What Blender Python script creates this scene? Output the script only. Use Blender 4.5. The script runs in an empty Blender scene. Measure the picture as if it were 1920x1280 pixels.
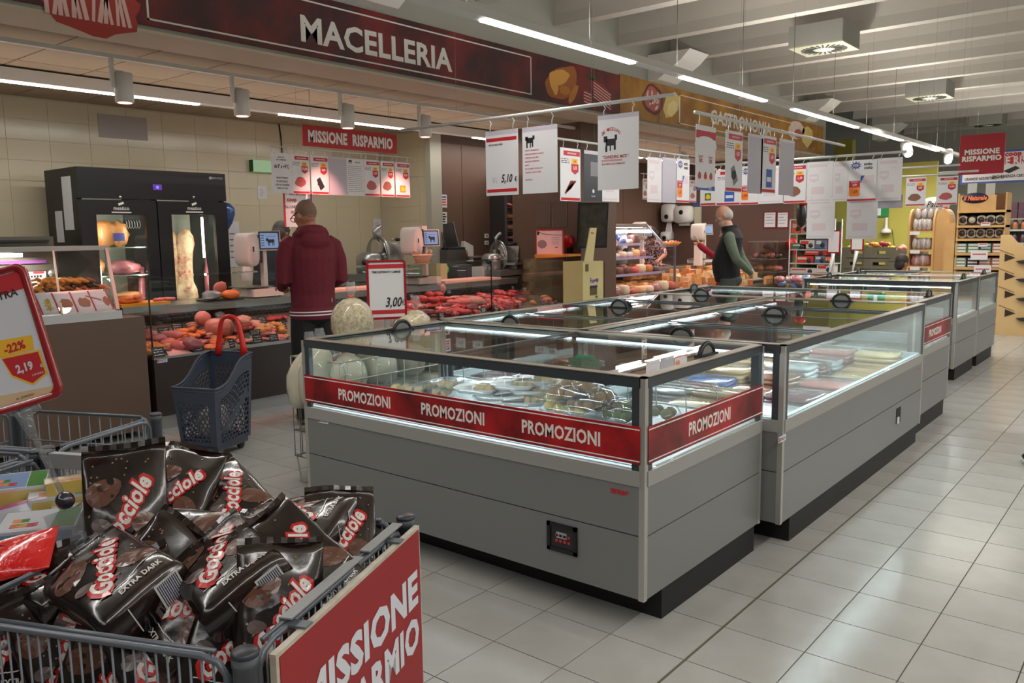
import bpy, bmesh, math, random
from mathutils import Vector, Matrix, Quaternion, noise
random.seed(7)
R=random.Random(11)
sc=bpy.context.scene
COL=sc.collection
# ---------------------------------------------------------------- camera
F=1537.378
CR=Vector((0.7724808,0.63487301,-0.01448026)); CU=Vector((-0.07115964,0.10919695,0.99146978)); CF=Vector((-0.63103861,0.76486096,-0.12952988))
CC=Vector((0,0,1.5))
cam=bpy.data.cameras.new('camera'); co=bpy.data.objects.new('camera',cam); COL.objects.link(co)
cam.sensor_width=36; cam.lens=F*36/1920; cam.clip_start=.02; cam.clip_end=100
m=Matrix((CR,CU,-CF)).transposed().to_4x4(); m.translation=CC; co.matrix_world=m
sc.camera=co
# ---------------------------------------------------------------- light
def lin(c):
    c=c/255
    return c/12.92 if c<=.04045 else ((c+.055)/1.055)**2.4
def rgb(r,g=None,b=None):
    if isinstance(r,(tuple,list)): r,g,b=r
    return (lin(r),lin(g),lin(b),1)
w=bpy.data.worlds.new('world'); sc.world=w; w.use_nodes=True
w.node_tree.nodes['Background'].inputs[0].default_value=(.9,.93,1,1); w.node_tree.nodes['Background'].inputs[1].default_value=.12
vs=sc.view_settings; vs.view_transform='Standard'; vs.look='None'; vs.gamma=1; vs.use_curve_mapping=False
sc.display_settings.display_device='sRGB'
vs.exposure=-0.05
def area(name,loc,sx,sy,power,col=(1,.97,.93),rot=(0,0,0)):
    l=bpy.data.lights.new(name,'AREA'); l.shape='RECTANGLE'; l.size=sx; l.size_y=sy; l.energy=power; l.color=col
    o=bpy.data.objects.new(name,l); COL.objects.link(o); o.location=loc; o.rotation_euler=rot; return o
def spot(name,loc,tgt,power,ang,col,blend=.6,rad=.05):
    l=bpy.data.lights.new(name,'SPOT'); l.energy=power; l.spot_size=math.radians(ang); l.spot_blend=blend; l.color=col; l.shadow_soft_size=rad
    o=bpy.data.objects.new(name,l); COL.objects.link(o); o.location=loc
    o.rotation_euler=(Vector(tgt)-Vector(loc)).to_track_quat('-Z','Y').to_euler(); return o
# rows of ceiling tubes over the aisles (the row over the freezers is modelled below; the others hang outside the frame)
GX=-3.35; GZ=2.8
for gx,pw in ((.7,245),(4.2,250)):
    area('ceiling_row_light',(gx,8.5,2.84),.09,20,pw)
    area('ceiling_fill_aisle',(gx,8.5,2.92),.12,20,pw*1.2,(1,.95,.88),(math.pi,0,0))  # added fill aimed upward to brighten the ceiling, no such fixture
area('ceiling_fill_channel',(GX,8,GZ+.06),.10,17,240,(1,.95,.88),(math.pi,0,0))  # added fill above the channel, brightens the fins and slab
area('freezer_row_light',(GX,9.8,GZ-.012),.06,13,130)
area('freezer_row_light',(GX,.4,GZ-.012),.06,4.4,45)
area('entrance_row_light',(-1.2,-2.2,2.9),5,.2,34)
# butcher counter tubes
area('counter_row_light',(-7.55,3.7,2.76),.05,4.6,30)
area('counter_row_light',(-7.55,9.6,2.76),.05,6.4,30)
area('counter_row_light',(-7.55,14.8,2.76),.05,3,16)
area('soffit_fill',(-7.2,5.5,2.3),.9,9,22,(1,.84,.74),(math.pi,0,0))  # unseen fill in mid-air, added to brighten the soffit
area('soffit_fill',(-7.4,12.6,2.3),.9,6,14,(1,.80,.72),(math.pi,0,0))  # the same added soffit fill on the deli side
# ---------------------------------------------------------------- pixel -> point on a real plane
def ray(x,y): return CR*(x-960)+CU*(640-y)+CF*F
def aX(x,y,X): d=ray(x,y); return CC+d*(X/d.x)
def aY(x,y,Y): d=ray(x,y); return CC+d*(Y/d.y)
def aZ(x,y,Z): d=ray(x,y); return CC+d*((Z-1.5)/d.z)
def aD(x,y,D): return CC+ray(x,y)*(D/F)
def V(*a): return Vector(a[0] if len(a)==1 else a)
# ---------------------------------------------------------------- materials
MT={}
def mat(name,col=(128,128,128),rough=.5,metal=0.,emit=0,ecol=None,alpha=None,spec=.5,bump=0,bscale=200,var=None,vscale=5,coat=0,sss=0,ramp=None):
    if name in MT: return MT[name]
    m=bpy.data.materials.new(name); MT[name]=m; m.use_nodes=True
    nt=m.node_tree; b=nt.nodes['Principled BSDF']
    b.inputs['Base Color'].default_value=rgb(col); b.inputs['Roughness'].default_value=rough; b.inputs['Metallic'].default_value=metal
    b.inputs['Specular IOR Level'].default_value=spec
    if coat: b.inputs['Coat Weight'].default_value=coat; b.inputs['Coat Roughness'].default_value=.12
    if sss: b.inputs['Subsurface Weight'].default_value=sss; b.inputs['Subsurface Radius'].default_value=(.02,.01,.008)
    if emit: b.inputs['Emission Color'].default_value=rgb(ecol or col); b.inputs['Emission Strength'].default_value=emit
    tc=None
    if var or bump or ramp:
        tc=nt.nodes.new('ShaderNodeTexCoord')
    if var or ramp:
        n=nt.nodes.new('ShaderNodeTexNoise'); n.inputs['Scale'].default_value=vscale; n.inputs['Detail'].default_value=6; n.inputs['Roughness'].default_value=.6
        nt.links.new(tc.outputs['Object'],n.inputs['Vector'])
        cr=nt.nodes.new('ShaderNodeValToRGB')
        st=ramp or ((.3,col),(.7,var))
        while len(cr.color_ramp.elements)<len(st): cr.color_ramp.elements.new(.5)
        for e,(p,c) in zip(cr.color_ramp.elements,st): e.position=p; e.color=rgb(c)
        nt.links.new(n.outputs['Fac'],cr.inputs[0]); nt.links.new(cr.outputs[0],b.inputs['Base Color'])
    if bump:
        n=nt.nodes.new('ShaderNodeTexNoise'); n.inputs['Scale'].default_value=bscale; n.inputs['Detail'].default_value=3
        nt.links.new(tc.outputs['Object'],n.inputs['Vector'])
        bp=nt.nodes.new('ShaderNodeBump'); bp.inputs['Strength'].default_value=bump; bp.inputs['Distance'].default_value=.01
        nt.links.new(n.outputs['Fac'],bp.inputs['Height']); nt.links.new(bp.outputs[0],b.inputs['Normal'])
    if alpha is not None: b.inputs['Alpha'].default_value=alpha
    return m
def glass(name,tint=(251,253,252),refl=1.0,rough=.0,haze=0.,ior=1.5,hcol=(230,235,238)):
    if name in MT: return MT[name]
    m=bpy.data.materials.new(name); MT[name]=m; m.use_nodes=True; nt=m.node_tree; nt.nodes.clear()
    o=nt.nodes.new('ShaderNodeOutputMaterial'); t=nt.nodes.new('ShaderNodeBsdfTransparent'); g=nt.nodes.new('ShaderNodeBsdfGlossy')
    t.inputs[0].default_value=rgb(tint); g.inputs['Roughness'].default_value=rough; g.inputs[0].default_value=(refl,refl,refl,1)
    lw=nt.nodes.new('ShaderNodeLayerWeight'); lw.inputs[0].default_value=.5
    p5=nt.nodes.new('ShaderNodeMath'); p5.operation='POWER'; p5.inputs[1].default_value=5; nt.links.new(lw.outputs['Facing'],p5.inputs[0])
    ma=nt.nodes.new('ShaderNodeMath'); ma.operation='MULTIPLY_ADD'; nt.links.new(p5.outputs[0],ma.inputs[0]); f0=((ior-1)/(ior+1))**2; ma.inputs[1].default_value=1-f0; ma.inputs[2].default_value=f0
    mx=nt.nodes.new('ShaderNodeMixShader'); nt.links.new(ma.outputs[0],mx.inputs[0]); nt.links.new(t.outputs[0],mx.inputs[1]); nt.links.new(g.outputs[0],mx.inputs[2])
    last=mx
    if haze:
        d=nt.nodes.new('ShaderNodeBsdfDiffuse'); d.inputs[0].default_value=rgb(hcol)
        m2=nt.nodes.new('ShaderNodeMixShader'); m2.inputs[0].default_value=haze; nt.links.new(mx.outputs[0],m2.inputs[1]); nt.links.new(d.outputs[0],m2.inputs[2]); last=m2
    nt.links.new(last.outputs[0],o.inputs[0]); return m
# ---------------------------------------------------------------- mesh builder
class B:
    def __init__(s): s.v=[];s.f=[];s.m=[];s.sm=[]
    def add(s,vs,fs,mi=0,smooth=False):
        k=len(s.v); s.v+= [Vector(v) for v in vs]; s.f+=[[i+k for i in f] for f in fs]; s.m+=[mi]*len(fs); s.sm+=[smooth]*len(fs); return s
    def box(s,a,b,mi=0):
        x0,x1=sorted((a[0],b[0]));y0,y1=sorted((a[1],b[1]));z0,z1=sorted((a[2],b[2]))
        return s.add([(x0,y0,z0),(x1,y0,z0),(x1,y1,z0),(x0,y1,z0),(x0,y0,z1),(x1,y0,z1),(x1,y1,z1),(x0,y1,z1)],
          [(0,3,2,1),(4,5,6,7),(0,1,5,4),(1,2,6,5),(2,3,7,6),(3,0,4,7)],mi)
    def obox(s,c,ax,ay,az,mi=0):
        c=V(c);ax=V(ax);ay=V(ay);az=V(az)
        vs=[c+ax*i+ay*j+az*k for k in(-1,1) for j in(-1,1) for i in(-1,1)]
        return s.add(vs,[(0,2,3,1),(4,5,7,6),(0,1,5,4),(1,3,7,5),(3,2,6,7),(2,0,4,6)],mi)
    def quad(s,a,b,c,d,mi=0): return s.add([a,b,c,d],[(0,1,2,3)],mi)
    def tube(s,pts,r,n=6,mi=0,closed=False,smooth=True,cap=True):
        pts=[V(p) for p in pts]; N=len(pts)
        rr=r if isinstance(r,(list,tuple)) else [r]*N
        vs=[];fs=[];prev=None
        for i,p in enumerate(pts):
            if closed: t=(pts[(i+1)%N]-pts[i-1])
            else: t=pts[min(i+1,N-1)]-pts[max(i-1,0)]
            if t.length<1e-9: t=V(0,0,1)
            t.normalize()
            if prev is None:
                u=t.orthogonal().normalized()
            else:
                u=prev-t*prev.dot(t)
                if u.length<1e-6: u=t.orthogonal()
                u.normalize()
            prev=u; w_=t.cross(u)
            for k in range(n):
                a=2*math.pi*k/n; vs.append(p+(u*math.cos(a)+w_*math.sin(a))*rr[i])
        M_=N if closed else N-1
        for i in range(M_):
            j=(i+1)%N
            for k in range(n): fs.append((i*n+k,i*n+(k+1)%n,j*n+(k+1)%n,j*n+k))
        if not closed and cap: fs.append(tuple(range(n))[::-1]); fs.append(tuple((N-1)*n+k for k in range(n)))
        return s.add(vs,fs,mi,smooth)
    def rings(s,rings,mi=0,smooth=True,cap=True):
        n=len(rings[0]); vs=[p for r in rings for p in r]; fs=[]
        for i in range(len(rings)-1):
            for k in range(n): fs.append((i*n+k,i*n+(k+1)%n,(i+1)*n+(k+1)%n,(i+1)*n+k))
        if cap: fs.append(tuple(range(n))[::-1]); fs.append(tuple((len(rings)-1)*n+k for k in range(n)))
        return s.add(vs,fs,mi,smooth)
    def lathe(s,c,prof,n=16,axis=(0,0,1),mi=0,smooth=True,cap=True):
        ax=V(axis).normalized(); u=ax.orthogonal().normalized(); w_=ax.cross(u); c=V(c)
        return s.rings([[c+ax*h+(u*math.cos(2*math.pi*k/n)+w_*math.sin(2*math.pi*k/n))*r for k in range(n)] for r,h in prof],mi,smooth,cap)
    def ell(s,c,ax,ay,az,n=10,m_=6,mi=0,ns=0,nf=3,seed=0):
        c=V(c);ax=V(ax);ay=V(ay);az=V(az);vs=[];fs=[]
        for i in range(m_+1):
            t=math.pi*i/m_
            for k in range(n):
                a=2*math.pi*k/n; q=V(math.sin(t)*math.cos(a),math.sin(t)*math.sin(a),math.cos(t))
                f=1+ns*noise.noise(q*nf+V(seed,seed*.7,0)) if ns else 1
                vs.append(c+(ax*q.x+ay*q.y+az*q.z)*f)
        for i in range(m_):
            for k in range(n):
                a_,b_=i*n+k,i*n+(k+1)%n
                if i==0: fs.append((a_,a_+n,b_+n))
                elif i==m_-1: fs.append((a_,a_+n,b_))
                else: fs.append((a_,a_+n,b_+n,b_))
        return s.add(vs,fs,mi,True)
    def prism(s,poly,d,mi=0):
        poly=[V(p) for p in poly]; d=V(d); n=len(poly)
        return s.add(poly+[p+d for p in poly],[tuple(range(n))[::-1],tuple(range(n,2*n))]+[(i,(i+1)%n,(i+1)%n+n,i+n) for i in range(n)],mi)
    def text(s,t,o,u,v,h,mi=0,bold=0,sx=1,shear=0,align='c',off=0,sub=None,fn=None):
        """text t with cap height h, baseline dir u, up dir v, centre (or left) at o"""
        vs,fs,wd=tmesh(t,bold)
        if fn is None: u=V(u).normalized(); v=V(v).normalized(); nn=u.cross(v)
        k=h/.7; x0=wd/2 if align=='c' else 0
        out=[]
        for x,y in vs:
            X=(x-x0)*k*sx+shear*y*k; Y=y*k-(h/2 if align=='c' else 0)
            out.append(fn(X,Y) if fn else V(o)+u*X+v*Y+nn*off)
        return s.add(out,fs,mi)
    def obj(s,name,mats,parent=None,**kw):
        me=bpy.data.meshes.new(name); org=parent.matrix_world.translation if False else (ROOTLOC.get(parent.name,V(0,0,0)) if parent else V(0,0,0))
        me.from_pydata([tuple(v-org) for v in s.v],[],s.f)
        for mm in (mats if isinstance(mats,(list,tuple)) else [mats]): me.materials.append(mm)
        me.polygons.foreach_set('material_index',s.m); me.polygons.foreach_set('use_smooth',s.sm); me.update()
        o=bpy.data.objects.new(name,me); COL.objects.link(o)
        if parent: o.parent=parent; ROOTLOC[o.name]=org
        for k,v in kw.items(): o[k]=v
        return o
def topz_(y):
    k=(y-10.27)/1.3; return 3.772 if abs(k-round(k))*1.3<.07 else 4.45
ROOTLOC={}
_TC={}
def tmesh(t,bold=0):
    key=(t,bold)
    if key in _TC: return _TC[key]
    cu=bpy.data.curves.new('t','FONT'); cu.body=t; cu.offset=bold; cu.resolution_u=2; cu.size=1; cu.space_character=1+bold*1.2
    o=bpy.data.objects.new('t',cu); COL.objects.link(o)
    dg=bpy.context.evaluated_depsgraph_get(); me=o.evaluated_get(dg).to_mesh()
    vs=[(v.co.x,v.co.y) for v in me.vertices]; fs=[tuple(p.vertices) for p in me.polygons]
    wd=max([v[0] for v in vs] or [1]); o.evaluated_get(dg).to_mesh_clear()
    bpy.data.objects.remove(o); bpy.data.curves.remove(cu)
    _TC[key]=(vs,fs,wd); return _TC[key]
def thing(name,label,cat,loc=(0,0,0),group=None):
    o=bpy.data.objects.new(name,None); COL.objects.link(o); o.location=loc; o.empty_display_size=.1; ROOTLOC[o.name]=V(loc)
    o['label']=label;o['category']=cat
    if group:o['group']=group
    return o
def tag(o,label,cat,group=None):
    o['label']=label;o['category']=cat
    if group:o['group']=group
    return o
def setorigin(o,loc):
    loc=V(loc); 
    for v in o.data.vertices: v.co-=loc
    o.location=loc
def dup(root,loc=None,rot=None,label=None,group=None,scale=None):
    r=root.copy(); COL.objects.link(r)
    if loc is not None: r.location=loc
    if rot is not None: r.rotation_euler=rot
    if scale: r.scale=(scale,)*3 if not isinstance(scale,(tuple,list)) else scale
    if label: r['label']=label
    if group: r['group']=group
    for ch in list(root.children):
        c=ch.copy(); COL.objects.link(c); c.parent=r
        for g in ch.children:
            d=g.copy(); COL.objects.link(d); d.parent=c
    return r
# common materials
mw=lambda:mat('white_paint',(205,205,202),.45)
GREY=mat('grey_panel',(118,120,119),.38,bump=.02,bscale=900)
ALU=mat('aluminium',(176,176,172),.32,.75)
DARKF=mat('dark_frame',(58,63,68),.35)
BEIGEF=mat('top_profile',(150,142,128),.35,.5)
BLACK=mat('black_plastic',(18,18,20),.4)
WHITE=mat('white_plastic',(215,213,208),.4)
PAPER=mat('white_paper',(216,216,220),.6)
RED=mat('print_red',(176,26,34),.5)
INK=mat('print_black',(25,25,28),.6)
GLASS=glass('clear_glass')
LIDG=glass('lid_glass',(240,246,244),1.0,.0,ior=1.55)
TUBE=mat('tube_light',(255,253,248),.4,emit=9,ecol=(255,252,246))
LED=mat('led_strip',(235,248,255),.4,emit=7,ecol=(232,246,255))
CHROME=mat('chrome_wire',(165,168,165),.28,.85)
# ================================================================ SETTING
def struct(o): o['kind']='structure'; return o
TS=.311
FLT=mat('floor_tile',(172,171,167),.2,var=(160,159,154),vscale=3,bump=.012,bscale=500)
JOINT=mat('floor_joint',(66,64,58),.7)
TXG=[-.655-TS*k for k in range(-9,44)]; TYG=[2.17+.3121*k for k in range(-8,70)]
fl=B().box((-13.5,-4,-.06),(3,25,-.006)).obj('floor',[JOINT]); struct(fl)
def tilebm(b,x0,y0,x1,y1):
    g=.0022; b.box((x0+g,y0+g,-.006),(x1-g,y1-g,0))
# visible tiles: nearest 300 as parts
def project(p):
    d=V(p)-CC; k=d.dot(CF)
    if k<.1: return None
    return 960+F*d.dot(CR)/k,640-F*d.dot(CU)/k,k
def hidden(cx,cy):
    return -3.3<cx<-1.75 and 2.9<cy<7.1
cand=[];rest=[]
for i,x in enumerate(TXG):
    for y in TYG:
        cx,cy=x-TS/2,y+.156
        q=project((cx,cy,0)); vis=q and -60<q[0]<1980 and -60<q[1]<1400 and not hidden(cx,cy) and not(-3.4<cx<-1.9 and 9.4<cy<11.2) and cx>-6.5
        if vis and not (q[0]<560 and q[1]>860): cand.append((q[2],cx,cy))
        else: rest.append((cx,cy))
cand.sort(); tm=None
for n_,(k,cx,cy) in enumerate(cand):
    if n_<290:
        if tm is None:
            b=B(); tilebm(b,-TS/2,-.156,TS/2,.156); o=b.obj('floor_tile',[FLT],fl); tm=o.data
        else:
            o=bpy.data.objects.new('floor_tile',tm); COL.objects.link(o); o.parent=fl
        o.location=(cx,cy,0)
    else: rest.append((cx,cy))
b=B()
for cx,cy in rest: tilebm(b,cx-TS/2,cy-.156,cx+TS/2,cy+.156)
b.obj('floor_tiles',[FLT],fl,kind='stuff')
b=B().box((-1.281,-3,-.001),(-1.272,24,.0012)); struct(b.obj('trim_1',[mat('joint_strip',(105,104,84),.45,.3)]))
# ceiling slab, fins, far walls
CEIL=mat('ceiling_paint',(168,163,154),.8)
FINM=mat('fin_paint',(176,171,162),.75)
GW=mat('grey_wall',(142,141,132),.85,bump=.05,bscale=60)
ce=B().box((-5.6,-4,4.45),(7,25,4.6)).obj('ceiling',[CEIL]); struct(ce)
fm=None
for k in range(-9,11):
    y=10.27+1.3*k
    if fm is None:
        b=B().prism([(-5.6,-.05,3.9),(-5.6,-.08,3.77),(-5.6,.08,3.77),(-5.6,.05,3.9),(-5.6,.05,4.45),(-5.6,-.05,4.45)],(12.6,0,0)); b.m=[0]*len(b.m); o=b.obj('ceiling_fin',[FINM],ce); fm=o.data
    else: o=bpy.data.objects.new('ceiling_fin',fm); COL.objects.link(o); o.parent=ce
    o.location=(0,y,0)
struct(B().box((-5.75,-4,2.92),(-5.6,16.4,4.6)).obj('wall_bulkhead',[GW]))
struct(B().box((-13.5,22,0),(7,22.2,4.6)).obj('wall_back',[GW]))
struct(B().box((-13.5,-4.2,0),(7,-4,4.6)).obj('wall_front',[GW]))
struct(B().box((6.8,-4,0),(7,22,4.6)).obj('wall_right',[GW]))
struct(B().box((-13.6,-4,0),(-13.4,22,4.6)).obj('wall_left',[GW]))
fl2=B().box((3,-4,-.06),(7,25,0)).obj('floor_aisle',[FLT]); struct(fl2)
# soffit over the counters: light strip at the front, panels behind
SOF=mat('soffit_paint',(186,172,152),.7); PAN=mat('soffit_panel',(168,152,130),.8,bump=.03,bscale=300); GRIDM=mat('soffit_grid',(205,195,178),.6)
sf=B().box((-13.4,-2,2.93),(-6.05,16.4,3.0)).box((-6.05,-2,2.92),(-5.75,16.4,3.0)).obj('ceiling_soffit',[GRIDM]); struct(sf)
b=B().box((-6.05,-2,2.90),(-5.6,16.4,2.92)); struct(b.obj('trim_2',[SOF]))
pm=None; pw=.6
for i in range(5):
    for j in range(28):
        cx=-6.05-pw*(i+.5); cy=-.9+pw*(j+.5)
        if pm is None:
            o=B().box((-.293,-.293,2.918),(.293,.293,2.93)).obj('soffit_panel',[PAN],sf); pm=o.data
        else: o=bpy.data.objects.new('soffit_panel',pm); COL.objects.link(o); o.parent=sf
        o.location=(cx,cy,0)
# slanted brackets between the fins and the bulkhead
BRK=mat('bracket_white',(205,203,198),.6)
bk=None
for px in ((705,30),(1252,155),(1520,225),(1655,265)):
    y=aX(px[0],px[1],-5.45).y
    if bk is None:
        bk=B().prism([(-5.6,-.26,3.45),(-5.6,-.26,3.77),(-5.0,-.26,3.77),(-5.12,-.26,3.66),(-5.45,-.26,3.45)],(0,.52,0)).obj('ceiling_bracket',[BRK],ce); o=bk
    else: o=bpy.data.objects.new('ceiling_bracket',bk.data); COL.objects.link(o); o.parent=ce
    o.location=(0,y,0)
# cream tiled wall behind the butcher counter
CREAM=mat('cream_tile',(208,198,170),.16,var=(203,192,163),vscale=2); CJ=mat('cream_joint',(190,180,152),.7)
XW=-9.0; YC=8.0
wl=B().box((XW-.15,-2,0),(XW-.006,YC+.1,2.93)).box((XW,YC+.006,0),(-8.02,YC+.15,2.93)).obj('wall_butcher',[CJ]); struct(wl)
b=B(); tw,th=.4,.2
y=YC
while y>0:
    z=.9
    while z<2.9:
        z1=min(z+th,2.925); b.box((XW-.006,y-tw+.0015,z+.0015),(XW,y-.0015,z1-.0015)); z+=th
    y-=tw
x=XW
for i in range(3):
    z=.9
    while z<2.9:
        b.box((x+.0015,YC,z+.0015),(min(x+tw,-8.02)-.0015,YC+.006,min(z+th,2.925)-.0015)); z+=th
    x+=tw
b.obj('wall_tiles',[CREAM],wl,kind='stuff')
struct(B().box((-8.02,YC-.06,0),(-7.92,YC+.15,2.93)).obj('trim_3',[mat('pale_trim',(168,166,150),.5)]))
# brown wall with recessed shelving, column
BRN=mat('brown_laminate',(106,80,66),.45,var=(98,74,60),vscale=1.5,bump=.02,bscale=300)
BRD=mat('brown_dark',(78,58,48),.5)
wb=B().box((-8.1,YC+.15,0),(-8.0,10.6,2.93)).obj('wall_brown',[BRD]); struct(wb)
for y0,y1 in ((YC+.16,8.62),(8.63,9.45),(9.46,10.2)):
    B().box((-8.0,y0,.02),(-7.985,y1,2.75)).obj('wall_panel',[BRN],wb)
wd=B().box((-9.0,13.0,0),(-8.9,22,2.93)).box((-9,10.6,0),(-8.1,10.7,2.93)).box((-9,10.7,0),(-8.9,13,2.93)).obj('wall_deli',[BRD]); struct(wd)
for k in range(9):
    B().box((-8.9,10.75+k*1.2,.02),(-8.885,10.75+k*1.2+1.19,2.9)).obj('wall_panel',[BRN],wd)
# column between butcher and deli
cl=B().box((-7.3,8.9,0),(-6.15,9.75,2.92)).obj('wall_column',[BRN]); struct(cl)
# far end of the deli: brown return wall, green walls
GRN=mat('green_wall',(170,165,62),.6); GRD=mat('green_dark',(96,98,30),.6)
# ================================================================ FREEZERS
PROMO=mat('promo_print',(150,24,28),.4,ramp=((.36,(92,14,18)),(.5,(142,20,26)),(.62,(178,26,32))),vscale=4)
TUB=mat('tub_white',(196,206,212),.4); TUBG=mat('tub_grey',(150,160,168),.4,.2)
BUMP=mat('bumper_grey',(150,149,145),.4)
POST=mat('post_aluminium',(178,176,170),.35,.5)
KICK=mat('kick_black',(14,13,13),.6)
SHADEG=glass('frosted_glass',(232,242,240),.9,.02,haze=.11)
def lathe_handle(b,c,nrm,r=.062):
    """half-moon grip: grey half disc with black rim standing on the lid"""
    c=V(c);n=V(nrm).normalized();up=V(0,0,1);s=n.cross(up)
    arc=[c+s*math.cos(math.pi*k/14)*r+up*math.sin(math.pi*k/14)*r*.85 for k in range(15)]
    return arc,n
HGR=mat('handle_grey',(120,122,120),.35)
def handle(parent,c,nrm,r=.062):
    arc,n=lathe_handle(None,c,nrm,r)
    b=B(); b.tube(arc,.011,6); b.obox(V(c)+V(0,0,.004),n.cross(V(0,0,1))*r*1.25,n*.018,(0,0,.005)); 
    o=b.obj('handle',[BLACK],parent)
    a2=[V(c)+(p-V(c))*.9 for p in arc]
    b=B(); k=len(a2)
    b.prism([p+n*.004 for p in a2],-n*.008)
    b.obj('handle_disc',[HGR],o)
def freezer(label,x0,x1,y0,y1,zb=.14,axis='x',nl=2,led='back',frost='',dividers=3):
    t=thing('display_freezer',label,'freezer',((x0+x1)/2,(y0+y1)/2,0))
    zt=.984; zg=.632; zm=.386; zc=.574
    # lower body with seam, kick plate doubling as painted shade under the front
    b=B(); e=.012
    b.box((x0+.03,y0+.03,zb),(x1-.03,y1-.03,zc-.02)); b.obj('body',[mat('body_dark',(52,54,55),.5)],t)
    B().box((x0+.02,y0+.17,.0),(x1-.02,y1-.02,zb)).obj('kick_and_shade',[KICK],t)
    # side panels
    def side(s,a,b_,nm,mt,z0,z1,out=0):
        q=B()
        if s=='f': q.box((x0+a,y0-out,z0),(x1-a,y0+b_,z1))
        if s=='b': q.box((x0+a,y1-b_,z0),(x1-a,y1+out,z1))
        if s=='r': q.box((x1-b_,y0+a,z0),(x1+out,y1-a,z1))
        if s=='l': q.box((x0-out,y0+a,z0),(x0+b_,y1-a,z1))
        return q.obj(nm,[mt],t)
    for s in 'fbrl':
        side(s,.024,.02,'lower_panel',GREY,zb,zm-.0035); side(s,.024,.02,'upper_panel',GREY,zm+.0015,zc-.002); side(s,.02,.03,'bumper',BUMP,zc,zg,.004)
        # upper frame: top rail dark + uprights
        side(s,.02,.018,'top_rail',DARKF,zt-.042,zt-.004)
        g=B(); i=.02
        gz0,gz1=zg+.004,zt-.042
        if s=='f': g.box((x0+i,y0+.004,gz0),(x1-i,y0+.009,gz1))
        if s=='b': g.box((x0+i,y1-.009,gz0),(x1-i,y1-.004,gz1))
        if s=='r': g.box((x1-.009,y0+i,gz0),(x1-.004,y1-i,gz1))
        if s=='l': g.box((x0+.004,y0+i,gz0),(x0+.009,y1-i,gz1))
        g.obj('glass_pane',[SHADEG if s in frost else GLASS],t)
    for (cx,cy,sx,sy) in ((x0,y0,1,1),(x1,y0,-1,1),(x0,y1,1,-1),(x1,y1,-1,-1)):
        B().box((cx,cy,zb-.005),(cx+sx*.024,cy+sy*.024,zt)).obj('corner_post',[POST],t)
        b=B(); b.box((cx+sx*.024,cy+sy*.002,zg),(cx+sx*.056,cy+sy*.016,zt-.04)); b.box((cx+sx*.002,cy+sy*.024,zg),(cx+sx*.016,cy+sy*.056,zt-.04)); b.obj('corner_upright',[DARKF],t)
    # top profile ring
    b=B(); w_=.045
    b.box((x0,y0,zt-.006),(x1,y0+w_,zt)); b.box((x0,y1-w_,zt-.006),(x1,y1,zt)); b.box((x0,y0+w_,zt-.006),(x0+w_,y1-w_,zt)); b.box((x1-w_,y0+w_,zt-.006),(x1,y1-w_,zt)); b.obj('top_frame',[BEIGEF],t)
    # tub
    b=B(); i=.035; zf=.33
    b.quad((x0+i,y0+i,zf),(x1-i,y0+i,zf),(x1-i,y1-i,zf),(x0+i,y1-i,zf)); 
    b.obj('tub_floor',[TUBG],t)
    b=B()
    for a,c in (((x0+.012,y0+.012),(x1-.012,y0+i)),((x0+.012,y1-i),(x1-.012,y1-.012)),((x0+.012,y0+i),(x0+i,y1-i)),((x1-i,y0+i),(x1-.012,y1-i))): b.box((a[0],a[1],zf),(c[0],c[1],zg+.006))
    b.obj('tub_wall',[TUB],t)
    # inner ledge strips (air grille)
    b=B()
    for k in range(5): b.box((x0+i+.004+k*.007,y0+i,zg-.02-k*.004),(x0+i+.007+k*.007,y1-i,zg-.008-k*.004)); b.box((x1-i-.007-k*.007,y0+i,zg-.02-k*.004),(x1-i-.004-k*.007,y1-i,zg-.008-k*.004)); b.box((x0+i,y0+i+.004+k*.007,zg-.02-k*.004),(x1-i,y0+i+.007+k*.007,zg-.008-k*.004))
    b.obj('air_grille',[TUB],t)
    # lids
    lids=[]
    ins=.03
    if axis=='x':
        L=(x1-x0-2*ins)/2; 
        for k in range(2):
            a=x0+ins+k*L-(.02 if k else 0); c=a+L+.02; z=zt-.004-(.011 if k==0 else 0)
            lids.append((a,y0+ins,c,y1-ins,z))
    else:
        L=(y1-y0-2*ins)/nl
        for k in range(nl):
            a=y0+ins+k*L-.01; c=a+L+.02; z=zt-.004-(.011 if k%2==0 else 0)
            lids.append((x0+ins,a,x1-ins,c,z))
    hs=[]
    for k,(a,b0,c,d,z) in enumerate(lids):
        l=B().box((a,b0,z-.004),(c,d,z)).obj('sliding_lid',[LIDG],t)
        q=B(); e=.014
        q.box((a,b0,z-.005),(c,b0+e,z+.002)).box((a,d-e,z-.005),(c,d,z+.002)).box((a,b0+e,z-.005),(a+e,d-e,z+.002)).box((c-e,b0+e,z-.005),(c,d-e,z+.002))
        q.obj('lid_edge',[mat('lid_edge',(96,100,100),.3,.4)],l)
        if axis=='x': handle(l,(a+.045 if k==0 else c-.045,(b0+d)/2+.1,z),(1,0,0))
        else: handle(l,((a+c)/2,b0+.04 if k%2==0 else d-.04,z),(0,1,0))
    # LED strips (light the contents for real)
    LP=[]
    if 'b' in led: LP.append(((x0+.05,y1-.075,zt-.03),(x1-.05,y1-.075,zt-.03)))
    if 'l' in led: LP.append(((x0+.075,y0+.08,zt-.03),(x0+.075,y1-.08,zt-.03)))
    if 'r' in led: LP.append(((x1-.075,y0+.05,zt-.03),(x1-.075,y1-.05,zt-.03)))
    if 'f' in led: LP.append(((x0+.05,y0+.05,zt-.055),(x1-.05,y0+.05,zt-.055)))
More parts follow.
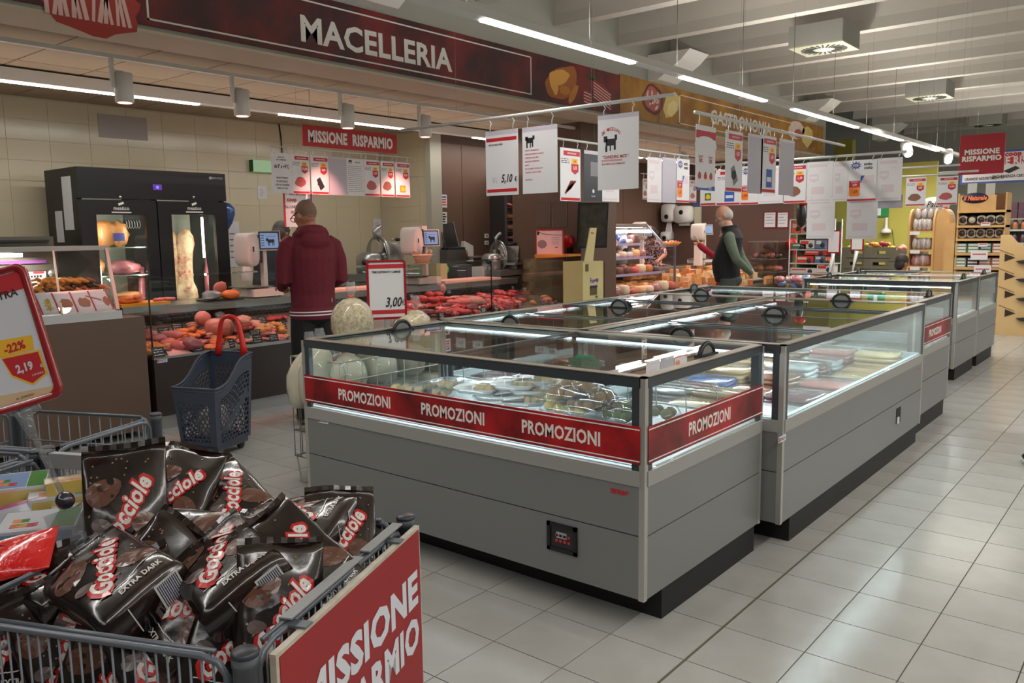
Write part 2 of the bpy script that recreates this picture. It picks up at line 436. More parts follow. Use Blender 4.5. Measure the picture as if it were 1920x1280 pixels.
    for p,q in LP:
        p=V(p);q=V(q);d=(q-p).normalized();s=d.cross(V(0,0,1))
        n_=max(1,round((q-p).length/1.05)); 
        for k in range(n_):
            a=p+(q-p)*(k/n_)+d*.02; c=p+(q-p)*((k+1)/n_)-d*.02; m_=(a+c)/2
            b=B().obox(m_+V(0,0,-.004),d*((c-a).length/2),s*.009,(0,0,.004))
            o=b.obj('led_lamp',[LED],t)
            B().obox(m_+V(0,0,-.012),d*((c-a).length/2+.02),s*.014,(0,0,.003)).obj('lamp_rail',[ALU],t)
    # lower lit slot behind the glass foot
    # baskets dividers
    if dividers:
        for k in range(1,dividers+1):
            b=B()
            if axis=='x':
                x=x0+(x1-x0)*k/(dividers+1)
                for z in (.35,.42,.49,.56): b.tube([(x,y0+.08,z),(x,y1-.08,z)],.003,4)
            else:
                y=y0+(y1-y0)*k/(dividers+1)
                for z in (.35,.42,.49,.56): b.tube([(x0+.08,y,z),(x1-.08,y,z)],.003,4)
            b.obj('divider_wires',[CHROME],t)
    return t
def promo_band(parent,a,d,w_,n,th,z0=.659,z1=.801,ox=None):
    """printed red band on the glass: a = start point on the face, d = direction, th = outward normal"""
    a=V(a);d=V(d);th=V(th); b=B(); c=a+d*(w_/2)+V(0,0,(z0+z1)/2)+th*.003
    b.obox(c,d*(w_/2),th*.0015,(0,0,(z1-z0)/2),0)
    for z in (z0+.012,z1-.012): b.obox(V(c.x,c.y,z)+th*.0022,d*(w_/2),th*.0004,(0,0,.0022),1)
    for k in range(n):
        px=ox[k] if ox else w_*(k+.5)/n
        b.text('PROMOZIONI',a+d*px+V(0,0,(z0+z1)/2)+th*.0048,d,(0,0,1),.052,1,bold=.03,sx=.8,off=0)
    b.obj('promo_band',[PROMO,mat('print_white',(226,222,216),.5)],parent)
PW=mat('print_white',(226,222,216),.5)
f1=freezer('grey display freezer at the near end with a red PROMOZIONI band on two sides',-3.50,-1.476,2.537,3.607,led='b',axis='x',frost='')
xs=[aY(px,py,2.537).x+3.50-.02 for px,py in((683,750),(848,778),(1050,815))]
promo_band(f1,(-3.48,2.537,0),(1,0,0),1.985,3,(0,-1,0),ox=xs)
promo_band(f1,(-1.476,2.557,0),(0,1,0),1.03,1,(1,0,0),ox=[aX(1330,795,-1.476).y-2.557])
# controller display, badges
b=B(); p0=aY(1027,975,2.537);p1=aY(1083,1043,2.537)
x0,x1,z1,z0=p0.x,p1.x,p0.z,p1.z
b.box((x0,2.529,z0),(x1,2.537,z0+.016)).box((x0,2.529,z1-.016),(x1,2.537,z1)).box((x0,2.529,z0),(x0+.016,2.537,z1)).box((x1-.016,2.529,z0),(x1,2.537,z1))
o=b.obj('control_box',[BLACK],f1)
b=B(); b.box((x0+.01,2.534,z0+.01),(x1-.01,2.5365,z1-.01),0)
b.box((x0+.045,2.5325,z1-.06),(x1-.05,2.534,z1-.035),1).text('DIXELL 888',((x0+x1)/2,2.5322,z1-.048),(1,0,0),(0,0,1),.007,2)
for i in range(4):
    for j in range(2): b.box((x0+.04+i*.02,2.5325,z0+.04+j*.022),(x0+.052+i*.02,2.534,z0+.05+j*.022),3)
b.obj('control_panel',[mat('panel_dark',(30,32,34),.3),mat('screen_grey',(150,155,158),.3),INK,mat('led_red',(200,40,60),.4)],o)
def badge(parent,c,u,nrm,txt,h,cols,bg=None):
    c=V(c);u=V(u);n=V(nrm);b=B(); w_=len(txt)*h*.95
    if bg: b.obox(c+n*.0015,u*(w_/2+h*.6),n*.001,(0,0,h*1.0),0)
    b.text(txt,c+n*.003,u,(0,0,1),h,1,bold=.04,sx=.95)
    if bg: b.obox(c+n*.003-u*(w_/2+h*.1),u*h*.35,n*.0006,(0,0,h*.7),2)
    return b.obj('badge',[PAPER,mat('ink_'+cols[0],cols[1],.5),mat('badge_red',(196,60,40),.5)],parent)
badge(f1,aY(606,788,2.537),(1,0,0),(0,-1,0),'ZOICO',.014,('blue',(30,40,120)),1)
badge(f1,aY(1162,920,2.537),(1,0,0),(0,-1,0),'arneg',.024,('red',(190,30,36)))
f2r=freezer('long grey display freezer on the aisle side, right behind the near end unit',-2.493,-1.389,3.631,6.202,led='lf',axis='y',nl=4,dividers=5,frost='r')
f2l=freezer('long grey display freezer on the meat counter side behind the near end unit',-3.602,-2.508,3.631,6.202,led='l',axis='y',nl=4,dividers=5)
badge(f2r,aX(1466,822,-1.389),(0,1,0),(1,0,0),'ZOICO',.014,('blue',(30,40,120)),1)
badge(f2r,aX(1722,690,-1.389),(0,1,0),(1,0,0),'arneg',.012,('red',(190,30,36)))
b=B(); zc_=aX(1684,778,-1.389)
b.obox(V(-1.387,zc_.y,zc_.z),(.001,0,0),(0,.05,0),(0,0,.05),0).obox(V(-1.384,zc_.y-.02,zc_.z-.03),(.004,0,0),(0,.02,0),(0,0,.02),1)
b.obj('power_hatch',[KICK,PAPER],f2r)
f3=freezer('grey display freezer at the far end of the first island with a red PROMOZIONI band',-3.569,-1.447,6.226,7.311,led='b',axis='x',frost='r')
promo_band(f3,(-1.447,6.246,0),(0,1,0),1.045,1,(1,0,0),z0=.659,z1=.801)
f4=freezer('grey display freezer without band, first unit of the far island',-3.2,-1.70,8.8,9.85,zb=.14,led='bf',axis='x',frost='')
f5=freezer('grey display freezer at the back of the far island by the wooden racks',-3.2,-1.70,9.87,10.93,zb=.14,led='bf',axis='x',frost='r')
# tub lights: the LED strips' own light, plus added fill along edges without strips
for x0,x1,y0,y1,side in ((-3.50,-1.476,2.537,3.607,'b'),(-2.493,-1.389,3.631,6.202,'l'),(-3.602,-2.508,3.631,6.202,'l'),(-3.569,-1.447,6.226,7.311,'b'),(-3.2,-1.7,8.8,9.85,'b'),(-3.2,-1.7,9.87,10.93,'b')):
    if side=='b': area('freezer_led_and_fill',((x0+x1)/2,y1-.08,.94),x1-x0-.2,.02,14,(.86,.95,1),(math.radians(-25),0,0)); area('freezer_led_and_fill',((x0+x1)/2,y0+.06,.92),x1-x0-.2,.02,8,(.86,.95,1),(math.radians(20),0,0))
    else: area('freezer_led_and_fill',(x0+.08,(y0+y1)/2,.94),.02,y1-y0-.2,32,(.86,.95,1),(0,math.radians(-25),0)); area('freezer_led_and_fill',(x1-.06,(y0+y1)/2,.92),.02,y1-y0-.2,20,(.86,.95,1),(0,math.radians(20),0))
# ================================================================ GANTRY, BANNERS, TUBES
def gantry(label,x,z,y0,y1,segs,group,wires,w_=.05,h=.05):
    t=thing('light_channel',label,'ceiling light',(x,y0,z),group)
    B().box((x-w_,y0,z),(x+w_,y1,z+h)).obj('channel',[mat('channel_white',(196,195,190),.5)],t)
    for a,b_ in segs:
        B().box((x-.028,a,z-.012),(x+.028,b_,z)).obj('tube',[TUBE],t)
    if wires:
        b=B()
        for y in wires: B().tube([(x,y,z+h),(x,y,3.772)],.0025,4).obj('suspension_wire',[mat('wire_dark',(70,68,62),.5,.5)],t)
    return t
segs=[(-1.5,.5),(.7,2.6)]
for (a,b_) in (((895,38),(1186,117)),((1280,143),(1440,188)),((1494,203),(1624,237)),((1631,241),(1702,262)),((1724,266),(1778,281))):
    segs.append((aZ(a[0],a[1],GZ).y,aZ(b_[0],b_[1],GZ).y))
GXc=aZ(1186,117,GZ).x
gantry('long white channel with tube lights hung over the freezers',GXc,GZ,-1.5,17.5,segs,'ceiling lighting channels',[10.27+1.3*k for k in range(-5,6)])
# transformer box on the channel
tag(B().box((GXc-.14,7.9,GZ+.0),(GXc-.05,8.15,GZ+.06)).obj('junction_box',[WHITE]),'small white junction box beside the long light channel','junction box')
# counter row
yc=[(aZ(0,153,2.8).y-2.2,aZ(371,195,2.8).y),(aZ(532,212,2.8).y,aZ(755,241,2.8).y),(aZ(890,257,2.8).y,10.5),(11,12.8),(13,14.5)]
gantry('white channel with tube lights under the soffit behind the meat counter',-7.55,2.8,.2,15.5,yc,'ceiling lighting channels',None,.06,.10)
# spotlight rail
RX=-6.25
t=thing('spotlight_rail','white spotlight rail under the soffit over the meat counter','ceiling light',(RX,0,2.84))
B().box((RX-.02,.5,2.83),(RX+.02,15,2.86)).obj('rail',[WHITE],t)
PINK=mat('lamp_pink',(255,150,130),.4,emit=4,ecol=(255,170,150))
sp=None
for i,(px,py,lb) in enumerate(((229,122,'nearest the left edge of the photo'),(451,155,'second from the left, above the black cabinet'),(650,185,'third from the left, above the red hanging sign'),(796,208,'fourth from the left, beside the pole end'),(1480-200,262,'fifth, above the cheese counter'),(1090,240,'behind the largest poster'))):
    y=aX(px,py,RX+.0).y
    L_='white cylindrical spotlight on the rail, '+lb
    if sp is None:
        sp=thing('spotlight',L_,'spotlight',(RX,y,2.83),'spotlights on the soffit rail')
        p=V(RX,y,0)
        B().lathe(V(RX+.0,y,2.52),[(.062,0),(.066,.004),(.066,.21),(.06,.215)],20).obj('lamp_body',[WHITE],sp)
        B().lathe(V(RX,y,2.517),[(.05,0),(.05,.002)],20).obj('lens',[PINK],sp)
        B().box((RX-.015,y-.095,2.62),(RX+.015,y-.07,2.83)).box((RX-.01,y-.08,2.73),(RX+.01,y,2.75)).obj('bracket',[WHITE],sp)
    else:
        dup(sp,(RX,y,2.83),label=L_)
for y,pw in ((1.2,40),(3.05,45),(3.95,45),(5.1,55),(6.1,65),(7.1,60),(8.1,40),(10.3,45),(11.4,45),(12.6,40)):
    spot('counter_spot',(RX,y,2.5),(RX-.45,y,.7),pw*1.35,66,(1,.40,.34))
# white track lamps on the gantry, far
for (px,py,dx,lb) in ((1700,278,.1,'white adjustable spotlight nearer on the light channel'),(1778,292,-.15,'pair lamp, white adjustable spotlight farthest on the light channel')):
    c=aX(px,py,GXc); t=thing('track_lamp',lb,'spotlight',c)
    B().tube([V(GXc,c.y,GZ),V(GXc,c.y,c.z)],.012,6).obj('arm',[WHITE],t)
    d=V(.25+dx,-.5,-.75).normalized(); 
    B().lathe(c-d*.11,[(.07,0),(.075,.02),(.075,.2),(.06,.24)],16,d).obj('lamp_body',[WHITE],t)
    B().lathe(c+d*.131,[(.055,0),(.055,.003)],16,d).obj('lens',[TUBE],t)
# ---- fascia banners (front of the bulkhead)
BX=-5.6
MACB=mat('banner_red',(74,12,18),.4,ramp=((.4,(48,12,18)),(.52,(78,12,18)),(.62,(108,18,22))),vscale=1.6)
GASB=mat('banner_ochre',(150,102,26),.4,ramp=((.35,(120,70,24)),(.5,(150,104,30)),(.68,(172,124,40))),vscale=2.2)
BW=mat('banner_white',(208,206,200),.5)
zb_=aX(640,117.6,BX).z; zt_=aX(1160,141,BX).z
ye=aX(1160,212,BX).y; y2=aX(1541,285,BX).y
def banner(name,label,y0,y1,mt): return thing(name,label,'banner',(BX,y0,zb_))
def box_on(b,y0,y1,z0,z1,mi,d=.0015,x=None): x=x or BX+.012; return b.box((x,y0,z0),(x+d,y1,z1),mi)
t=thing('butcher_banner','long dark red MACELLERIA banner over the meat counter','banner',(BX,2,zb_))
b=B().box((BX,.5,zb_),(BX+.012,ye,zt_)); b.obj('board',[MACB],t)
fy0,fy1=aX(275,41,BX).y,aX(995,178,BX).y; fz0=aX(995,178,BX).z; fz1=aX(995,107,BX).z
b=B()
for a in ((fy0,fy1,fz0,fz0+.012),(fy0,fy1,fz1-.012,fz1),(fy0,fy0+.014,fz0,fz1),(fy1-.014,fy1,fz0,fz1)): box_on(b,*a,0)
b.obj('border_line',[BW],t)
l0=aX(560,75,BX);l1=aX(846,131,BX); h=aX(560,28,BX).z-l0.z
wd=tmesh('MACELLERIA',.03)[2]*h/.7
B().text('MACELLERIA',(BX+.0145,(l0.y+l1.y)/2,(l0.z+l0.z+h)/2),(0,1,0),(0,0,1),h,0,bold=.03,sx=(l1.y-l0.y)/(tmesh('MACELLERIA',.03)[2]*h/.7)).obj('lettering',[BW],t)
# printed food pictures
def blobprint(b,c,ry,rz,mi,seed,n=28,x=BX+.013,amp=.18,rot=0):
    pts=[]
    for k in range(n):
        a=2*math.pi*k/n; f=1+amp*noise.noise(V(math.cos(a)*1.7+seed,math.sin(a)*1.7,seed))
        y_,z_=math.cos(a)*ry*f,math.sin(a)*rz*f
        pts.append((x,c[0]+y_*math.cos(rot)-z_*math.sin(rot),c[1]+y_*math.sin(rot)+z_*math.cos(rot)))
    b.add(pts,[tuple(range(n))],mi)
def stripe(b,p,q,wd_,mi,x):
    p=V(x,*p);q=V(x,*q);d=(q-p).normalized();s=d.cross(V(1,0,0))*wd_/2
    b.quad(p+s,q+s,q-s,p-s,mi)
pc=lambda px,py:(aX(px,py,BX).y,aX(px,py,BX).z)
b=B()
c=pc(1052,155); blobprint(b,c,.33,.17,0,3.1,amp=.2,rot=.35); blobprint(b,(c[0]-.04,c[1]+.05),.18,.08,1,5.2,x=BX+.0135,rot=.2); blobprint(b,(c[0]-.15,c[1]-.02),.07,.13,1,9.2,x=BX+.0139,rot=.4)
blobprint(b,(c[0]+.22,c[1]-.1),.05,.14,2,7,x=BX+.014,rot=-.7); blobprint(b,(c[0]+.05,c[1]-.08),.10,.05,2,8,x=BX+.0144)
c=pc(1118,172); blobprint(b,(c[0]+.1,c[1]),.22,.10,3,4.4,rot=-.35)
for k in range(6): stripe(b,(c[0]-.08,c[1]+.1-k*.033),(c[0]+.30,c[1]-.01-k*.033),.012,4,BX+.0142)
c2=pc(1100,182); blobprint(b,c2,.1,.09,3,6.4,x=BX+.0137)
for k in range(4): stripe(b,(c2[0]-.08,c2[1]+.05-k*.035),(c2[0]+.08,c2[1]+.03-k*.035),.012,4,BX+.0142)
c3=pc(1107,150); 
for k in range(9): 
    a=.2+k*.3; stripe(b,c3,(c3[0]+math.cos(a)*.13,c3[1]+math.sin(a)*.08),.014,5,BX+.0146)
c=pc(168,4); blobprint(b,c,.34,.2,6,2.2,amp=.3)
for k in range(14): 
    a=R.uniform(-.5,.5); yy=c[0]-.27+k*.04; stripe(b,(yy,c[1]-.12),(yy+a*.12,c[1]+.15),.02+.012*R.random(),4,BX+.0138)
b.obj('food_picture',[mat('roast_brown',(150,84,26),.5),mat('roast_gold',(206,150,64),.5),mat('roast_dark',(176,110,40),.5),mat('rib_red',(132,36,40),.5),mat('rib_fat',(214,176,168),.5),mat('herb',(52,70,36),.5),mat('raw_red',(160,46,38),.5)],t)
t=thing('deli_banner','ochre GASTRONOMIA banner at the far end of the bulkhead','banner',(BX,ye,zb_))
B().box((BX,ye+.01,zb_),(BX+.012,y2,zt_+.02)).obj('board',[GASB],t)
b=B(); gy0,gy1=pc(1272,180)[0],pc(1487,240)[0]; z0,z1=fz0,fz1
for a in ((gy0,gy1,z0,z0+.012),(gy0,gy1,z1-.012,z1),(gy0,gy0+.03,z0,z1),(gy1-.03,gy1,z0,z1)): box_on(b,*a,0)
b.obj('border_line',[BW],t)
l0=pc(1330,235);l1=pc(1445,245); hh=h*1.0
B().text('GASTRONOMIA',(BX+.0145,(l0[0]+l1[0])/2,(z0+z1)/2),(0,1,0),(0,0,1),hh,0,bold=.03,sx=(l1[0]-l0[0])/(tmesh('GASTRONOMIA',.03)[2]*hh/.7)).obj('lettering',[BW],t)
b=B()
c=pc(1222,186); blobprint(b,c,.27,.19,0,1.5); blobprint(b,c,.22,.15,1,2.5,x=BX+.0135)
for k in range(9): blobprint(b,(c[0]+R.uniform(-.15,.15),c[1]+R.uniform(-.1,.1)),.05,.02,2,k,n=8,x=BX+.014,rot=R.uniform(0,3))
c=pc(1258,200); blobprint(b,c,.26,.16,3,7.7,n=7,amp=.4,rot=.5); blobprint(b,(c[0]+.02,c[1]-.02),.17,.1,4,8.7,n=6,x=BX+.0135,rot=.5)
c=pc(1492,245); blobprint(b,c,.38,.16,2,5.5); blobprint(b,(c[0]+.1,c[1]-.05),.2,.08,1,5.9,x=BX+.0135)
c=pc(1513,255); blobprint(b,c,.34,.17,3,3.7,n=8,amp=.4)
b.obj('food_picture',[mat('salami_rim',(96,40,34),.5),mat('salami_red',(168,84,76),.5),mat('salami_fat',(214,190,180),.5),mat('cheese_yellow',(206,182,110),.5),mat('cheese_pale',(222,204,140),.5)],t)
# ---- ceiling diffusers
DIF=mat('diffuser_grey',(150,150,128),.5); df=None
for (px,py,zz,lb) in ((1545,92,3.55,'nearest, larger square ceiling air vent with a fan of slats'),(1743,183.5,3.6,'middle square ceiling air vent with a fan of slats'),(1852,235,3.6,'farthest ceiling air vent, near the back wall')):
    c=aZ(px,py,zz)
    if df is None:
        df=thing('air_vent',lb,'air vent',c,'ceiling air vents'); s=.3
        B().box(c+V(-s,-s,0.01),c+V(s,s,.24)).obj('vent_box',[mat('vent_white',(128,127,120),.6)],df)
        b=B().box(c+V(-s,-s,-.004),c+V(s,s,.01)); b.obj('vent_plate',[DIF],df)
        B().lathe(c+V(0,0,-.012),[(.1,0),(.1,.01)],24).obj('vent_disc',[mat('vent_disc',(196,196,186),.5)],df)
        for k in range(24):
            a=2*math.pi*k/24; d=V(math.cos(a),math.sin(a),0); tt=V(-d.y,d.x,0)
            B().obox(c+d*.185+V(0,0,-.007),d*.065,tt*.009,(0,0,.003)).obj('vent_slat',[mat('vent_black',(30,30,28),.7)],df)
    else: dup(df,c,label=lb)
# ================================================================ BUTCHER COUNTER
def atP(x,y,p,n):
    d=ray(x,y); p=V(p);n=V(n); return CC+d*((p-CC).dot(n)/d.dot(n))
CBR=mat('counter_dark',(46,36,32),.45,bump=.02,bscale=400); STEEL=mat('stainless',(150,146,140),.28,.85,bump=.01,bscale=300); STEEL2=mat('stainless_dull',(128,122,116),.4,.7)
FX=-6.10; YA,YB=3.06,8.5
ct=thing('butcher_counter','long glass fronted butcher counter with dark brown base full of raw meat','counter',(FX,5.7,0))
B().box((FX,YA,.13),(-7.0,YB,.58)).obj('base',[CBR],ct)
B().box((-6.25,YA+.03,0),(-6.95,YB-.03,.13)).obj('plinth',[mat('plinth_alu',(190,190,188),.3,.4)],ct)
B().box((FX+.006,YA,.58),(FX-.03,YB,.605)).obj('front_rail',[ALU],ct)
DP=V(-6.13,0,.60); DN=V(.18,0,.74).normalized()   # deck plane slopes up to the back
b=B(); b.add([(-6.12,YA+.01,.60),(-6.12,YB-.01,.60),(-6.84,YB-.01,.775),(-6.84,YA+.01,.775)],[(0,3,2,1)]); b.obj('deck',[STEEL2],ct)
b=B(); b.add([(-6.85,YA,.76),(-6.85,YB,.76),(-6.8,YB,.90),(-6.8,YA,.90)],[(0,3,2,1)]); b.obj('back_grille',[mat('grille_brown',(92,62,54),.5,.3)],ct)
b=B()
for r_ in range(4):
    for k in range(95): 
        y=YA+.03+k*.057+(r_%2)*.028; b.obox((-6.838+.012*r_,y,.785+.028*r_),(0,.021,0),(.003,0,.0095),(.002,0,-.001))
b.obj('grille_slots',[mat('slot_dark',(36,24,22),.8)],ct,kind='stuff')
B().box((-6.78,YA,.895),(-7.35,YB-.15,.93)).box((-6.78,YA,.865),(-6.80,YB-.15,.895)).obj('worktop',[STEEL],ct)
# glass: end panes and shop-side panes with a top shelf
gy=[YA,4.36,5.71,7.05,YB]
for i in range(4):
    B().box((FX-.004,gy[i]+.004,.60),(FX-.009,gy[i+1]-.004,1.205)).obj('front_glass',[GLASS],ct)
    B().box((FX-.002,gy[i]+.004,1.206),(FX-.30,gy[i+1]-.004,1.213)).obj('top_glass',[GLASS],ct)
for y in gy:
    B().box((FX-.001,y-.004,.60),(FX-.013,y+.004,1.206)).obj('glass_joint',[mat('joint_black',(22,24,24),.4)],ct)
for y in (YA+.001,YB-.007): B().box((FX-.013,y,.6),(-6.78,y+.006,1.206)).obj('end_glass',[GLASS],ct)
badge(ct,aX(304,676,FX),(0,1,0),(1,0,0),'ZOICO',.014,('blue',(30,40,120)),1)
# ---- meat pieces
PROT=[]
def blobmesh(nm,sx,sy,sz,ns,nf,seed,n=14,m_=8):
    b=B(); b.ell((0,0,0),(sx,0,0),(0,sy,0),(0,0,sz),n,m_,0,ns,nf,seed); me=bpy.data.meshes.new(nm); me.from_pydata([tuple(v) for v in b.v],[],b.f); me.polygons.foreach_set('use_smooth',[True]*len(b.f)); me.materials.append(None); return me
MM={k:mat('meat_'+k,c,.34,var=v,vscale=vs_,bump=.25,bscale=60,coat=.35) for k,(c,v,vs_) in dict(
 red=((190,42,42),(136,22,28),14),deep=((128,24,30),(86,12,18),12),pink=((220,124,118),(184,88,86),10),pale=((214,160,140),(196,128,112),10),orange=((228,130,50),(206,92,34),14),
 tan=((206,146,84),(186,110,56),16),fat=((214,182,166),(176,66,64),11),mauve=((170,96,98),(136,66,76),8),roast=((150,84,30),(84,38,16),12),gold=((226,160,62),(176,104,36),14),burnt=((58,30,20),(32,16,12),12),
 mortadella=((206,130,116),(196,112,102),30)).items()}
VARM={}
def piece(name,label,cat,group,c,sx,sy,sz,yaw=0,tilt=0,roll=0,kind='red',ns=.35,nf=2.2,seed=0):
    key=(round(sx/sz,1),round(sy/sz,1),kind,seed%6)
    if key not in VARM:
        me=blobmesh(name,sx/sz,sy/sz,1,ns,nf,seed*3.7); me.materials[0]=MM[kind]; VARM[key]=me
    o=bpy.data.objects.new(name,VARM[key]); COL.objects.link(o); o.location=c; o.rotation_euler=(roll,tilt,yaw); o.scale=(sz,)*3
    return tag(o,label,cat,group)
def sausage(name,label,cat,group,pts,r,kind):
    b=B(); n=len(pts); rr=[r*(.25 if i in(0,n-1) else .8 if i in (1,n-2) else 1) for i in range(n)]
    b.tube(pts,rr,8); o=b.obj(name,[MM[kind]]); setorigin(o,pts[0]); return tag(o,label,cat,group)
def dk(px,py,up=0): 
    return atP(px,py,DP+V(0,0,up),DN)
zc=lambda zx,zy:(260+zx/6.4,560+zy/6.4)
G1='raw poultry and veal in the left part of the meat counter'
def put(zx,zy,sx,sy,sz,kind,name,label,cat='meat',group=G1,f=zc,yaw=None,ns=.35,up=None,seed=None,nf=2.2,tilt=0):
    px,py=f(zx,zy); c=dk(px,py,sz*.7 if up is None else up)
    return piece(name,label,cat,group,c,sx,sy,sz,yaw if yaw is not None else R.uniform(-.6,.6)+1.5,tilt,0,kind,ns,nf,seed if seed is not None else R.randrange(6))
put(80,440,.10,.15,.05,'pink','veal_joint','big pink veal joint at the left end of the meat counter')
put(200,480,.09,.12,.045,'mauve','veal_joint','darker veal joint beside the big pink one, behind the first price card')
put(380,440,.06,.12,.04,'pink','veal_slice','pink veal slice in front of the marinated chicken')
put(330,520,.08,.10,.035,'pink','veal_slice','pink veal slice above the white paper sheet')
put(620,540,.09,.17,.055,'mauve','turkey_thigh','large mauve skinned turkey thigh behind the middle black price card')
put(450,560,.05,.1,.04,'pink','veal_slice','small pink veal slice left of the turkey thigh')
for i,(x,y) in enumerate(((460,400),(560,385),(640,365),(700,395),(520,440),(610,440),(700,440),(740,415),(480,425))):
    put(x,y,.035,.085,.022,'orange','chicken_breast','marinated orange chicken breast in the fanned pile','meat','marinated chicken breasts fanned in the counter',seed=i%6,up=.02+.014*(i%3))
for i,(x,y) in enumerate(((90,560),(60,620),(150,590),(210,560),(120,640),(250,590),(320,570),(60,580))):
    put(x,y,.04,.05,.03,'tan','chicken_piece','golden chicken piece near the left end of the meat counter','meat','golden chicken pieces at the counter end',ns=.6,seed=i%6)
for i in range(9):
    put(800+R.random()*160,530+R.random()*60,.03,.05,.016,'orange','chicken_strip','orange chicken strip right of the middle black price card','meat','orange chicken strips',ns=.6,seed=i%6)
for i in range(46):
    x=R.uniform(60,1740); y0=660-(x-60)*.098; k=('pale','pink','orange','tan','mauve')[i%5]
    put(x,y0-R.uniform(15,230),R.uniform(.03,.055),R.uniform(.06,.09),R.uniform(.016,.026),k,'meat_piece',{'pale':'pale','pink':'pink','orange':'orange','tan':'golden','mauve':'mauve'}[k]+' meat piece among the larger cuts in the '+('left' if x<900 else 'right')+' of the poultry section','meat','small pieces in the poultry section',seed=i%6,ns=.5,up=.012)
# pale sausages and the big mortadella roll
for i,(x,y) in enumerate(((640,300),(660,320),(700,335),(820,375),(830,400),(860,425))):
    c=dk(*zc(x,y),.035); sausage('white_sausage','pale raw sausage in front of the pink boiled roll','sausage','pale sausages in the counter',[c+V(.01*math.sin(k*1.2),-.06+.03*k,.0) for k in range(5)],.018,'pale')
c0=dk(*zc(800,345),.075);c1=dk(*zc(1140,345),.075)
b=B(); n=9; b.tube([c0+(c1-c0)*(k/(n-1)) for k in range(n)],[.045,.07,.08,.082,.082,.082,.08,.07,.03],16); o=b.obj('boiled_roll',[MM['mortadella']]); setorigin(o,c0); tag(o,'large pink cooked meat roll lying across the left counter','meat')
put(770,235,.07,.07,.065,'mortadella','round_roll','round pink ball of cooked meat standing behind the long roll',ns=.08,up=.12)
put(980,225,.06,.1,.05,'burnt','dark_joint','dark smoked joint at the back behind the round pink ball',up=.06)
for i,(x,y) in enumerate(((1180,300),(1210,340),(1270,320),(1250,365),(1300,350))): put(x,y,.05,.06,.02,'red','raw_slice','raw red slice inside the clear divider','meat','raw red slices beside the clear divider',seed=i)
for i,(x,y) in enumerate(((1240,240),(1290,250),(1260,285),(1210,265),(1390,295),(1420,330))): put(x,y,.045,.055,.035,'pale','chicken_half','pale raw chicken piece behind the red basket handle','meat','pale raw chicken pieces',seed=i,ns=.5)
for i in range(22):
    put(1440+R.random()*290,300+R.random()*100,.035,.045,.028,'tan' if i%3 else 'gold','chicken_drumstick','golden drumstick in the pile left of the man in the maroon sweatshirt','meat','golden drumsticks piled in the counter',seed=i%6,ns=.5,up=.02+.03*R.random())
for i in range(14):
    put(1560+R.random()*210,215+R.random()*40,.02,.05,.016,'red','minced_sausage','red minced sausage at the back left of the standing man','sausage','red minced sausages',seed=i%6,up=.03)
for i in range(8): put(1180+R.random()*120,480+R.random()*35,.04,.06,.014,'pale','pale_slice','pale meat slice in the low tray below the red basket handle','meat','pale slices in the low tray',seed=i%6,ns=.3)
for i in range(6): put(1500+i*40,480+R.random()*10,.03,.05,.014,'pink','pink_slice','pink slice along the front edge left of the standing man','meat','pink slices along the front edge',seed=i%6,ns=.3)
b=B(); q=[dk(*zc(x,y),.012) for x,y in ((320,610),(560,590),(640,650),(360,690))]; b.add(q+[p+V(0,0,.002) for p in q],[(0,1,2,3),(4,7,6,5),(0,4,5,1),(1,5,6,2),(2,6,7,3),(3,7,4,0)]); 
tag(b.obj('paper_sheet',[mat('paper_pink',(222,170,170),.6)]),'white paper sheet lying in the counter beside the black price card','paper')
# clear divider boxes
CLP=glass('clear_acrylic',(236,238,236),.8)
for i,(zx0,zx1,zy0,zy1,lb) in enumerate(((575,1000,200,440,'clear plastic divider around the boiled meat roll'),(1180,1370,330,520,'clear plastic bin with a black front below the red basket handle'))):
    a=dk(*zc(zx0,zy1));c=dk(*zc(zx1,zy1)); h=.13
    b=B(); b.box((a.x-.004,a.y,a.z),(a.x,c.y,a.z+h)); b.box((a.x-.25,a.y,a.z),(a.x,a.y+.004,a.z+h+.04)); b.box((a.x-.25,c.y,a.z),(a.x,c.y+.004,a.z+h+.04)); tag(b.obj('divider_box',[CLP]),lb,'divider')
# ---- red meat to the right of the man
zr=lambda zx,zy:(630+zx/4.465,400+zy/4.465)
GR_='raw red meat heaped in the right part of the meat counter'
LR_='raw red meat cut heaped in the right part of the meat counter'
for i in range(135):
    x=R.uniform(540,1560); y0=905-(x-540)*.105; y=y0-R.random()*(150 if x<1250 else 90)-12
    big=R.random()
    k=('red','red','deep','pink','red','fat')[i%6]
    h=max(0,(y0-y)/150)
    put(x,y,R.uniform(.035,.065),R.uniform(.06,.11),R.uniform(.022,.034),k,'meat_cut',{'red':'bright red','deep':'dark red','pink':'pink','fat':'fat marbled'}[k]+' raw meat cut, '+('left' if x<880 else 'middle' if x<1220 else 'right')+' of the red heap in the counter','meat',GR_,zr,yaw=R.uniform(0,3.1),ns=.55,up=.018+.03*R.random(),seed=i%6,tilt=R.uniform(-.25,.25))
for i,(x,y,s) in enumerate(((780,680,1),(720,715,1),(850,680,.9),(810,725,1),(870,715,.8))):
    put(x,y,.05*s,.10*s,.042*s,'red','rolled_roast','rolled red roast in the tall stack behind the 3,00 price sign','meat','rolled red roasts stacked in the counter',zr,yaw=1.2+.2*i,ns=.12,up=.08+.02*(i%2),seed=i)
put(870,630,.03,.09,.06,'fat','marbled_joint','marbled joint standing upright behind the rolled roasts','meat',None,zr,up=.11,ns=.4)
put(1155,735,.08,.14,.06,'fat','fat_joint','large pale fat covered joint in the middle of the red meat','meat',None,zr,up=.05,ns=.25)
put(1060,740,.07,.12,.05,'pink','pink_joint','long pink joint left of the large pale fat joint','meat',None,zr,up=.05,ns=.25)
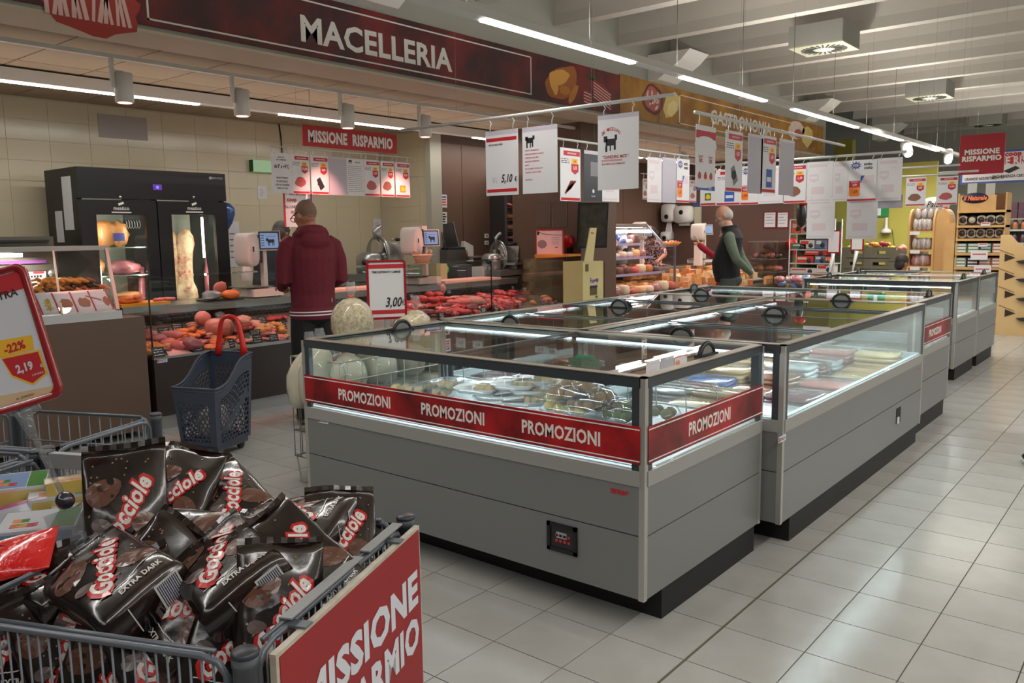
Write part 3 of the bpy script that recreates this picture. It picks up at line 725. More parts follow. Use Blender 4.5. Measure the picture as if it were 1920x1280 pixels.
for i in range(8): put(1190+R.random()*230,685+R.random()*25,.05,.06,.03,'red','beef_patty','round red minced patty at the back of the counter','meat','round red patties at the back',zr,up=.06,seed=i%6,ns=.15)
for i in range(7): put(1350+R.random()*130,650+R.random()*40,.04,.09,.03,'red','red_fillet','dark red fillet stacked near the column','meat','dark red fillets near the column',zr,up=.08,seed=i%6)
for i in range(16):
    c=dk(*zr(1520+R.random()*150,655+R.random()*25),.08); sausage('thin_salami','thin dark salami in the bundle near the column','sausage','thin dark salami bundle',[c+V(R.uniform(-.02,.02),-.08+.04*k,.004*math.sin(k)) for k in range(5)],.011,'deep')
for i in range(10): put(1640+R.random()*170,700+R.random()*60,.04,.06,.03,'tan' if i%2 else 'mauve','cold_cut','small cold cut at the far right end of the meat counter','meat','small cold cuts at the far right end',zr,up=.02,seed=i%6)
# trays
for (x0,x1,y1,lb) in ((1070,1240,790,'black oval tray under the pale fat joint'),(1340,1530,790,'black tray with chopped red meat near the column'),(920,1040,690,'black tray behind the upright marbled joint')):
    a=dk(*zr(x0,y1),.0);c=dk(*zr(x1,y1),0); m_=(a+c)/2
    b=B().obox(m_+V(-.08,0,.02),(.1,0,.0),(0,(c.y-a.y)/2,0),(0,0,.022)); tag(b.obj('meat_tray',[BLACK]),lb,'tray')
for i in range(9): put(1360+R.random()*150,735+R.random()*20,.02,.03,.012,'red','stew_cube','chopped red cube in the black tray near the column','meat','chopped red cubes in the black tray',zr,up=.055,seed=i%6)
# price cards
CARD=mat('card_black',(20,20,22),.55); CHALK=mat('chalk_white',(200,200,196),.7)
def card(px,py,wd,h,lb,x=None,up=.02,c=None,rot=0):
    c=c or dk(px,py,up); t=V(0,math.cos(rot),math.sin(rot)); upv=V(-.35,-math.sin(rot)*.9,math.cos(rot)).normalized(); n=t.cross(upv)
    b=B(); b.obox(c,t*wd/2,upv*h/2,n*.001,0)
    for r_ in range(3):
        yy=h*(.26-.26*r_); x0=-wd*.36
        while x0<wd*.3:
            L=R.uniform(.06,.14)*wd; j=R.uniform(-.03,.03)*h
            b.obox(c+t*(x0+L/2)+upv*(yy+j)+n*.0015,t*L/2,upv*h*R.uniform(.02,.055),n*.0004,1); x0+=L+wd*R.uniform(.02,.05)
    return tag(b.obj('price_card',[CARD,CHALK]),lb,'price card','black handwritten price cards in the meat counter')
for i,(zx,zy,w_,h_,lb) in enumerate(((300,390,.10,.07,'above the pink veal at the left'),(465,335,.10,.07,'behind the marinated chicken'),(235,640,.10,.08,'at the front left corner of the counter'),(712,580,.09,.075,'in front of the large turkey thigh'),(785,295,.05,.05,'on the long boiled roll'),(1115,530,.05,.08,'left of the red basket handle'),(1480,255,.09,.07,'above the golden drumsticks'),(1425,480,.09,.08,'right of the red basket handle'),(1620,460,.09,.06,'left of the standing man at the front edge'),(1400,400,.12,.05,'dark board behind the basket handle'),(48,310,.06,.08,'at the far left edge of the glass'),(1750,320,.04,.08,'just left of the man in maroon'))):
    card(*zc(zx,zy),w_,h_,'black handwritten price card '+lb,up=.05)
for i,(zx,zy,w_,h_,lb) in enumerate(((748,870,.08,.07,'first right of the 3,00 sign, low'),(885,855,.07,.07,'second right of the 3,00 sign along the front edge'),(1235,805,.08,.07,'in front of the black oval tray'),(1340,795,.06,.07,'left of the chopped meat tray'),(1540,765,.06,.06,'right of the chopped meat tray'),(1725,748,.05,.05,'near the counter end, first of three'),(1785,742,.05,.05,'near the counter end, second of three'),(1840,738,.05,.05,'near the counter end, last of three'),(815,605,.05,.08,'top of the rolled roasts'),(885,680,.08,.07,'right of the rolled roasts'),(945,655,.08,.05,'leaning on the back tray'),(635,695,.07,.06,'just right of the 3,00 price sign'),(1580,635,.09,.05,'above the thin salami bundle'),(205,655,.07,.05,'behind the knotted pasta bag'),(1480,620,.05,.04,'above the dark red fillets'))):
    card(*zr(zx,zy),w_,h_,'black handwritten price card '+lb,up=.07)
# board with meat on the worktop at the left end
WZ=.93
yb=mat('board_yellow',(222,150,30),.45); PB=mat('board_pink',(222,176,160),.5)
a=aX(228,574,-6.35);c=aX(320,566,-6.35)
b=B().box((-6.35,a.y,a.z-.012),(-6.62,c.y,a.z+.012)); o=b.obj('cutting_board',[yb]); tag(o,'yellow cutting board with raw meat beside the roast chicken case','cutting board')
for i in range(9): piece('chicken_fillet','raw orange chicken fillet piled on the yellow board','meat','chicken fillets on the yellow board',V(-6.42-.1*R.random(),a.y+.06+.16*R.random(),a.z+.03+.03*R.random()),.03,.055,.02,R.random()*3,0,0,'orange',.5,2.2,i%6)
for i in range(7): piece('pink_mince','pink mince portion at the right of the yellow board','meat','pink mince portions on the yellow board',V(-6.42-.05*R.random(),a.y+.3+.16*R.random(),a.z+.024),.02,.04,.014,R.random()*3,0,0,'pink',.5,2.2,i%6)
B_=B().box((-6.38,a.y+.02,.93),(-6.58,c.y-.03,a.z-.012)); tag(B_.obj('board_stand',[STEEL]),'steel ledge under the yellow cutting board','stand')
for yy,zz,xx,lb in (((585),(628),-6.95,'long pale pink cutting board on the worktop behind the man'),):
    p=aX(655,598,-6.85);q=aX(720,594,-6.85); B_=B().box((-6.84,aX(640,600,-6.84).y-.4,.931),(-7.14,q.y+.15,.955)); tag(B_.obj('cutting_board',[PB]),lb,'cutting board')
p=aX(830,523,-6.9);q=aX(935,518,-6.9); B_=B().box((-6.86,p.y,.931),(-7.2,q.y,.955)); tag(B_.obj('cutting_board',[PB]),'pale pink cutting board on the worktop near the column','cutting board')
# foil packet tray on the worktop left
c=aX(415,552,-6.88); c.z=.93
tag(B().box(c+V(-.16,-.16,0.001),c+V(.06,.2,.012)).obj('display_tray',[BLACK]),'flat black tray with wrapped meat on the worktop','tray')
o=piece('foil_parcel','crumpled silver foil parcel on the black tray','meat',None,c+V(0,-.09,.055),.07,.09,.045,.3,0,0,'pale',.5,6,1); o.data=o.data.copy(); o.data.materials[0]=mat('foil',(200,200,205),.2,.95,bump=.8,bscale=60)
piece('stuffed_roll','orange breaded meat loaf on the black tray','meat',None,c+V(0.02,.08,.055),.06,.10,.045,.1,0,0,'orange',.15,3,2)
piece('pink_roast_slice','pink sliced roast leaning on top of the orange loaf','meat',None,c+V(-.05,.02,.12),.03,.08,.06,.2,.4,0,'mortadella',.15,2,3)
# ================================================================ ROTISSERIE CASE (left)
RB=mat('case_brown',(92,74,62),.5,bump=.02,bscale=500); CASEW=mat('case_white',(190,192,192),.35,.3)
RX0=-6.08; ye=3.0; ys=.9
rt=thing('rotisserie_case','brown heated display case with slanted glass and roast chickens','display case',(RX0,2,0))
B().box((RX0,ys,.06),(-7.2,ye,.925)).obj('base',[RB],rt)
for y in (ye-.12,ys+.12): B().lathe((RX0-.12,y,.0),[(.02,0),(.035,.01),(.035,.05),(.02,.06)],12).obj('castor',[BLACK],rt)
te=aX(205,461,-6.62); zt=te.z; yt=te.y-.02
b=B().box((RX0+.005,ys,.925),(-7.2,aX(228,578,RX0).y,.985)); b.obj('white_ledge',[CASEW],rt)
yE=aX(228,578,RX0).y
# interior floor, slanted picture strip
B().box((-6.2,ys,.985),(-7.2,yE,.99)).obj('case_floor',[STEEL],rt)
p0=V(RX0-.03,0,.99);p1=V(-6.24,0,1.14); sd=(p1-p0).normalized(); nn=V(0,1,0).cross(sd)
if nn.x<0: nn=-nn
b=B(); b.add([(p0.x,ys,p0.z),(p0.x,yE-.03,p0.z),(p1.x,yE-.06,p1.z),(p1.x,ys,p1.z)],[(0,1,2,3)],0)
def stripf(x,y): q=p0+sd*y+V(0,x,0)+nn*.002; return q
L=(p1-p0).length; tiles=[(430,497),(500,705),(710,920),(925,1140),(1145,1350)]
zl=lambda zx,zy:(zx/6.4,440+zy/6.4)
kinds=['pic_ribs','pic_fries','pic_wing','pic_roll','pic_leg']
for i,(a,c) in enumerate(tiles):
    ya=aX(*zl(a,850),-6.14).y; yc_=aX(*zl(c,850),-6.14).y
    b.quad(stripf(ya,.012),stripf(yc_-.01,.012),stripf(yc_-.01,L-.02),stripf(ya,L-.02),1)
    b.quad(stripf(yc_-.012,0.004),stripf(yc_,0.004),stripf(yc_,L-.01),stripf(yc_-.012,L-.01),2)
    m_=(ya+yc_)/2; n=16
    if i==1:
        for k in range(26):
            x=R.uniform(ya+.04,yc_-.04);y=R.uniform(.04,.13);a_=R.uniform(0,3.1); d=(math.cos(a_)*.02,math.sin(a_)*.02); e=(-d[1]*.15,d[0]*.15)
            b.add([stripf(x-d[0]-e[0],y-d[1]-e[1])+nn*.001,stripf(x+d[0]-e[0],y+d[1]-e[1])+nn*.001,stripf(x+d[0]+e[0],y+d[1]+e[1])+nn*.001,stripf(x-d[0]+e[0],y-d[1]+e[1])+nn*.001],[(0,1,2,3)],4)
    else:
        w_=(yc_-ya)*.36
        pts=[stripf(m_+w_*math.cos(k*6.283/n)*(1+.25*noise.noise(V(k*.7,i,0)))*(1 if i!=4 else .5)+(.03 if i==4 else 0),.085+.045*math.sin(k*6.283/n)*(1+.3*noise.noise(V(k*.9,i+5,0))))+nn*.001 for k in range(n)]
        b.add(pts,[tuple(range(n))],3)
        if i==4: b.quad(stripf(m_-.1,.135)+nn*.001,stripf(m_-.0,.09)+nn*.001,stripf(m_+.0,.105)+nn*.001,stripf(m_-.1,.15)+nn*.001,3)
b.obj('picture_strip',[CASEW,mat('pic_ground',(176,186,194),.5),mat('pic_red',(150,30,36),.5),mat('pic_brown',(120,84,62),.5),mat('pic_yellow',(180,160,70),.5)],rt)
# frame: top profile, slanted end frame, glass
B().box((-6.60,ys,zt-.03),(-7.2,yt,zt+.004)).obj('top_frame',[ALU],rt)
b=B()
def bar(b,a,c,w_=.012,mi=0):
    a=V(a);c=V(c);d=(c-a).normalized(); s=V(0,1,0); n=d.cross(s).normalized(); s=n.cross(d); b.obox((a+c)/2,d*((c-a).length/2),s*w_,n*w_,mi)
bar(b,(RX0-.02,yE-.02,.985),(-6.61,yt-.012,zt-.02)); bar(b,(-7.19,yE-.02,.985),(-7.19,yt-.012,zt-.02)); b.obj('end_frame',[ALU],rt)
ym=aX(113,575,RX0-.03).y; yn=aX(100,475,-6.6).y
for (a0,a1,b0,b1) in ((ys,ym-.01,ys,yn-.01),(ym+.01,yE-.03,yn+.01,yt-.03)):
    b=B(); b.add([(RX0-.015,a0,.99),(RX0-.015,a1,.99),(-6.6,b1,zt-.03),(-6.6,b0,zt-.03)],[(0,1,2,3)]); b.obj('front_glass',[GLASS],rt)
bar2=B(); bar(bar2,(RX0-.012,ym,.99),(-6.6,yn,zt-.03),.006); bar2.obj('glass_joint',[mat('rubber_pale',(176,176,160),.5)],rt)
b=B(); b.add([(RX0-.02,yE-.02,.99),(-7.19,yE-.02,.99),(-7.19,yt-.012,zt-.03),(-6.61,yt-.012,zt-.03)],[(0,1,2,3)]); b.obj('side_glass',[GLASS],rt)
# back: stainless oven wall and black panel
yk=aX(112,530,-7.15).y; ykr=aX(184,530,-7.15).y
B().box((-7.16,ys,.99),(-7.19,yk,zt-.03)).obj('steel_back',[STEEL2],rt)
B().box((-7.14,yk,.99),(-7.17,ykr,zt-.03)).obj('black_back',[mat('back_black',(40,42,42),.3)],rt)
pp=aX(56,520,-7.15); 
b=B().box((-7.135,pp.y-.13,pp.z-.055),(-7.15,pp.y+.13,pp.z+.055)).obj('control_plate',[mat('plate_grey',(60,60,58),.4)],rt)
q=B(); q.box((-7.13,pp.y-.115,pp.z-.045),(-7.135,pp.y+.115,pp.z+.045),0)
for k in range(8): q.box((-7.127,pp.y+.0+.022*(k%4),pp.z-.03+.03*(k//4)),(-7.13,pp.y+.014+.022*(k%4),pp.z-.014+.03*(k//4)),1)
q.lathe((-7.13,pp.y-.06,pp.z-.005),[(.03,0),(.03,.004)],16,(1,0,0),2); q.box((-7.127,pp.y+.02,pp.z+.03),(-7.13,pp.y+.1,pp.z+.045),3)
q.obj('control_labels',[PAPER,INK,mat('dial_grey',(120,120,116),.4),mat('digit_red',(210,50,60),.4,emit=1)],b)
B().lathe(aX(96,512,-7.14),[(.03,0),(.03,.03)],16,(1,0,0)).obj('dial',[ALU],rt)
B().box((-7.05,ys,zt-.075),(-7.09,yn-.05,zt-.045)).obj('case_tube',[TUBE],rt)
area('case_lamp',(-7.0,1.9,zt-.08),.04,1.6,20,(1,.95,.8))
B().box((-7.13,1.9,1.325),(-7.15,aX(85,497,-7.15).y,1.35)).obj('purple_strip',[mat('purple_tape',(120,60,140),.5)],rt)
# roast chickens: body with legs and wings
for i,(zx,zy,kd,lb) in enumerate(((590,590,'gold','top left of the roast heap'),(690,600,'gold','top centre of the roast heap'),(790,590,'gold','top, right of centre'),(880,590,'roast','reddish one at the upper right'),(490,680,'gold','lower left, golden'),(600,680,'roast','lower row, second'),(720,700,'gold','lower middle, at the glass joint'),(820,690,'roast','lower row, before the dark one'),(920,650,'burnt','dark charred piece on the right'),(1060,670,'orange','small orange piece at the right end'),(430,720,'burnt','dark piece at the left end'))):
    c=aX(*zl(zx,zy),-6.72); c.z=max(c.z,1.03)
    t=thing('roast_chicken','roast chicken in the heated case, '+lb,'roast chicken',c,'roast chickens in the heated case'); m_=MM[kd]
    B().ell(c,(.06,0,0),(0,.085,0),(0,0,.05),12,8,0,.35,3,i).obj('body',[m_],t)
    for s in (-1,1):
        a=c+V(.03,s*.045,.01); B().tube([a,a+V(.03,.03*s+.02,.02),a+V(.05,.045*s+.05,.0)],[.03,.02,.009],7).obj('leg',[m_],t)
        a=c+V(.0,s*.06,.02); B().tube([a,a+V(.02,-.03,.025),a+V(.03,-.07,.01)],[.02,.013,.006],6).obj('wing',[m_],t)
    tray=c
B_=B().box((-6.45,ys+.1,.991),(-7.0,aX(*zl(1130,700),-6.72).y+.05,1.01)); tag(B_.obj('roasting_tray',[STEEL]),'steel tray under the roast chickens in the heated case','tray')
# oven hood behind
hd=thing('oven_hood','steel oven hood edge behind the heated case at the far left','hood',(-8.2,2.2,1.5))
a=aX(0,450,-8.1);c=aX(100,447,-8.1)
B().box((-8.1,a.y-.8,c.z-.08),(-8.6,c.y,c.z+.02)).obj('hood_body',[mat('hood_grey',(100,98,88),.5,.4)],hd)
B().box((-8.07,a.y-.8,c.z-.03),(-8.1,c.y-.05,c.z-.01)).obj('hood_slot',[mat('hood_dark',(40,40,36),.6)],hd)
B().box((-8.15,a.y-.8,0),(-8.6,c.y-.1,c.z-.08)).obj('oven_body',[mat('oven_dark',(48,46,42),.5)],hd)
# ---------------------------------------------------------------- MEAT AGEING CABINET
KB=mat('cabinet_black',(20,21,23),.42); FXX=-8.0
fy0,fy1=aX(143,318,FXX).y,aX(421.5,326,FXX).y; ft=aX(421.5,326,FXX).z
ag=thing('ageing_cabinet','tall black two door glass cabinet with hanging meat','refrigerator',(FXX,(fy0+fy1)/2,0))
D_=.72
ym_=aX(297,430,FXX).y; zd=aX(297,376,FXX).z
b=B(); b.box((FXX-D_,fy0,0),(FXX-.05,fy0+.05,ft)); b.box((FXX-D_,fy1-.05,0),(FXX-.05,fy1,ft)); b.box((FXX-D_,fy0+.05,ft-.05),(FXX-.05,fy1-.05,ft)); b.box((FXX-D_,fy0+.05,0),(FXX-D_+.04,fy1-.05,ft-.05)); b.box((FXX-D_+.04,fy0+.05,0),(FXX-.05,fy1-.05,.25)); b.box((FXX-D_+.04,ym_-.03,.25),(FXX-.05,ym_+.03,ft-.05)); b.obj('carcass',[KB],ag)
B().box((FXX-.05,fy0,zd+.01),(FXX,fy1,ft)).obj('fascia',[KB],ag)
B().box((FXX-D_+.045,fy0+.055,.26),(FXX-D_+.05,fy1-.055,ft-.06)).obj('steel_lining',[mat('lining',(150,152,136),.4,.2)],ag)
wins=[(aX(180,402,FXX),aX(273,402,FXX),fy0,ym_-.006),(aX(321,402,FXX),aX(403,402,FXX),ym_+.006,fy1)]
txt=[((aX(227,390,FXX)),.16),((aX(364,390,FXX)),.16)]
for i,(p,q,d0,d1) in enumerate(wins):
    zt_w=p.z; zb_w=.75
    b=B(); X0,X1=FXX-.045,FXX+.004
    b.box((X0,d0,.12),(X1,p.y,zd-.004)); b.box((X0,q.y,.12),(X1,d1,zd-.004)); b.box((X0,p.y,zt_w),(X1,q.y,zd-.004)); b.box((X0,p.y,.12),(X1,q.y,zb_w))
    dr=b.obj('door',[KB],ag)
    B().box((FXX-.02,p.y,zb_w),(FXX-.014,q.y,zt_w)).obj('door_glass',[GLASS],dr)
    b=B(); c=txt[i][0]; c=V(X1+.0015,c.y,c.z); b.text('meatico',c,(0,1,0),(0,0,1),.035,0,bold=.012,sx=.95); b.box((X1,c.y-.095,c.z-.047),(X1+.002,c.y+.095,c.z-.035)); b.obox(c+V(0,.0,.042),(0,.025,.01),(0,-.004,.010),(.001,0,0)); b.obj('logo',[PW],dr)
    # led strip, shelves, contents
    ly=q.y-.04 if i else p.y+.08
    z0_,z1_=(zt_w-.45,zt_w-.02) if i else (.95,1.25)
    B().box((FXX-.2,ly-.012,z0_ if i else .9),(FXX-.19,ly+.012,z1_)).obj('led_strip',[mat('led_warm',(255,250,225),.4,emit=6,ecol=(255,250,225))],ag)
    if i==0:
        for zz in (aX(230,463,FXX-.2).z,aX(230,515,FXX-.2).z): B().box((FXX-.1,d0+.06,zz-.01),(FXX-.6,d1-.03,zz)).obj('shelf',[mat('shelf_glass',(150,160,150),.2,.2)],ag)
        for k in range(6):
            c=aX(236+k*5,424,FXX-.3); B().tube([c+V(0,0,.06),c+V(0,.01,.04),c+V(0,.012,0),c+V(0,-.005,-.025),c+V(0,-.018,0)],.004,5).obj('hook',[CHROME],ag)
    area('cabinet_led',(FXX-.06,q.y-.03 if i else p.y+.03,1.35),1.0,.03,5,(1,.98,.88),(0,math.pi/2,0)); area('cabinet_led',(FXX-.06,p.y+.03 if i else q.y-.03,1.35),1.0,.03,4,(1,.98,.88),(0,math.pi/2,0))
FATM=mat('aged_fat',(206,182,140),.6,ramp=((.42,(196,172,134)),(.52,(176,136,104)),(.6,(140,70,60))),vscale=7,bump=.9,bscale=18)
b=B(); b.text('MANCINI',aX(407,334,FXX)+V(.002,0,0),(0,1,0),(0,0,1),.02,0,bold=.02); b.box((FXX+.0005,aX(392,334,FXX).y,aX(392,336,FXX).z),(FXX+.002,aX(397,334,FXX).y,aX(392,331,FXX).z)); b.obj('maker_badge',[mat('badge_grey',(150,150,150),.4,.5)],ag)
c=aX(295,351,FXX); b=B().box((FXX,c.y-.045,c.z-.028),(FXX+.003,c.y+.045,c.z+.028)).box((FXX+.003,c.y-.012,c.z-.012),(FXX+.004,c.y+.012,c.z+.012),1); b.obj('display',[mat('disp_purple',(90,50,140),.3,emit=.6),mat('disp_blue',(80,120,255),.3,emit=1.5)],ag)
for px in (225,363): c=aX(px,370,FXX); B().lathe(V(FXX,c.y,c.z),[(.014,0),(.012,.01)],12,(1,0,0)).obj('lock',[CHROME],ag)
# hanging meat, each piece its own thing
def hang(lb,px,p0y,p1y,dx,prof,kd='fat',grp=None):
    a=aX(px,p0y,FXX-dx); c=aX(px,p1y,FXX-dx); n=len(prof); b=B(); rr=[]
    for k,(r,off) in enumerate(prof):
        p=a+(c-a)*(k/(n-1))+V(0,off,0); rr.append([p+V(math.cos(t)*r*.8*(1+.15*noise.noise(V(k,t,1))),math.sin(t)*r*(1+.2*noise.noise(V(k,t,4))),0) for t in [2*math.pi*j/14 for j in range(14)]])
    b.rings(rr); o=b.obj('hanging_meat',[FATM if kd=='fat' else MM[kd]]); setorigin(o,c); return tag(o,lb,'meat')
hang('tall pale fat covered beef side hanging in the right hand door',347,428,572,.3,[(.03,0),(.085,.0),(.1,0),(.085,0),(.08,0),(.078,0),(.08,0),(.09,.005),(.11,.02),(.12,.03),(.1,.03)])
hang('narrow pale beef side behind the left edge of the right hand door',326,435,580,.35,[(.02,0),(.05,0),(.055,0),(.05,0),(.045,0),(.05,0),(.05,0),(.03,0)])
hang('reddish hanging rib strip at the right of the right hand door',392,430,555,.4,[(.02,0),(.04,0),(.05,0),(.045,0),(.06,0),(.05,0),(.04,0)],'mauve')
hang('reddish strip of meat at the right edge of the left hand door',266,500,575,.3,[(.02,0),(.035,0),(.035,0),(.03,0)],'mauve')
for i,(px,py,sx,sy,sz,kd,lb) in enumerate(((197,440,.1,.12,.14,'tan','pale wrapped joint at the left on the top shelf of the left hand door'),(221,440,.1,.10,.13,'tan','wrapped joint with blue ink beside it on the top shelf'),(232,502,.12,.16,.08,'mauve','dark aged joint on the middle shelf of the left hand door'),(245,508,.08,.1,.02,'pale','white fat slab under the dark aged joint'),(186,500,.06,.05,.08,'tan','small pale bone at the left of the middle shelf'),(238,552,.06,.14,.03,'tan','yellowish rib piece on the bottom of the left hand door'))):
    c=aX(px,py,FXX-.28); o=piece('aged_joint',lb,'meat',None,c,sx,sy,sz,0,0,0,kd,.3,2,i)
o=B().box(V(FXX-.165,0,0)+V(0,aX(212,440,FXX-.17).y,aX(212,452,FXX-.17).z),V(FXX-.17,0,0)+V(0,aX(233,440,FXX-.17).y,aX(212,437,FXX-.17).z)).obj('blue_label',[mat('label_blue',(60,60,130),.5)]); tag(o,'blue label hanging in front of the wrapped joint in the left door','label')
# papers on the cabinet's side
for (px,py,w_,h_,lb) in ((127,381,.2,.5,'tall white paper taped high on the side of the black cabinet'),(112,425,.16,.3,'lower white paper taped on the side of the black cabinet')):
    c=aY(px,py,fy0-.003); tag(B().box(c+V(-w_*.5,-.001,-h_/2),c+V(w_*.5,.001,h_/2)).obj('taped_paper',[PAPER]),lb,'paper')
# paper sheets on the cream wall, exit sign, wall notices
for (x0,y0,x1,y1,lb,cat) in ((183,212,278,264,'blank white board high on the cream wall','board'),(424,415,453,500,'white sheets pinned on the cream wall right of the black cabinet','paper'),(483,348,502,373,'small printed sheet on the cream wall below the green sign','paper'),(700,410,716,440,'small white notice on the cream wall behind the slicer','paper')):
    a=aX(x0,y0,XW+.01);c=aX(x1,y1,XW+.01); b=B().box((XW+.001,a.y,c.z),(XW+.006,c.y,a.z),0)
    if cat=='paper':
        for k in range(5): b.box((XW+.006,a.y+(c.y-a.y)*.2,c.z+(a.z-c.z)*(.2+.13*k)),(XW+.0065,a.y+(c.y-a.y)*R.uniform(.5,.85),c.z+(a.z-c.z)*(.225+.13*k)),1)
    tag(b.obj('wall_sheet',[mat('board_grey',(168,162,156),.5) if cat=='board' else PAPER,mat('ink_grey',(110,110,115),.6)]),lb,cat)
a=aX(468,300,XW+.01);c=aX(508,324,XW+.01)
t=thing('exit_sign','green emergency exit light on the cream wall','sign',(XW,(a.y+c.y)/2,c.z))
B().box((XW,a.y,c.z),(XW+.08,c.y+.1,a.z)).obj('sign_box',[mat('exit_pale',(170,190,160),.4,emit=.25,ecol=(150,220,160))],t)
B().box((XW,a.y-.004,c.z),(XW+.081,a.y+.0,a.z)).obj('sign_end',[mat('exit_green',(20,90,60),.4)],t)
a=aX(524,232,XW+.02);c=aX(530,288,XW+.02); B_=B().tube([V(XW+.01,a.y,a.z),V(XW+.012,a.y+.02,(a.z+c.z)/2),V(XW+.01,c.y,c.z),V(XW+.01,c.y,c.z-.9)],.008,6); tag(B_.obj('wall_cable',[BLACK]),'black cable running down the cream wall behind the hanging cards','cable')
# blue balloon half hidden by the cabinet
c=aX(420,405,-8.6); t=thing('balloon','blue balloon floating behind the right side of the black cabinet','balloon',c)
B().lathe(c,[(.0,-.2),(.03,-.17),(.09,-.08),(.125,.02),(.12,.09),(.08,.14),(0,.165)],18).obj('balloon_skin',[mat('balloon_blue',(40,76,140),.25,coat=.5)],t)
B().tube([c+V(0,0,-.2),c+V(.02,.0,-.5),c+V(0,0,-1.1)],.002,4).obj('string',[PAPER],t)
# ================================================================ SCALES, SLICERS, SEALER
SCW=mat('scale_white',(208,196,190),.4); SCD=mat('scale_dark',(40,34,36),.4)
def scalemachine(lb,pbody,pscr,X,wz=.93,h=1.0,base=True,cow=True):
    c=aX(*pscr,X); t=thing('counter_scale',lb,'scale',(X-.1,c.y-.15,wz))
    cb=aX(*pbody,X-.12)
    # printer body: rounded block hanging on the column
    b=B(); hh=.135*h; ww=.058*h
    def rr(cx,cy,cz,sx,sy,sz,n=20,e=3.2):
        out=[]
        for k in range(n):
            a=2*math.pi*k/n; q=(abs(math.cos(a))**(2/e))*math.copysign(1,math.cos(a)); w_=(abs(math.sin(a))**(2/e))*math.copysign(1,math.sin(a))
            out.append(V(cx,cy+q*sy,cz+w_*sz))
        return out
    b.rings([rr(cb.x-.12,cb.y,cb.z,0,ww*.9,hh*.94),rr(cb.x-.1,cb.y,cb.z,0,ww,hh),rr(cb.x+.1,cb.y,cb.z,0,ww,hh),rr(cb.x+.125,cb.y,cb.z,0,ww*.9,hh*.94)]); b.obj('printer_body',[SCW],t)
    B().box((cb.x-.09,cb.y+ww*.9,cb.z-hh*.8),(cb.x+.1,cb.y+ww*1.5,cb.z+hh*.85)).obj('printer_side',[SCD],t)
    B().box((cb.x-.11,cb.y+ww*1.45,cb.z+hh*.3),(cb.x+.08,c.y-.01,cb.z+hh*1.08)).obj('head',[SCW],t)
    B().box((cb.x+.124,cb.y-.012,cb.z-.02),(cb.x+.13,cb.y+.002,cb.z+.03)).obj('paper_slot',[SCD],t)
    B().box((c.x-.10,c.y-.045,wz+.06),(c.x-.04,c.y-.005,c.z-.02)).obj('column',[SCW],t)
    s=.085*h; n=V(.93,-.3,.1).normalized(); u=V(0,0,1).cross(n).normalized(); v=n.cross(u)
    o=B().obox(c,u*s*1.1,v*s*.95,n*.014).obj('screen',[SCW],t)
    q=B(); q.obox(c+n*.015,u*s*1.0,v*s*.86,n*.001,0); q.obox(c+n*.0165,u*s*.86,v*s*.72,n*.0008,1)
    if cow:
        # engraved picture: small ox outline and lettering
        k=s/.085; cc=c+n*.0185+u*.015
        q.obox(cc+v*-.005*k,u*.028*k,v*.014*k,n*.0003,2); q.obox(cc-u*.03*k+v*.006*k,u*.01*k,v*.012*k,n*.0003,2)
        for dx in (-.022,-.012,.012,.024): q.obox(cc+u*dx*k-v*.028*k,u*.003*k,v*.014*k,n*.0003,2)
        q.text('DAL MACELLAIO',cc+v*.032*k,u,v,.009*k,3,bold=.02,sx=.8)
        for i in range(5): q.obox(c+n*.018-u*.055*k+v*(.04-.02*i)*k,u*.012*k,v*.003*k,n*.0003,2)
    q.obj('display',[SCD,mat('screen_blue',(96,118,150),.25,emit=.7,ecol=(110,135,175)),mat('screen_ink',(30,38,52),.5),mat('screen_red',(150,70,80),.5)],o)
    if base:
        B().box((c.x-.3,cb.y-.06,wz+.012),(c.x+.06,c.y+.1,wz+.085)).obj('base',[SCW],t)
        B().box((c.x-.28,cb.y-.12,wz+.098),(c.x+.02,cb.y+.2,wz+.108)).obj('weighing_plate',[STEEL],t)
        for sx in (-.27,.03):
            for yy in (cb.y-.03,c.y+.07): B().lathe((c.x+sx,yy,wz+.0),[(.012,0),(.012,.015)],8).obj('foot',[BLACK],t)
        B().box((c.x-.15,cb.y+.0,wz+.085),(c.x-.1,cb.y+.05,wz+.098)).obj('plate_mount',[STEEL],t)
    return t
scalemachine('white counter scale with lit screen left of the man in maroon',(462,468),(504,451),-6.9,h=1.18)
scalemachine('white counter scale with lit screen behind the 3,00 price sign',(771,452),(807,446),-6.9,h=1.2)
# white wrapping cloth under the left scale
c=aX(462,512,-6.85); tag(B().ell(c+V(0,0,-.01),(.04,0,0),(0,.06,0),(0,0,.07),12,8,0,.4,3,2).obj('plastic_bag',[glass('thin_bag',(235,235,238),.9,.15,haze=.35)]),'crumpled clear plastic bag hanging under the left scale','bag')
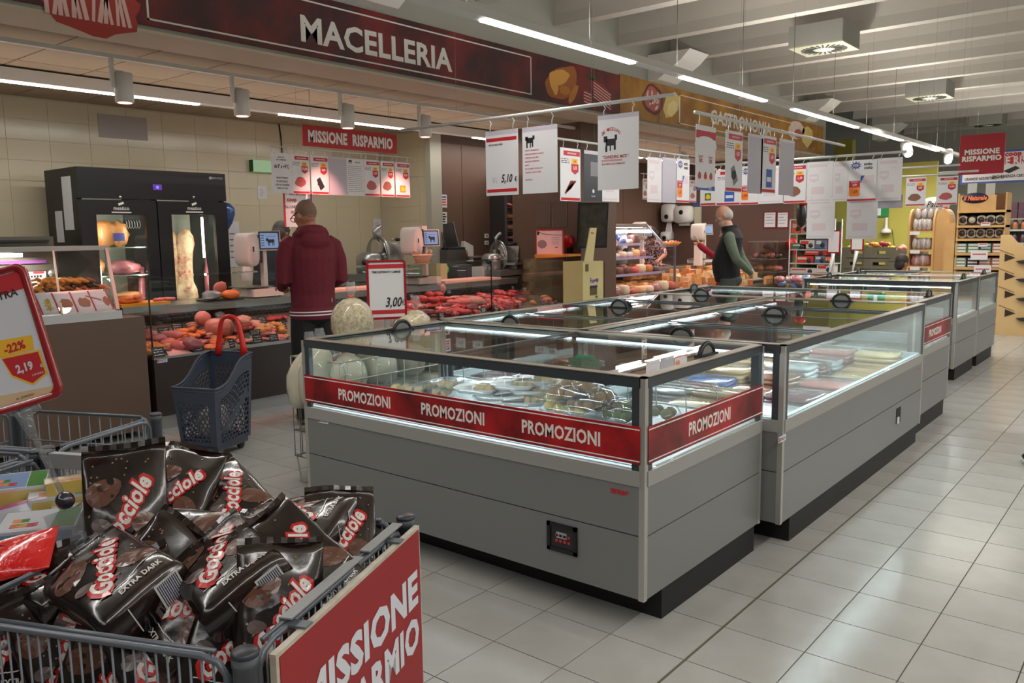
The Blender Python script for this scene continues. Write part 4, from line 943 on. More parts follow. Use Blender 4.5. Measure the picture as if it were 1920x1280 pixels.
# slicer
def slicer(lb,c,s=1,yaw=0):
    c=V(c); t=thing('meat_slicer',lb,'slicer',c); ca,sa=math.cos(yaw),math.sin(yaw)
    T=lambda x,y,z: c+V(x*ca-y*sa,x*sa+y*ca,z)*s
    D=lambda x,y,z: V(x*ca-y*sa,x*sa+y*ca,z)*s
    CAST=mat('cast_aluminium',(160,162,160),.3,.7)
    B().obox(T(0,0,.05),D(.22,0,0),D(0,.25,0),D(0,0,.035)).obj('base',[CAST],t)
    for x in(-.18,.18):
        for y in (-.2,.2): B().lathe(T(x,y,0),[(.02*s,0),(.02*s,.02*s)],8).obj('foot',[BLACK],t)
    b=B(); b.rings([[T(-.18+.0,-.08+.10*math.cos(a),.085+.0+h_) if False else T(-.02+.14*math.cos(a)*r_,-.10+.11*math.sin(a)*r_,h_) for a in [2*math.pi*k/16 for k in range(16)]] for r_,h_ in ((1,.08),(1,.22),(.9,.27),(.6,.3))]); b.obj('motor_housing',[CAST],t)
    B().lathe(T(.0,.03,.27),[(.165*s,-.012*s),(.175*s,0),(.165*s,.012*s)],28,D(.35,.94,0)).obj('blade',[mat('blade_steel',(190,190,188),.12,.95)],t)
    ring=[T(.0,.035,.27)+(D(.94,-.35,0)*math.cos(a)+V(0,0,s)*math.sin(a))*.185 for a in [2*math.pi*k/28 for k in range(28)]]
    B().tube(ring,.014*s,6,closed=True).obj('blade_guard',[CAST],t)
    B().obox(T(.02,.18,.24),D(.16,.05,0),D(-.006,.012,0),D(0,.03,.15)).obj('gauge_plate',[mat('plate_steel',(170,170,168),.2,.9)],t)
    B().obox(T(.14,.16,.16),D(.10,0,0),D(0,.10,0),D(0,.02,.012)).obj('carriage',[CAST],t)
    B().tube([T(.0,.0,.43),T(.0,-.02,.5),T(.02,.06,.56)],.022*s,8).obj('sharpener',[CAST],t)
    B().tube([T(.12,.1,.42),T(.12,.2,.42)],.008*s,6).obj('pusher_rod',[STEEL],t)
    B().tube([T(.12,.2,.42),T(.12,.29,.42)],.018*s,8).obj('handle',[BLACK],t)
    B().tube([T(.02,-.24,.2),T(.06,-.26,.2)],.03*s,10).obj('knob',[BLACK],t)
    return t
BZ=.93
# back bench along the wall
bb=thing('back_bench','stainless back bench along the cream and brown walls','bench',(-7.9,6.6,0))
B().box((-7.75,5.05,.89),(-8.45,7.9,.93)).box((-7.75,7.9,.89),(-7.91,8.85,.93)).obj('bench_top',[STEEL],bb)
B().box((-7.78,5.08,.5),(-7.8,8.8,.89)).obj('bench_front',[mat('bench_dark',(74,68,62),.4,.3)],bb)
for y in (5.15,6.6,7.8): B().box((-7.8,y-.03,0),(-7.86,y+.03,.89)).box((-8.35,y-.03,0),(-8.4,y+.03,.89)).obj('bench_leg',[STEEL],bb)
c=aX(703,505,-8.05); slicer('large grey meat slicer on the back bench before the cream wall',(-8.0,aX(706,500,-8.0).y,BZ),1.25,.25)
slicer('grey meat slicer on the back bench in front of the ham shelves',(-7.35,aX(940,505,-7.35).y-.09,BZ),1.05,.1)
B().obj
B_=B().box((-7.1,7.85,.905),(-7.65,8.8,.93)).box((-7.12,7.9,0),(-7.16,7.94,.905)).box((-7.6,8.74,0),(-7.64,8.78,.905)).box((-7.12,8.74,0),(-7.16,8.78,.905)).box((-7.6,7.9,0),(-7.64,7.94,.905)); tag(B_.obj('side_table',[STEEL]),'stainless side table that carries the slicer by the ham shelves','table')
# vacuum sealer with open lid
px=-7.9; yy=aX(840,470,px).y
t=thing('vacuum_sealer','grey vacuum sealer with raised transparent lid on the back bench','machine',(px,yy,BZ))
z0=BZ; zt=aX(840,468,px).z
B().box((px+.12,yy-.14,z0),(px-.2,yy+.24,zt)).obj('body',[mat('sealer_grey',(98,94,90),.35,.5)],t)
B().box((px+.12,yy-.12,zt),(px-.2,yy+.22,zt+.03)).obj('chamber_rim',[BLACK],t)
za=aX(860,408,px).z
b=B(); p=[V(px+.08,yy-.13,zt+.03),V(px+.08,yy+.14,zt+.03),V(px-.12,yy+.22,za),V(px-.12,yy-.05,za)]
b.quad(*p); b.obj('lid',[glass('smoke_lid',(120,128,130),1,.05)],t)
b=B(); b.tube(p,.012,6,closed=True); b.obj('lid_frame',[mat('frame_grey',(70,76,80),.4)],t)
# small scale and tub
yy=aX(872,475,px).y
t=thing('label_printer','white label printer with dark keypad on the back bench','machine',(px,yy,BZ)); 
zb2=aX(872,488,px).z
B().box((px+.14,yy-.02,zb2-.02),(px-.1,yy+.34,zb2+.055)).obj('keypad_box',[mat('keypad_grey',(130,124,120),.4)],t)
B().box((px+.141,yy+.02,zb2-.005),(px+.145,yy+.3,zb2+.035)).obj('keypad',[mat('keypad_red',(60,24,26),.4)],t)
B().box((px+.1,yy,BZ),(px-.1,yy+.32,zb2-.02)).obj('stand',[STEEL2],t)
b=B(); b.prism([(px-.02,yy-.02,zb2+.056),(px-.02,yy+.2,zb2+.056),(px-.02,yy+.2,zb2+.2),(px-.02,yy+.02,zb2+.27)],(-.12,0,0)); b.obj('paper_holder',[WHITE],t)
c=aX(868,461,px+.05); tag(B().lathe(V(c.x,c.y+.01,zb2+.0555),[(.062,0),(.062,.085),(.058,.085),(.056,.01)],20).obj('orange_tub',[mat('tub_orange',(176,96,40),.5)]),'round orange brown tub on top of the label printer','tub')
# basket of wicker beside the right scale
c=aX(792,480,-6.75); c.z=1.0
t=thing('wicker_basket','small wicker basket with two loop handles beside the right hand scale','basket',c); WK=mat('wicker',(196,150,118),.6,bump=.5,bscale=80)
zc0=aX(792,492,-6.75).z
b=B()
for k in range(7):
    z=zc0+k*.014; r1=.05+.006*k
    b=B() if k==0 else b; b.tube([V(c.x+r1*math.cos(a),c.y+.0+(r1*1.5)*math.sin(a),z) for a in [2*math.pi*j/18 for j in range(18)]],.007,5,closed=True)
b.obj('weave',[WK],t)
b=B().lathe(V(c.x,c.y,zc0),[(.06,0),(.06,.004)],14); b.obj('basket_bottom',[WK],t)
for k in range(14):
    a=2*math.pi*k/14; B().tube([V(c.x+.05*math.cos(a),c.y+.075*math.sin(a),zc0),V(c.x+.088*math.cos(a),c.y+.13*math.sin(a),zc0+.09)],.004,4).obj('stake',[WK],t)
for s in (-1,1): B().tube([V(c.x-.02,c.y+s*.09,zc0+.085),V(c.x-.02,c.y+s*.12,zc0+.13),V(c.x+.0,c.y+s*.13,zc0+.14),V(c.x+.03,c.y+s*.12,zc0+.13),V(c.x+.03,c.y+s*.09,zc0+.085)],.007,5).obj('loop_handle',[WK],t)
B_=B().box((c.x-.1,c.y-.14,.93),(c.x+.08,c.y+.14,zc0-.006)); tag(B_.obj('basket_stand',[CLP]),'clear block under the small wicker basket','stand')
# containers and tape dispenser between scale and slicer (behind the glass)
for (px_,py_,w_,h_,m_,lb) in ((822,512,.12,.12,mat('cream_box',(190,178,130),.5),'cream coloured carton under the green tape'),(862,514,.26,.12,mat('grey_crate',(72,74,76),.4),'grey plastic crate on the bench below the label printer'),(905,504,.24,.03,WHITE,'white chopping sheet on the back bench'),(970,500,.3,.08,mat('grey_lid',(84,82,80),.4),'low grey tray near the ham shelves')):
    c=aX(px_,py_,-7.45); c.z=.93
    tag(B().box((c.x-.1,c.y-w_/2,.66),(c.x+.1,c.y+w_/2,max(.74,aX(px_,py_-h_*150,-7.45).z))).obj('container',[m_]),lb,'container')
bz=B().box((-7.36,6.3,.6),(-7.72,8.45,.655)).box((-7.36,6.32,0),(-7.4,6.36,.6)).box((-7.68,8.4,0),(-7.72,8.44,.6)).box((-7.68,6.32,0),(-7.72,6.36,.6)).box((-7.36,8.4,0),(-7.4,8.44,.6)); tag(bz.obj('low_shelf',[STEEL2]),'low steel shelf behind the counter that carries crates','shelf')
c=aX(833,505,-7.4); tag(B().lathe(V(c.x,c.y,c.z),[(.035,0),(.055,.0),(.055,.03),(.035,.03)],18,(1,0,0)).obj('tape_roll',[mat('tape_green',(90,210,90),.5)]),'roll of bright green tape on the cream carton','tape')
# wall notices on brown wall (white sheets with blue and red lines)
for i,(x0,y0,x1,y1,cols,lb) in enumerate(((816,364,838,389,(2,3,3,3),'white notice with blue and red lines on the brown wall, upper'),(816,397,838,420,(1,1,1,1),'white notice with black lines on the brown wall, lower'))):
    X=-7.984; a=aX(x0,y0,X);c=aX(x1,y1,X); b=B().box((X,a.y,c.z),(X+.004,c.y,a.z),0)
    for k in range(4): 
        z=a.z-(a.z-c.z)*(.18+.2*k); b.box((X+.004,a.y+.01,z-.012),(X+.0046,a.y+(c.y-a.y)*R.uniform(.7,.95),z+.008),cols[k])
    tag(b.obj('wall_notice',[PAPER,INK,mat('ink_blue2',(40,60,130),.5),mat('ink_red2',(200,70,50),.5)]),lb,'notice')
# sockets
for (px_,py_,lb) in ((912,442,'upper white wall socket left of the slicer'),(912,455,'lower white wall switch left of the slicer')):
    c=aX(px_,py_,-7.985); t=thing('wall_socket',lb,'socket',c); B().box(c+V(0,-.04,-.03),c+V(.01,.04,.03)).obj('plate',[WHITE],t); B().lathe(c+V(.01,0,0),[(.014,0),(.014,.002)],12,(1,0,0)).obj('socket_hole',[SCD],t)
c=aX(938,445,-7.985); tag(B().box(c+V(0,-.11,-.13),c+V(.006,.12,.13)).obj('notice_board',[mat('board_pinkgrey',(170,140,136),.5)]),'pale board on the brown wall behind the slicer','board')
# ham shelf recess (tall open cabinet at the end of the brown wall)
X=-7.7; ya,yb=aX(946,400,X).y,aX(1001,400,X).y
hs=thing('ham_shelves','tall dark shelf cabinet with whole hams beside the column','shelf',(X,(ya+yb)/2,0)); HD=mat('shelf_dark',(46,36,34),.45,.2)
B().box((X,ya,0),(X-.29,ya+.06,2.3)).obj('side_panel',[mat('side_grey',(62,58,56),.4,.4)],hs); B().box((X,yb-.03,0),(X-.29,yb,2.3)).obj('side_panel',[HD],hs); B().box((X-.26,ya+.06,0),(X-.29,yb-.03,2.3)).obj('back_panel',[HD],hs); B().box((X,ya,2.3),(X-.29,yb,2.34)).obj('top_panel',[HD],hs)
for i,pyy in enumerate((389,412,432,452,472,500)):
    z=aX(972,pyy,X).z; B().box((X-.005,ya+.06,z-.012),(X-.25,yb-.03,z)).obj('shelf_board',[HD],hs)
    if i<5:
        for k in range(3): 
            y=ya+.12+(yb-ya-.2)*(k+.5)/3
            piece('cured_ham',('red cured meat on the top shelf','whole ham on the second shelf','whole ham on the third shelf','dark ham on the fourth shelf','golden ham on the fifth shelf')[i]+' beside the column','meat','cured meat on the dark shelves',V(X-.09,y,z+(.035 if i==0 else .05)),.05,.13 if i else .06,.032 if i==0 else .048,0,.2,0,('red','tan','pale','deep','gold')[i],.3,2,k)
B().box((X-.01,yb-.045,1.0),(X-.02,yb-.035,2.25)).obj('shelf_light',[mat('led_pink',(255,190,180),.4,emit=9)],hs)
# column notices: two empty clear frames, framed menu, red disc, yellow board ledge
CY=8.9
for (x0,y0,x1,y1,lb) in ((1007,380,1032,425,'empty clear notice frame on the column, left'),(1036,379,1063,425,'empty clear notice frame on the column, right')):
    a=aY(x0,y0,CY-.004);c=aY(x1,y1,CY-.004); t=thing('clear_frame',lb,'frame',(a.x,CY,c.z)); B().box((a.x,CY-.006,c.z),(c.x,CY-.002,a.z)).obj('pane',[mat('frame_film',(104,84,76),.15)],t)
    b=B(); b.tube([V(a.x,CY-.008,a.z),V(c.x,CY-.008,a.z),V(c.x,CY-.008,c.z),V(a.x,CY-.008,c.z)],.004,4,closed=True); b.obj('rim',[mat('rim_pale',(150,130,122),.3)],t)
a=aY(1004,430,CY-.3);c=aY(1057,478,CY-.3)
t=thing('menu_board','red framed menu sheet with a sketch standing above the counter end','sign',(a.x,CY-.3,c.z)); B().box((a.x,CY-.3,c.z),(c.x,CY-.29,a.z)).obj('frame',[mat('frame_red',(140,26,34),.5)],t)
b=B(); w_=c.x-a.x;h_=a.z-c.z; Y=CY-.3015; b.box((a.x+.02,Y,c.z+.005),(c.x-.02,Y+.001,a.z-.02),0)
for k in range(4): b.box((a.x+w_*.58,Y-.001,c.z+h_*(.42+.08*k)),(a.x+w_*.85,Y,c.z+h_*(.435+.08*k)),1)
b.box((a.x+w_*.06,Y-.001,a.z-h_*.22),(a.x+w_*.14,Y,a.z-h_*.08),2)
b.tube([V(a.x+w_*.1,Y-.001,a.z-.03),V(a.x+w_*.3,Y-.001,a.z-h_*.18),V(a.x+w_*.6,Y-.001,a.z-h_*.22),V(c.x-.03,Y-.001,a.z-h_*.24)],.003,4,2)
pts=[V(a.x+w_*(.24+.17*math.cos(q)),Y-.001,c.z+h_*(.42+.17*math.sin(q))) for q in [6.283*k/12 for k in range(12)]]; b.add(pts,[tuple(range(12))],3)
b.box((a.x+w_*.7,Y-.001,c.z+h_*.28),(a.x+w_*.8,Y,c.z+h_*.32),4); b.obj('menu_print',[mat('paper_rose',(206,178,178),.6),mat('ink_grey',(110,110,115),.6),INK,mat('sketch_grey',(130,112,112),.6),RED],t)
B().box((a.x-.03,CY-.3,c.z-.03),(a.x+.02,CY-.26,c.z)).box((a.x+.1,CY-.28,c.z-.3),(a.x+.12,CY-.002,c.z-.28)).obj('bracket',[STEEL],t)
a=aY(1003,481,CY-.42);c=aY(1057,473,CY-.42); 
b=B().box((a.x,CY-.42,a.z),(c.x,CY-.04,a.z+.03)); tag(b.obj('yellow_board',[mat('board_orange',(214,130,40),.45)]),'orange yellow board lying on the counter end under the menu sheet','board')
B_=B().box((a.x+.02,CY-.4,1.214),(c.x-.02,CY-.06,a.z)); tag(B_.obj('board_support',[STEEL2]),'steel support under the orange yellow board','stand')
c=aY(1066,452,CY-.02); t=thing('ticket_dispenser','red round ticket dispenser on the column','dispenser',c); B().lathe(c,[(.06,-.03),(.09,-.02),(.095,.0)],20,(0,1,0)).box if False else None
B().lathe(c+V(0,-.05,0),[(.05,0),(.08,.015),(.085,.05),(.085,.07)],20,(0,1,0)).obj('dispenser_body',[mat('disp_red',(190,30,34),.35)],t)
B().box(c+V(.02,-.07,-.15),c+V(.07,.0,-.08)).obj('ticket_slot',[BLACK],t); B().box(c+V(-.02,-.05,-.1),c+V(.05,.0,-.04)).obj('neck',[mat('disp_red',(190,30,34),.35)],t)
# screen (switched off) hung at the column, in front of the deli
X=-5.95; a=aX(1088,379,X);c=aX(1133,464,X)
t=thing('wall_screen','dark switched off screen on the column, reflecting the shop','screen',(X,a.y,c.z)); n=V(.80,-.58,-.12).normalized(); u=V(0,0,1).cross(n).normalized(); v=n.cross(u); m_=(a+c)/2; wdt=.2;hgt=(a.z-c.z)/2
B().obox(m_,u*wdt,v*hgt,n*.02).obj('housing',[BLACK],t); B().obox(m_+n*.021,u*wdt*.9,v*hgt*.9,n*.001).obj('glass_front',[mat('screen_off',(22,22,20),.12,var=(70,62,50),vscale=7)],t)  # lighter blotches in the colour stand in for blurred reflections
B().tube([m_-n*.02,V(-6.15,m_.y+.1,m_.z)],.02,6).obj('arm',[BLACK],t)
# red hanging sign and its strip of cards over the counter
SX=-6.6
a=aX(565,233,SX);c=aX(742,248,SX);zb=aX(565,273,SX).z; zt=a.z
t=thing('hanging_sign','long red MISSIONE RISPARMIO sign hung over the meat counter','sign',(SX,a.y,zb))
B().box((SX,a.y,zb),(SX+.012,c.y,zt)).obj('board',[mat('sign_red',(172,24,26),.5)],t)
w_=c.y-a.y;h_=zt-zb
B().text('MISSIONE  RISPARMIO',(SX+.0135,(a.y+c.y)/2,(zt+zb)/2),(0,1,0),(0,0,1),h_*.52,0,bold=.045,sx=w_*.9/(tmesh('MISSIONE  RISPARMIO',.045)[2]*h_*.52/.7)).obj('lettering',[PW],t)
for y in (a.y+.1,c.y-.1): B().tube([V(SX+.006,y,zt),V(SX+.006,y,2.90)],.002,4).obj('cord',[CHROME],t)
# ================================================================ HANGING PRICE CARDS
PCW=mat('card_white',(214,212,214),.55); PCG=mat('card_back',(176,172,182),.5); YEL=mat('print_yellow',(232,178,40),.5); PRD=mat('print_crimson',(186,30,40),.5); GRY=mat('print_grey',(120,120,124),.6); ORG=mat('print_orange',(226,130,40),.5); BLU=mat('print_blue',(50,90,170),.5); FNT=mat('print_faint',(210,194,199),.6); GRN2=mat('print_green',(50,110,50),.5); PPL=mat('poster_sleeve',(186,180,190),.35); DKG=mat('poster_dark',(50,54,60),.4); PNKR=mat('print_pinkred',(200,90,100),.5); MTR=mat('print_meat',(176,84,80),.5); BRW=mat('print_brown',(130,84,60),.5)
PM=[PCW,PCG,PRD,YEL,GRY,INK,ORG,BLU,FNT,GRN2,DKG,MTR,BRW,PPL,RED]
HOOKM=mat('hook_clear',(205,208,208),.25,.2)
def pole(lb,p,q,r=.011,wires=2,top=None):
    p=V(p);q=V(q); t=thing('card_rail',lb,'rail',(p+q)/2); B().tube([p,q],r,8).obj('tube',[mat('rail_white',(196,196,192),.4,.1)],t)
    for k in range(wires):
        f=(k+.5)/wires; m_=p+(q-p)*f; B().tube([m_,V(m_.x,m_.y,top or topz_(m_.y))],.0012,3).obj('suspension_wire',[mat('wire_pale',(150,148,142),.4,.5)],t)
    return t
def cardposter(lb,o,u,w_,h_,kind,zr_,group=None,name='price_poster',thick=.002):
    """o = top-left corner of the card, u = direction along the width (reading direction), zr_ = rail height"""
    o=V(o);u=V(u).normalized();v=V(0,0,1);n=u.cross(v)
    t=thing(name,lb,'poster',o+u*w_/2-v*h_,group)
    b=B()
    P=lambda x,y,d=0: o+u*(x*w_)-v*(y*h_)+n*(thick/2+d)
    b.obox(o+u*w_/2-v*h_/2,u*w_/2,v*h_/2,n*thick/2,0 if kind!='back' else 1)
    def R4(x0,y0,x1,y1,mi,d=.0006): b.quad(P(x0,y1,d),P(x1,y1,d),P(x1,y0,d),P(x0,y0,d),mi)
    def TX(s,x,y,h,mi,bold=.02,sx=.85,d=.0011,al='c',shear=0): b.text(s,P(x,y,d),u,v,h*h_,mi,bold=bold,sx=sx,align=al,shear=shear)
    def lines(x0,x1,y0,n_,dy,mi,hh=.012):
        for k in range(n_):
            x=x0
            while x<x1-.04:
                L=R.uniform(.05,.16); x2=min(x+L,x1-R.uniform(0,.1)); 
                if x2>x: R4(x,y0+k*dy,x2,y0+k*dy+hh,mi)
                x=x2+.03
    def shield(x0,y0,x1,y1,mi): 
        b.add([P(x0,y0,.0008),P(x0,y0+(y1-y0)*.7,.0008),P((x0+x1)/2,y1,.0008),P(x1,y0+(y1-y0)*.7,.0008),P(x1,y0,.0008)],[(0,1,2,3,4)],mi)
    def blob(cx,cy,rx,ry,mi,sd=1,d=.0008,n_=18,am=.3):
        pts=[P(cx+rx*math.cos(a)*(1+am*noise.noise(V(math.cos(a)+sd,math.sin(a),sd))),cy+ry*math.sin(a)*(1+am*noise.noise(V(math.cos(a),math.sin(a)+sd,sd))),d) for a in [-2*math.pi*k/n_ for k in range(n_)]]
        b.add(pts,[tuple(range(n_))],mi)
    def price(p,pct,prod,pm=11):
        R4(.16,.05,.97,.14,2); TX('MISSIONE RISPARMIO',.57,.095,.028,0,.03,.75)
        lines(.05,.5,.2,3,.035,5)
        R4(.56,.19,.86,.29,3); TX(pct,.71,.24,.04,14,.03); shield(.54,.29,.9,.49,2); TX(p,.72,.36,.06,0,.04,.8)
        if prod=='blob': blob(.45,.7,.32,.13,pm,len(p)+pm)
        if prod=='pack': b.add([P(.3,.62,.0008),P(.5,.55,.0008),P(.75,.8,.0008),P(.5,.9,.0008)],[(3,2,1,0)],pm); blob(.5,.72,.15,.08,5,3,.001)
        if prod=='bag': R4(.35,.58,.75,.9,pm); R4(.4,.72,.7,.8,0,.0009)
        if prod=='box': R4(.3,.66,.68,.86,pm); blob(.5,.76,.14,.07,3,2,.001)
        if prod=='strips':
            for k in range(6): b.add([P(.2+.05*k,.85-.02*k,.0008),P(.5+.05*k,.6-.0*k,.0008),P(.54+.05*k,.62,.0008),P(.24+.05*k,.88-.02*k,.0008)],[(3,2,1,0)],11 if k%2 else 12)
        R4(.03,.935,.97,.985,2)
    def pop(p,p2,mono=False):
        n_=20; pts=[]
        for k in range(n_): 
            a=-2*math.pi*k/n_; r_=(.22 if k%2 else .13); pts.append(P(.27+r_*math.cos(a),.13+r_*.5*math.sin(a),.0008))
        b.add(pts,[tuple(range(n_))],7); TX('POP',.27,.13,.06,3,.04,.8,.0014); TX('sotto',.70,.10,.075,5,.04,.8); TX('costo',.71,.19,.075,5,.04,.8)
        R4(.45,.38,.92,.56,7); b.add([P(.6,.38,.0009),P(.45,.56,.0009),P(.92,.56,.0009),P(.92,.38,.0009)],[(0,1,2,3)],8)
        R4(.05,.5,.44,.66,14); TX('SOTTOCOSTO',.25,.53,.025,0,.03,.7); TX(p2,.25,.6,.05,0,.04,.75)
        b.add([P(.05,.66,.0008),P(.05,.84,.0008),P(.1,.88,.0008),P(.39,.88,.0008),P(.44,.84,.0008),P(.44,.66,.0008)],[(0,1,2,3,4,5)],6); TX(p,.245,.76,.075,14,.04,.8)
        R4(0,.945,1,.99,2)
    if kind=='back': R4(0,0,1,.05,13)
    elif kind=='ghost': R4(.1,.06,.8,.14,8); shield(.12,.3,.48,.52,8); R4(.16,.36,.42,.42,0,.001); R4(.2,.62,.7,.8,8); R4(.04,.93,.9,.965,8); lines(.5,.9,.2,3,.035,8)
    elif kind=='p510':
        R4(0,0,1,.07,13); R4(.03,.11,.96,.165,2); TX('SPATZLE FRISCHI VERDI',.32,.215,.026,5,.03,.7); TX('5,10',.64,.74,.12,5,.03,.72,shear=.2); TX('\u20ac',.92,.76,.07,5,.02,.7); TX('01',.28,.76,.09,13,.02,.8,shear=-.2); R4(.03,.9,.96,.95,2)
    elif kind=='allerg':
        R4(0,0,1,.07,13); ox(.2,.19)if False else None
        for (x0,y0,x1,y1) in ((.12,.16,.32,.24),(.12,.24,.16,.31),(.22,.24,.25,.31),(.28,.24,.32,.30),(.09,.14,.17,.2),(.3,.13,.36,.19)): R4(x0,y0,x1,y1,5)
        for k,s in enumerate(("L'ELENCO INGREDIENTI E","EVENTUALE PRESENZA ALLERGENI","E' DESCRITTO NEL LIBRO","INGREDIENTI PRESENTE AL","BANCO","PER CHIARIMENTI SUI PRODOTTI","CHIEDERE AL BANCO CARNE","","GRAZIE MILLE")):
            if s: TX(s,.08,.36+.055*k,.022,2,.015,.72,al='l')
    elif kind=='canederli':
        R4(0,0,1,.06,13)
        for k,ch in enumerate('DAL MACELLAIO'):
            a=math.radians(150-10*k*1.0); x=.33+.24*math.cos(a*1.0)*1.0; y=.30-.11*math.sin(a); 
            if ch!=' ': TX(ch,x,y,.045,14,.03,.6)
        for (x0,y0,x1,y1) in ((.2,.32,.45,.41),(.19,.41,.24,.49),(.3,.41,.33,.48),(.4,.41,.45,.47),(.15,.28,.24,.36),(.42,.27,.48,.34)): R4(x0,y0,x1,y1,5)
        TX('"CANEDERLI MISTI "',.45,.56,.04,14,.02,.8); TX('DI NOSTRA PRODUZIONE',.10,.62,.025,14,.015,.75,al='l'); TX('ALLO SPECK O AL FORMAGGIO',.10,.665,.025,14,.015,.72,al='l')
    elif kind=='dark':
        b.m[0:6]=[10]*6; R4(0,0,1,.07,13); R4(.35,.22,.8,.5,4); blob(.5,.8,.06,.04,0,1); TX('MACELLERIA',.5,.9,.025,0,.02,.7)
    elif kind=='fifty':
        R4(.0,.08,1,.2,14,.0005); blob(.5,.3,.56,.14,0,1,.0007,am=0); TX('SCONTO',.25,.48,.03,14,.02,.8);TX('50%',.25,.54,.06,14,.03,.8);TX('SCONTO',.75,.48,.03,14,.02,.8);TX('50%',.75,.54,.06,14,.03,.8)
        for x in (.2,.5,.78): blob(x,.78,.08,.05,2,3,.0012,am=.1); blob(x,.73,.04,.015,9,3,.0013)
        R4(0,.93,1,1,7); blob(.4,.92,.5,.045,0,2,.0007,am=0); TX('coop',.75,.965,.03,0,.03,1)
    elif kind=='cold':
        TX('PRODOTTO',.5,.11,.035,5,.02,.7); TX('DA CONSERVARE',.5,.17,.035,5,.02,.7); TX("da 0\u00b0 a +4\u00b0C",.5,.33,.09,5,.03,.62)
        for k,s in enumerate(('I PRODOTTI ESPOSTI','IN QUESTO BANCO','SONO DA CONSUMARE','PREVIA COTTURA')): TX(s,.5,.62+.085*k,.042,5,.02,.62)
    elif kind=='listing':
        for (x0,y0,x1,y1) in ((.12,.05,.3,.1),(.12,.1,.16,.15),(.24,.1,.28,.15)): R4(x0,y0,x1,y1,5)
        TX('MACELLERIA',.65,.1,.03,5,.02,.7); lines(.06,.95,.2,14,.052,4,.014)
    elif kind=='pop': pop('1,69','2,79')
    elif kind=='pop2': pop('2,89','4,15')
    elif kind=='plain': R4(.25,.4,.75,.5,8)
    else: price(*kind)
    b.obj('card',PM,t)
    if zr_ is not None:
        for f in ((.15,.85) if w_>.12 else (.3,.7)):
            p=o+u*(w_*f); hz=zr_-p.z
            B().tube([p+V(0,0,-.012),p+V(0,0,hz*.35),p+u*.012+V(0,0,hz*.6),p-u*.006+V(0,0,hz*.9),p+V(0,0,hz+.012)],.0035,5).obj('hook',[HOOKM],t)
    return t
# -- rail over the meat counter
p=aX(508,277,SX);q=aX(770,293,SX); zr0=(p.z+q.z)/2
pole('thin rail with price cards below the long red sign',V(SX,p.y,zr0),V(SX,q.y+.02,zr0),.006,3,2.9)
zz=lambda x,y:(480+x/6.4,230+y/6.4)
for i,(x0,x1,kind,lb) in enumerate(((175,420,'cold','white card about storing at 0 to 4 degrees, leftmost over the meat counter'),(425,632,(('15,80'),'-20%','blob'),'price card 15,80 with a pink meat slice'),(650,860,(('9,89'),'-33%','pack',5),'price card with a black meat tray'),(868,1080,'back','blank grey card sleeve over the meat counter'),(1085,1285,'listing','white card with a long text list'),(1292,1475,(('2,99'),'-30%','blob',11),'price card with packed white meat, third from the right'),(1492,1650,(('9,99'),'-25%','blob',12),'price card with a brown meat piece, second from the right'),(1665,1835,(('7,99'),'-20%','box',6),'price card with an orange tray, rightmost over the meat counter'))):
    a=aX(*zz(x0,390+x0*.045),SX);c=aX(*zz(x1,390),SX); w_=c.y-a.y; zt_=zr0-.055; h_=.37
    cardposter(lb,V(SX,a.y,zt_),(0,1,0),w_,h_,kind,zr0)
a=aX(530,353,SX-.05);c=aX(584,353,SX-.05)
t=thing('opening_hours_sign','red edged sheet with opening hours below the cards, behind the bald man','sign',V(SX-.05,a.y,aX(530,420,SX-.05).z)); b=B(); z1=a.z-.01;z0=aX(530,425,SX-.05).z
b.box((SX-.052,a.y,z0),(SX-.05,c.y,z1),1); b.box((SX-.05,a.y+.02,z0),(SX-.049,c.y-.02,z1),0); ym=(a.y+c.y)/2
b.text('BANCO MACELLERIA',V(SX-.0485,ym,z1-.04),(0,1,0),(0,0,1),.02,1,bold=.02,sx=.7); b.text('coop',V(SX-.0485,ym-.07,z1-.09),(0,1,0),(0,0,1),.035,1,bold=.06); b.box((SX-.0485,ym+.1,z1-.105),(SX-.048,ym+.15,z1-.08),3)
b.text('Da LUNEDI a SABATO',V(SX-.0485,ym,z1-.16),(0,1,0),(0,0,1),.028,2,bold=.02,sx=.75); b.text('08.00 - 20.00',V(SX-.0485,ym,z1-.21),(0,1,0),(0,0,1),.028,2,bold=.02,sx=.8); b.obj('sheet',[PCW,PRD,INK,BLU],t)
B().tube([V(SX-.05,ym-.15,z1),V(SX-.02,ym-.15,zr0)],.0015,4).obj('cord',[CHROME],t); B().tube([V(SX-.05,ym+.1,z1),V(SX-.02,ym+.1,zr0)],.0015,4).obj('cord',[CHROME],t)
# -- rail parallel to the front, over the freezers
Y1=4.4
p=aY(752,243,Y1);q=aY(1264,179,Y1); zr1=(p.z+q.z)/2
pole('long metal rail across the picture over the freezers, nearest',V(p.x,Y1,zr1),V(q.x,Y1,zr1),.011,2)
def onY(x0,x1,yt_,yb_,Y,zr_,kind,lb):
    a=aY(x0,yt_,Y);c=aY(x1,yt_,Y);zb=aY((x0+x1)/2,yb_,Y).z; zt_=aY((x0+x1)/2,yt_,Y).z
    return cardposter(lb,V(a.x,Y,zt_),(1,0,0),c.x-a.x,zt_-zb,kind,zr_)
onY(910,971,244,366,Y1,zr1,'p510','white price card 5,10 with red bars on the nearest rail')
onY(979,1045,236,362,Y1,zr1,'allerg','white allergen notice with an ox drawing, second on the nearest rail')
onY(1121,1198,213,355,Y1,zr1,'canederli','white CANEDERLI MISTI poster, largest on the nearest rail')
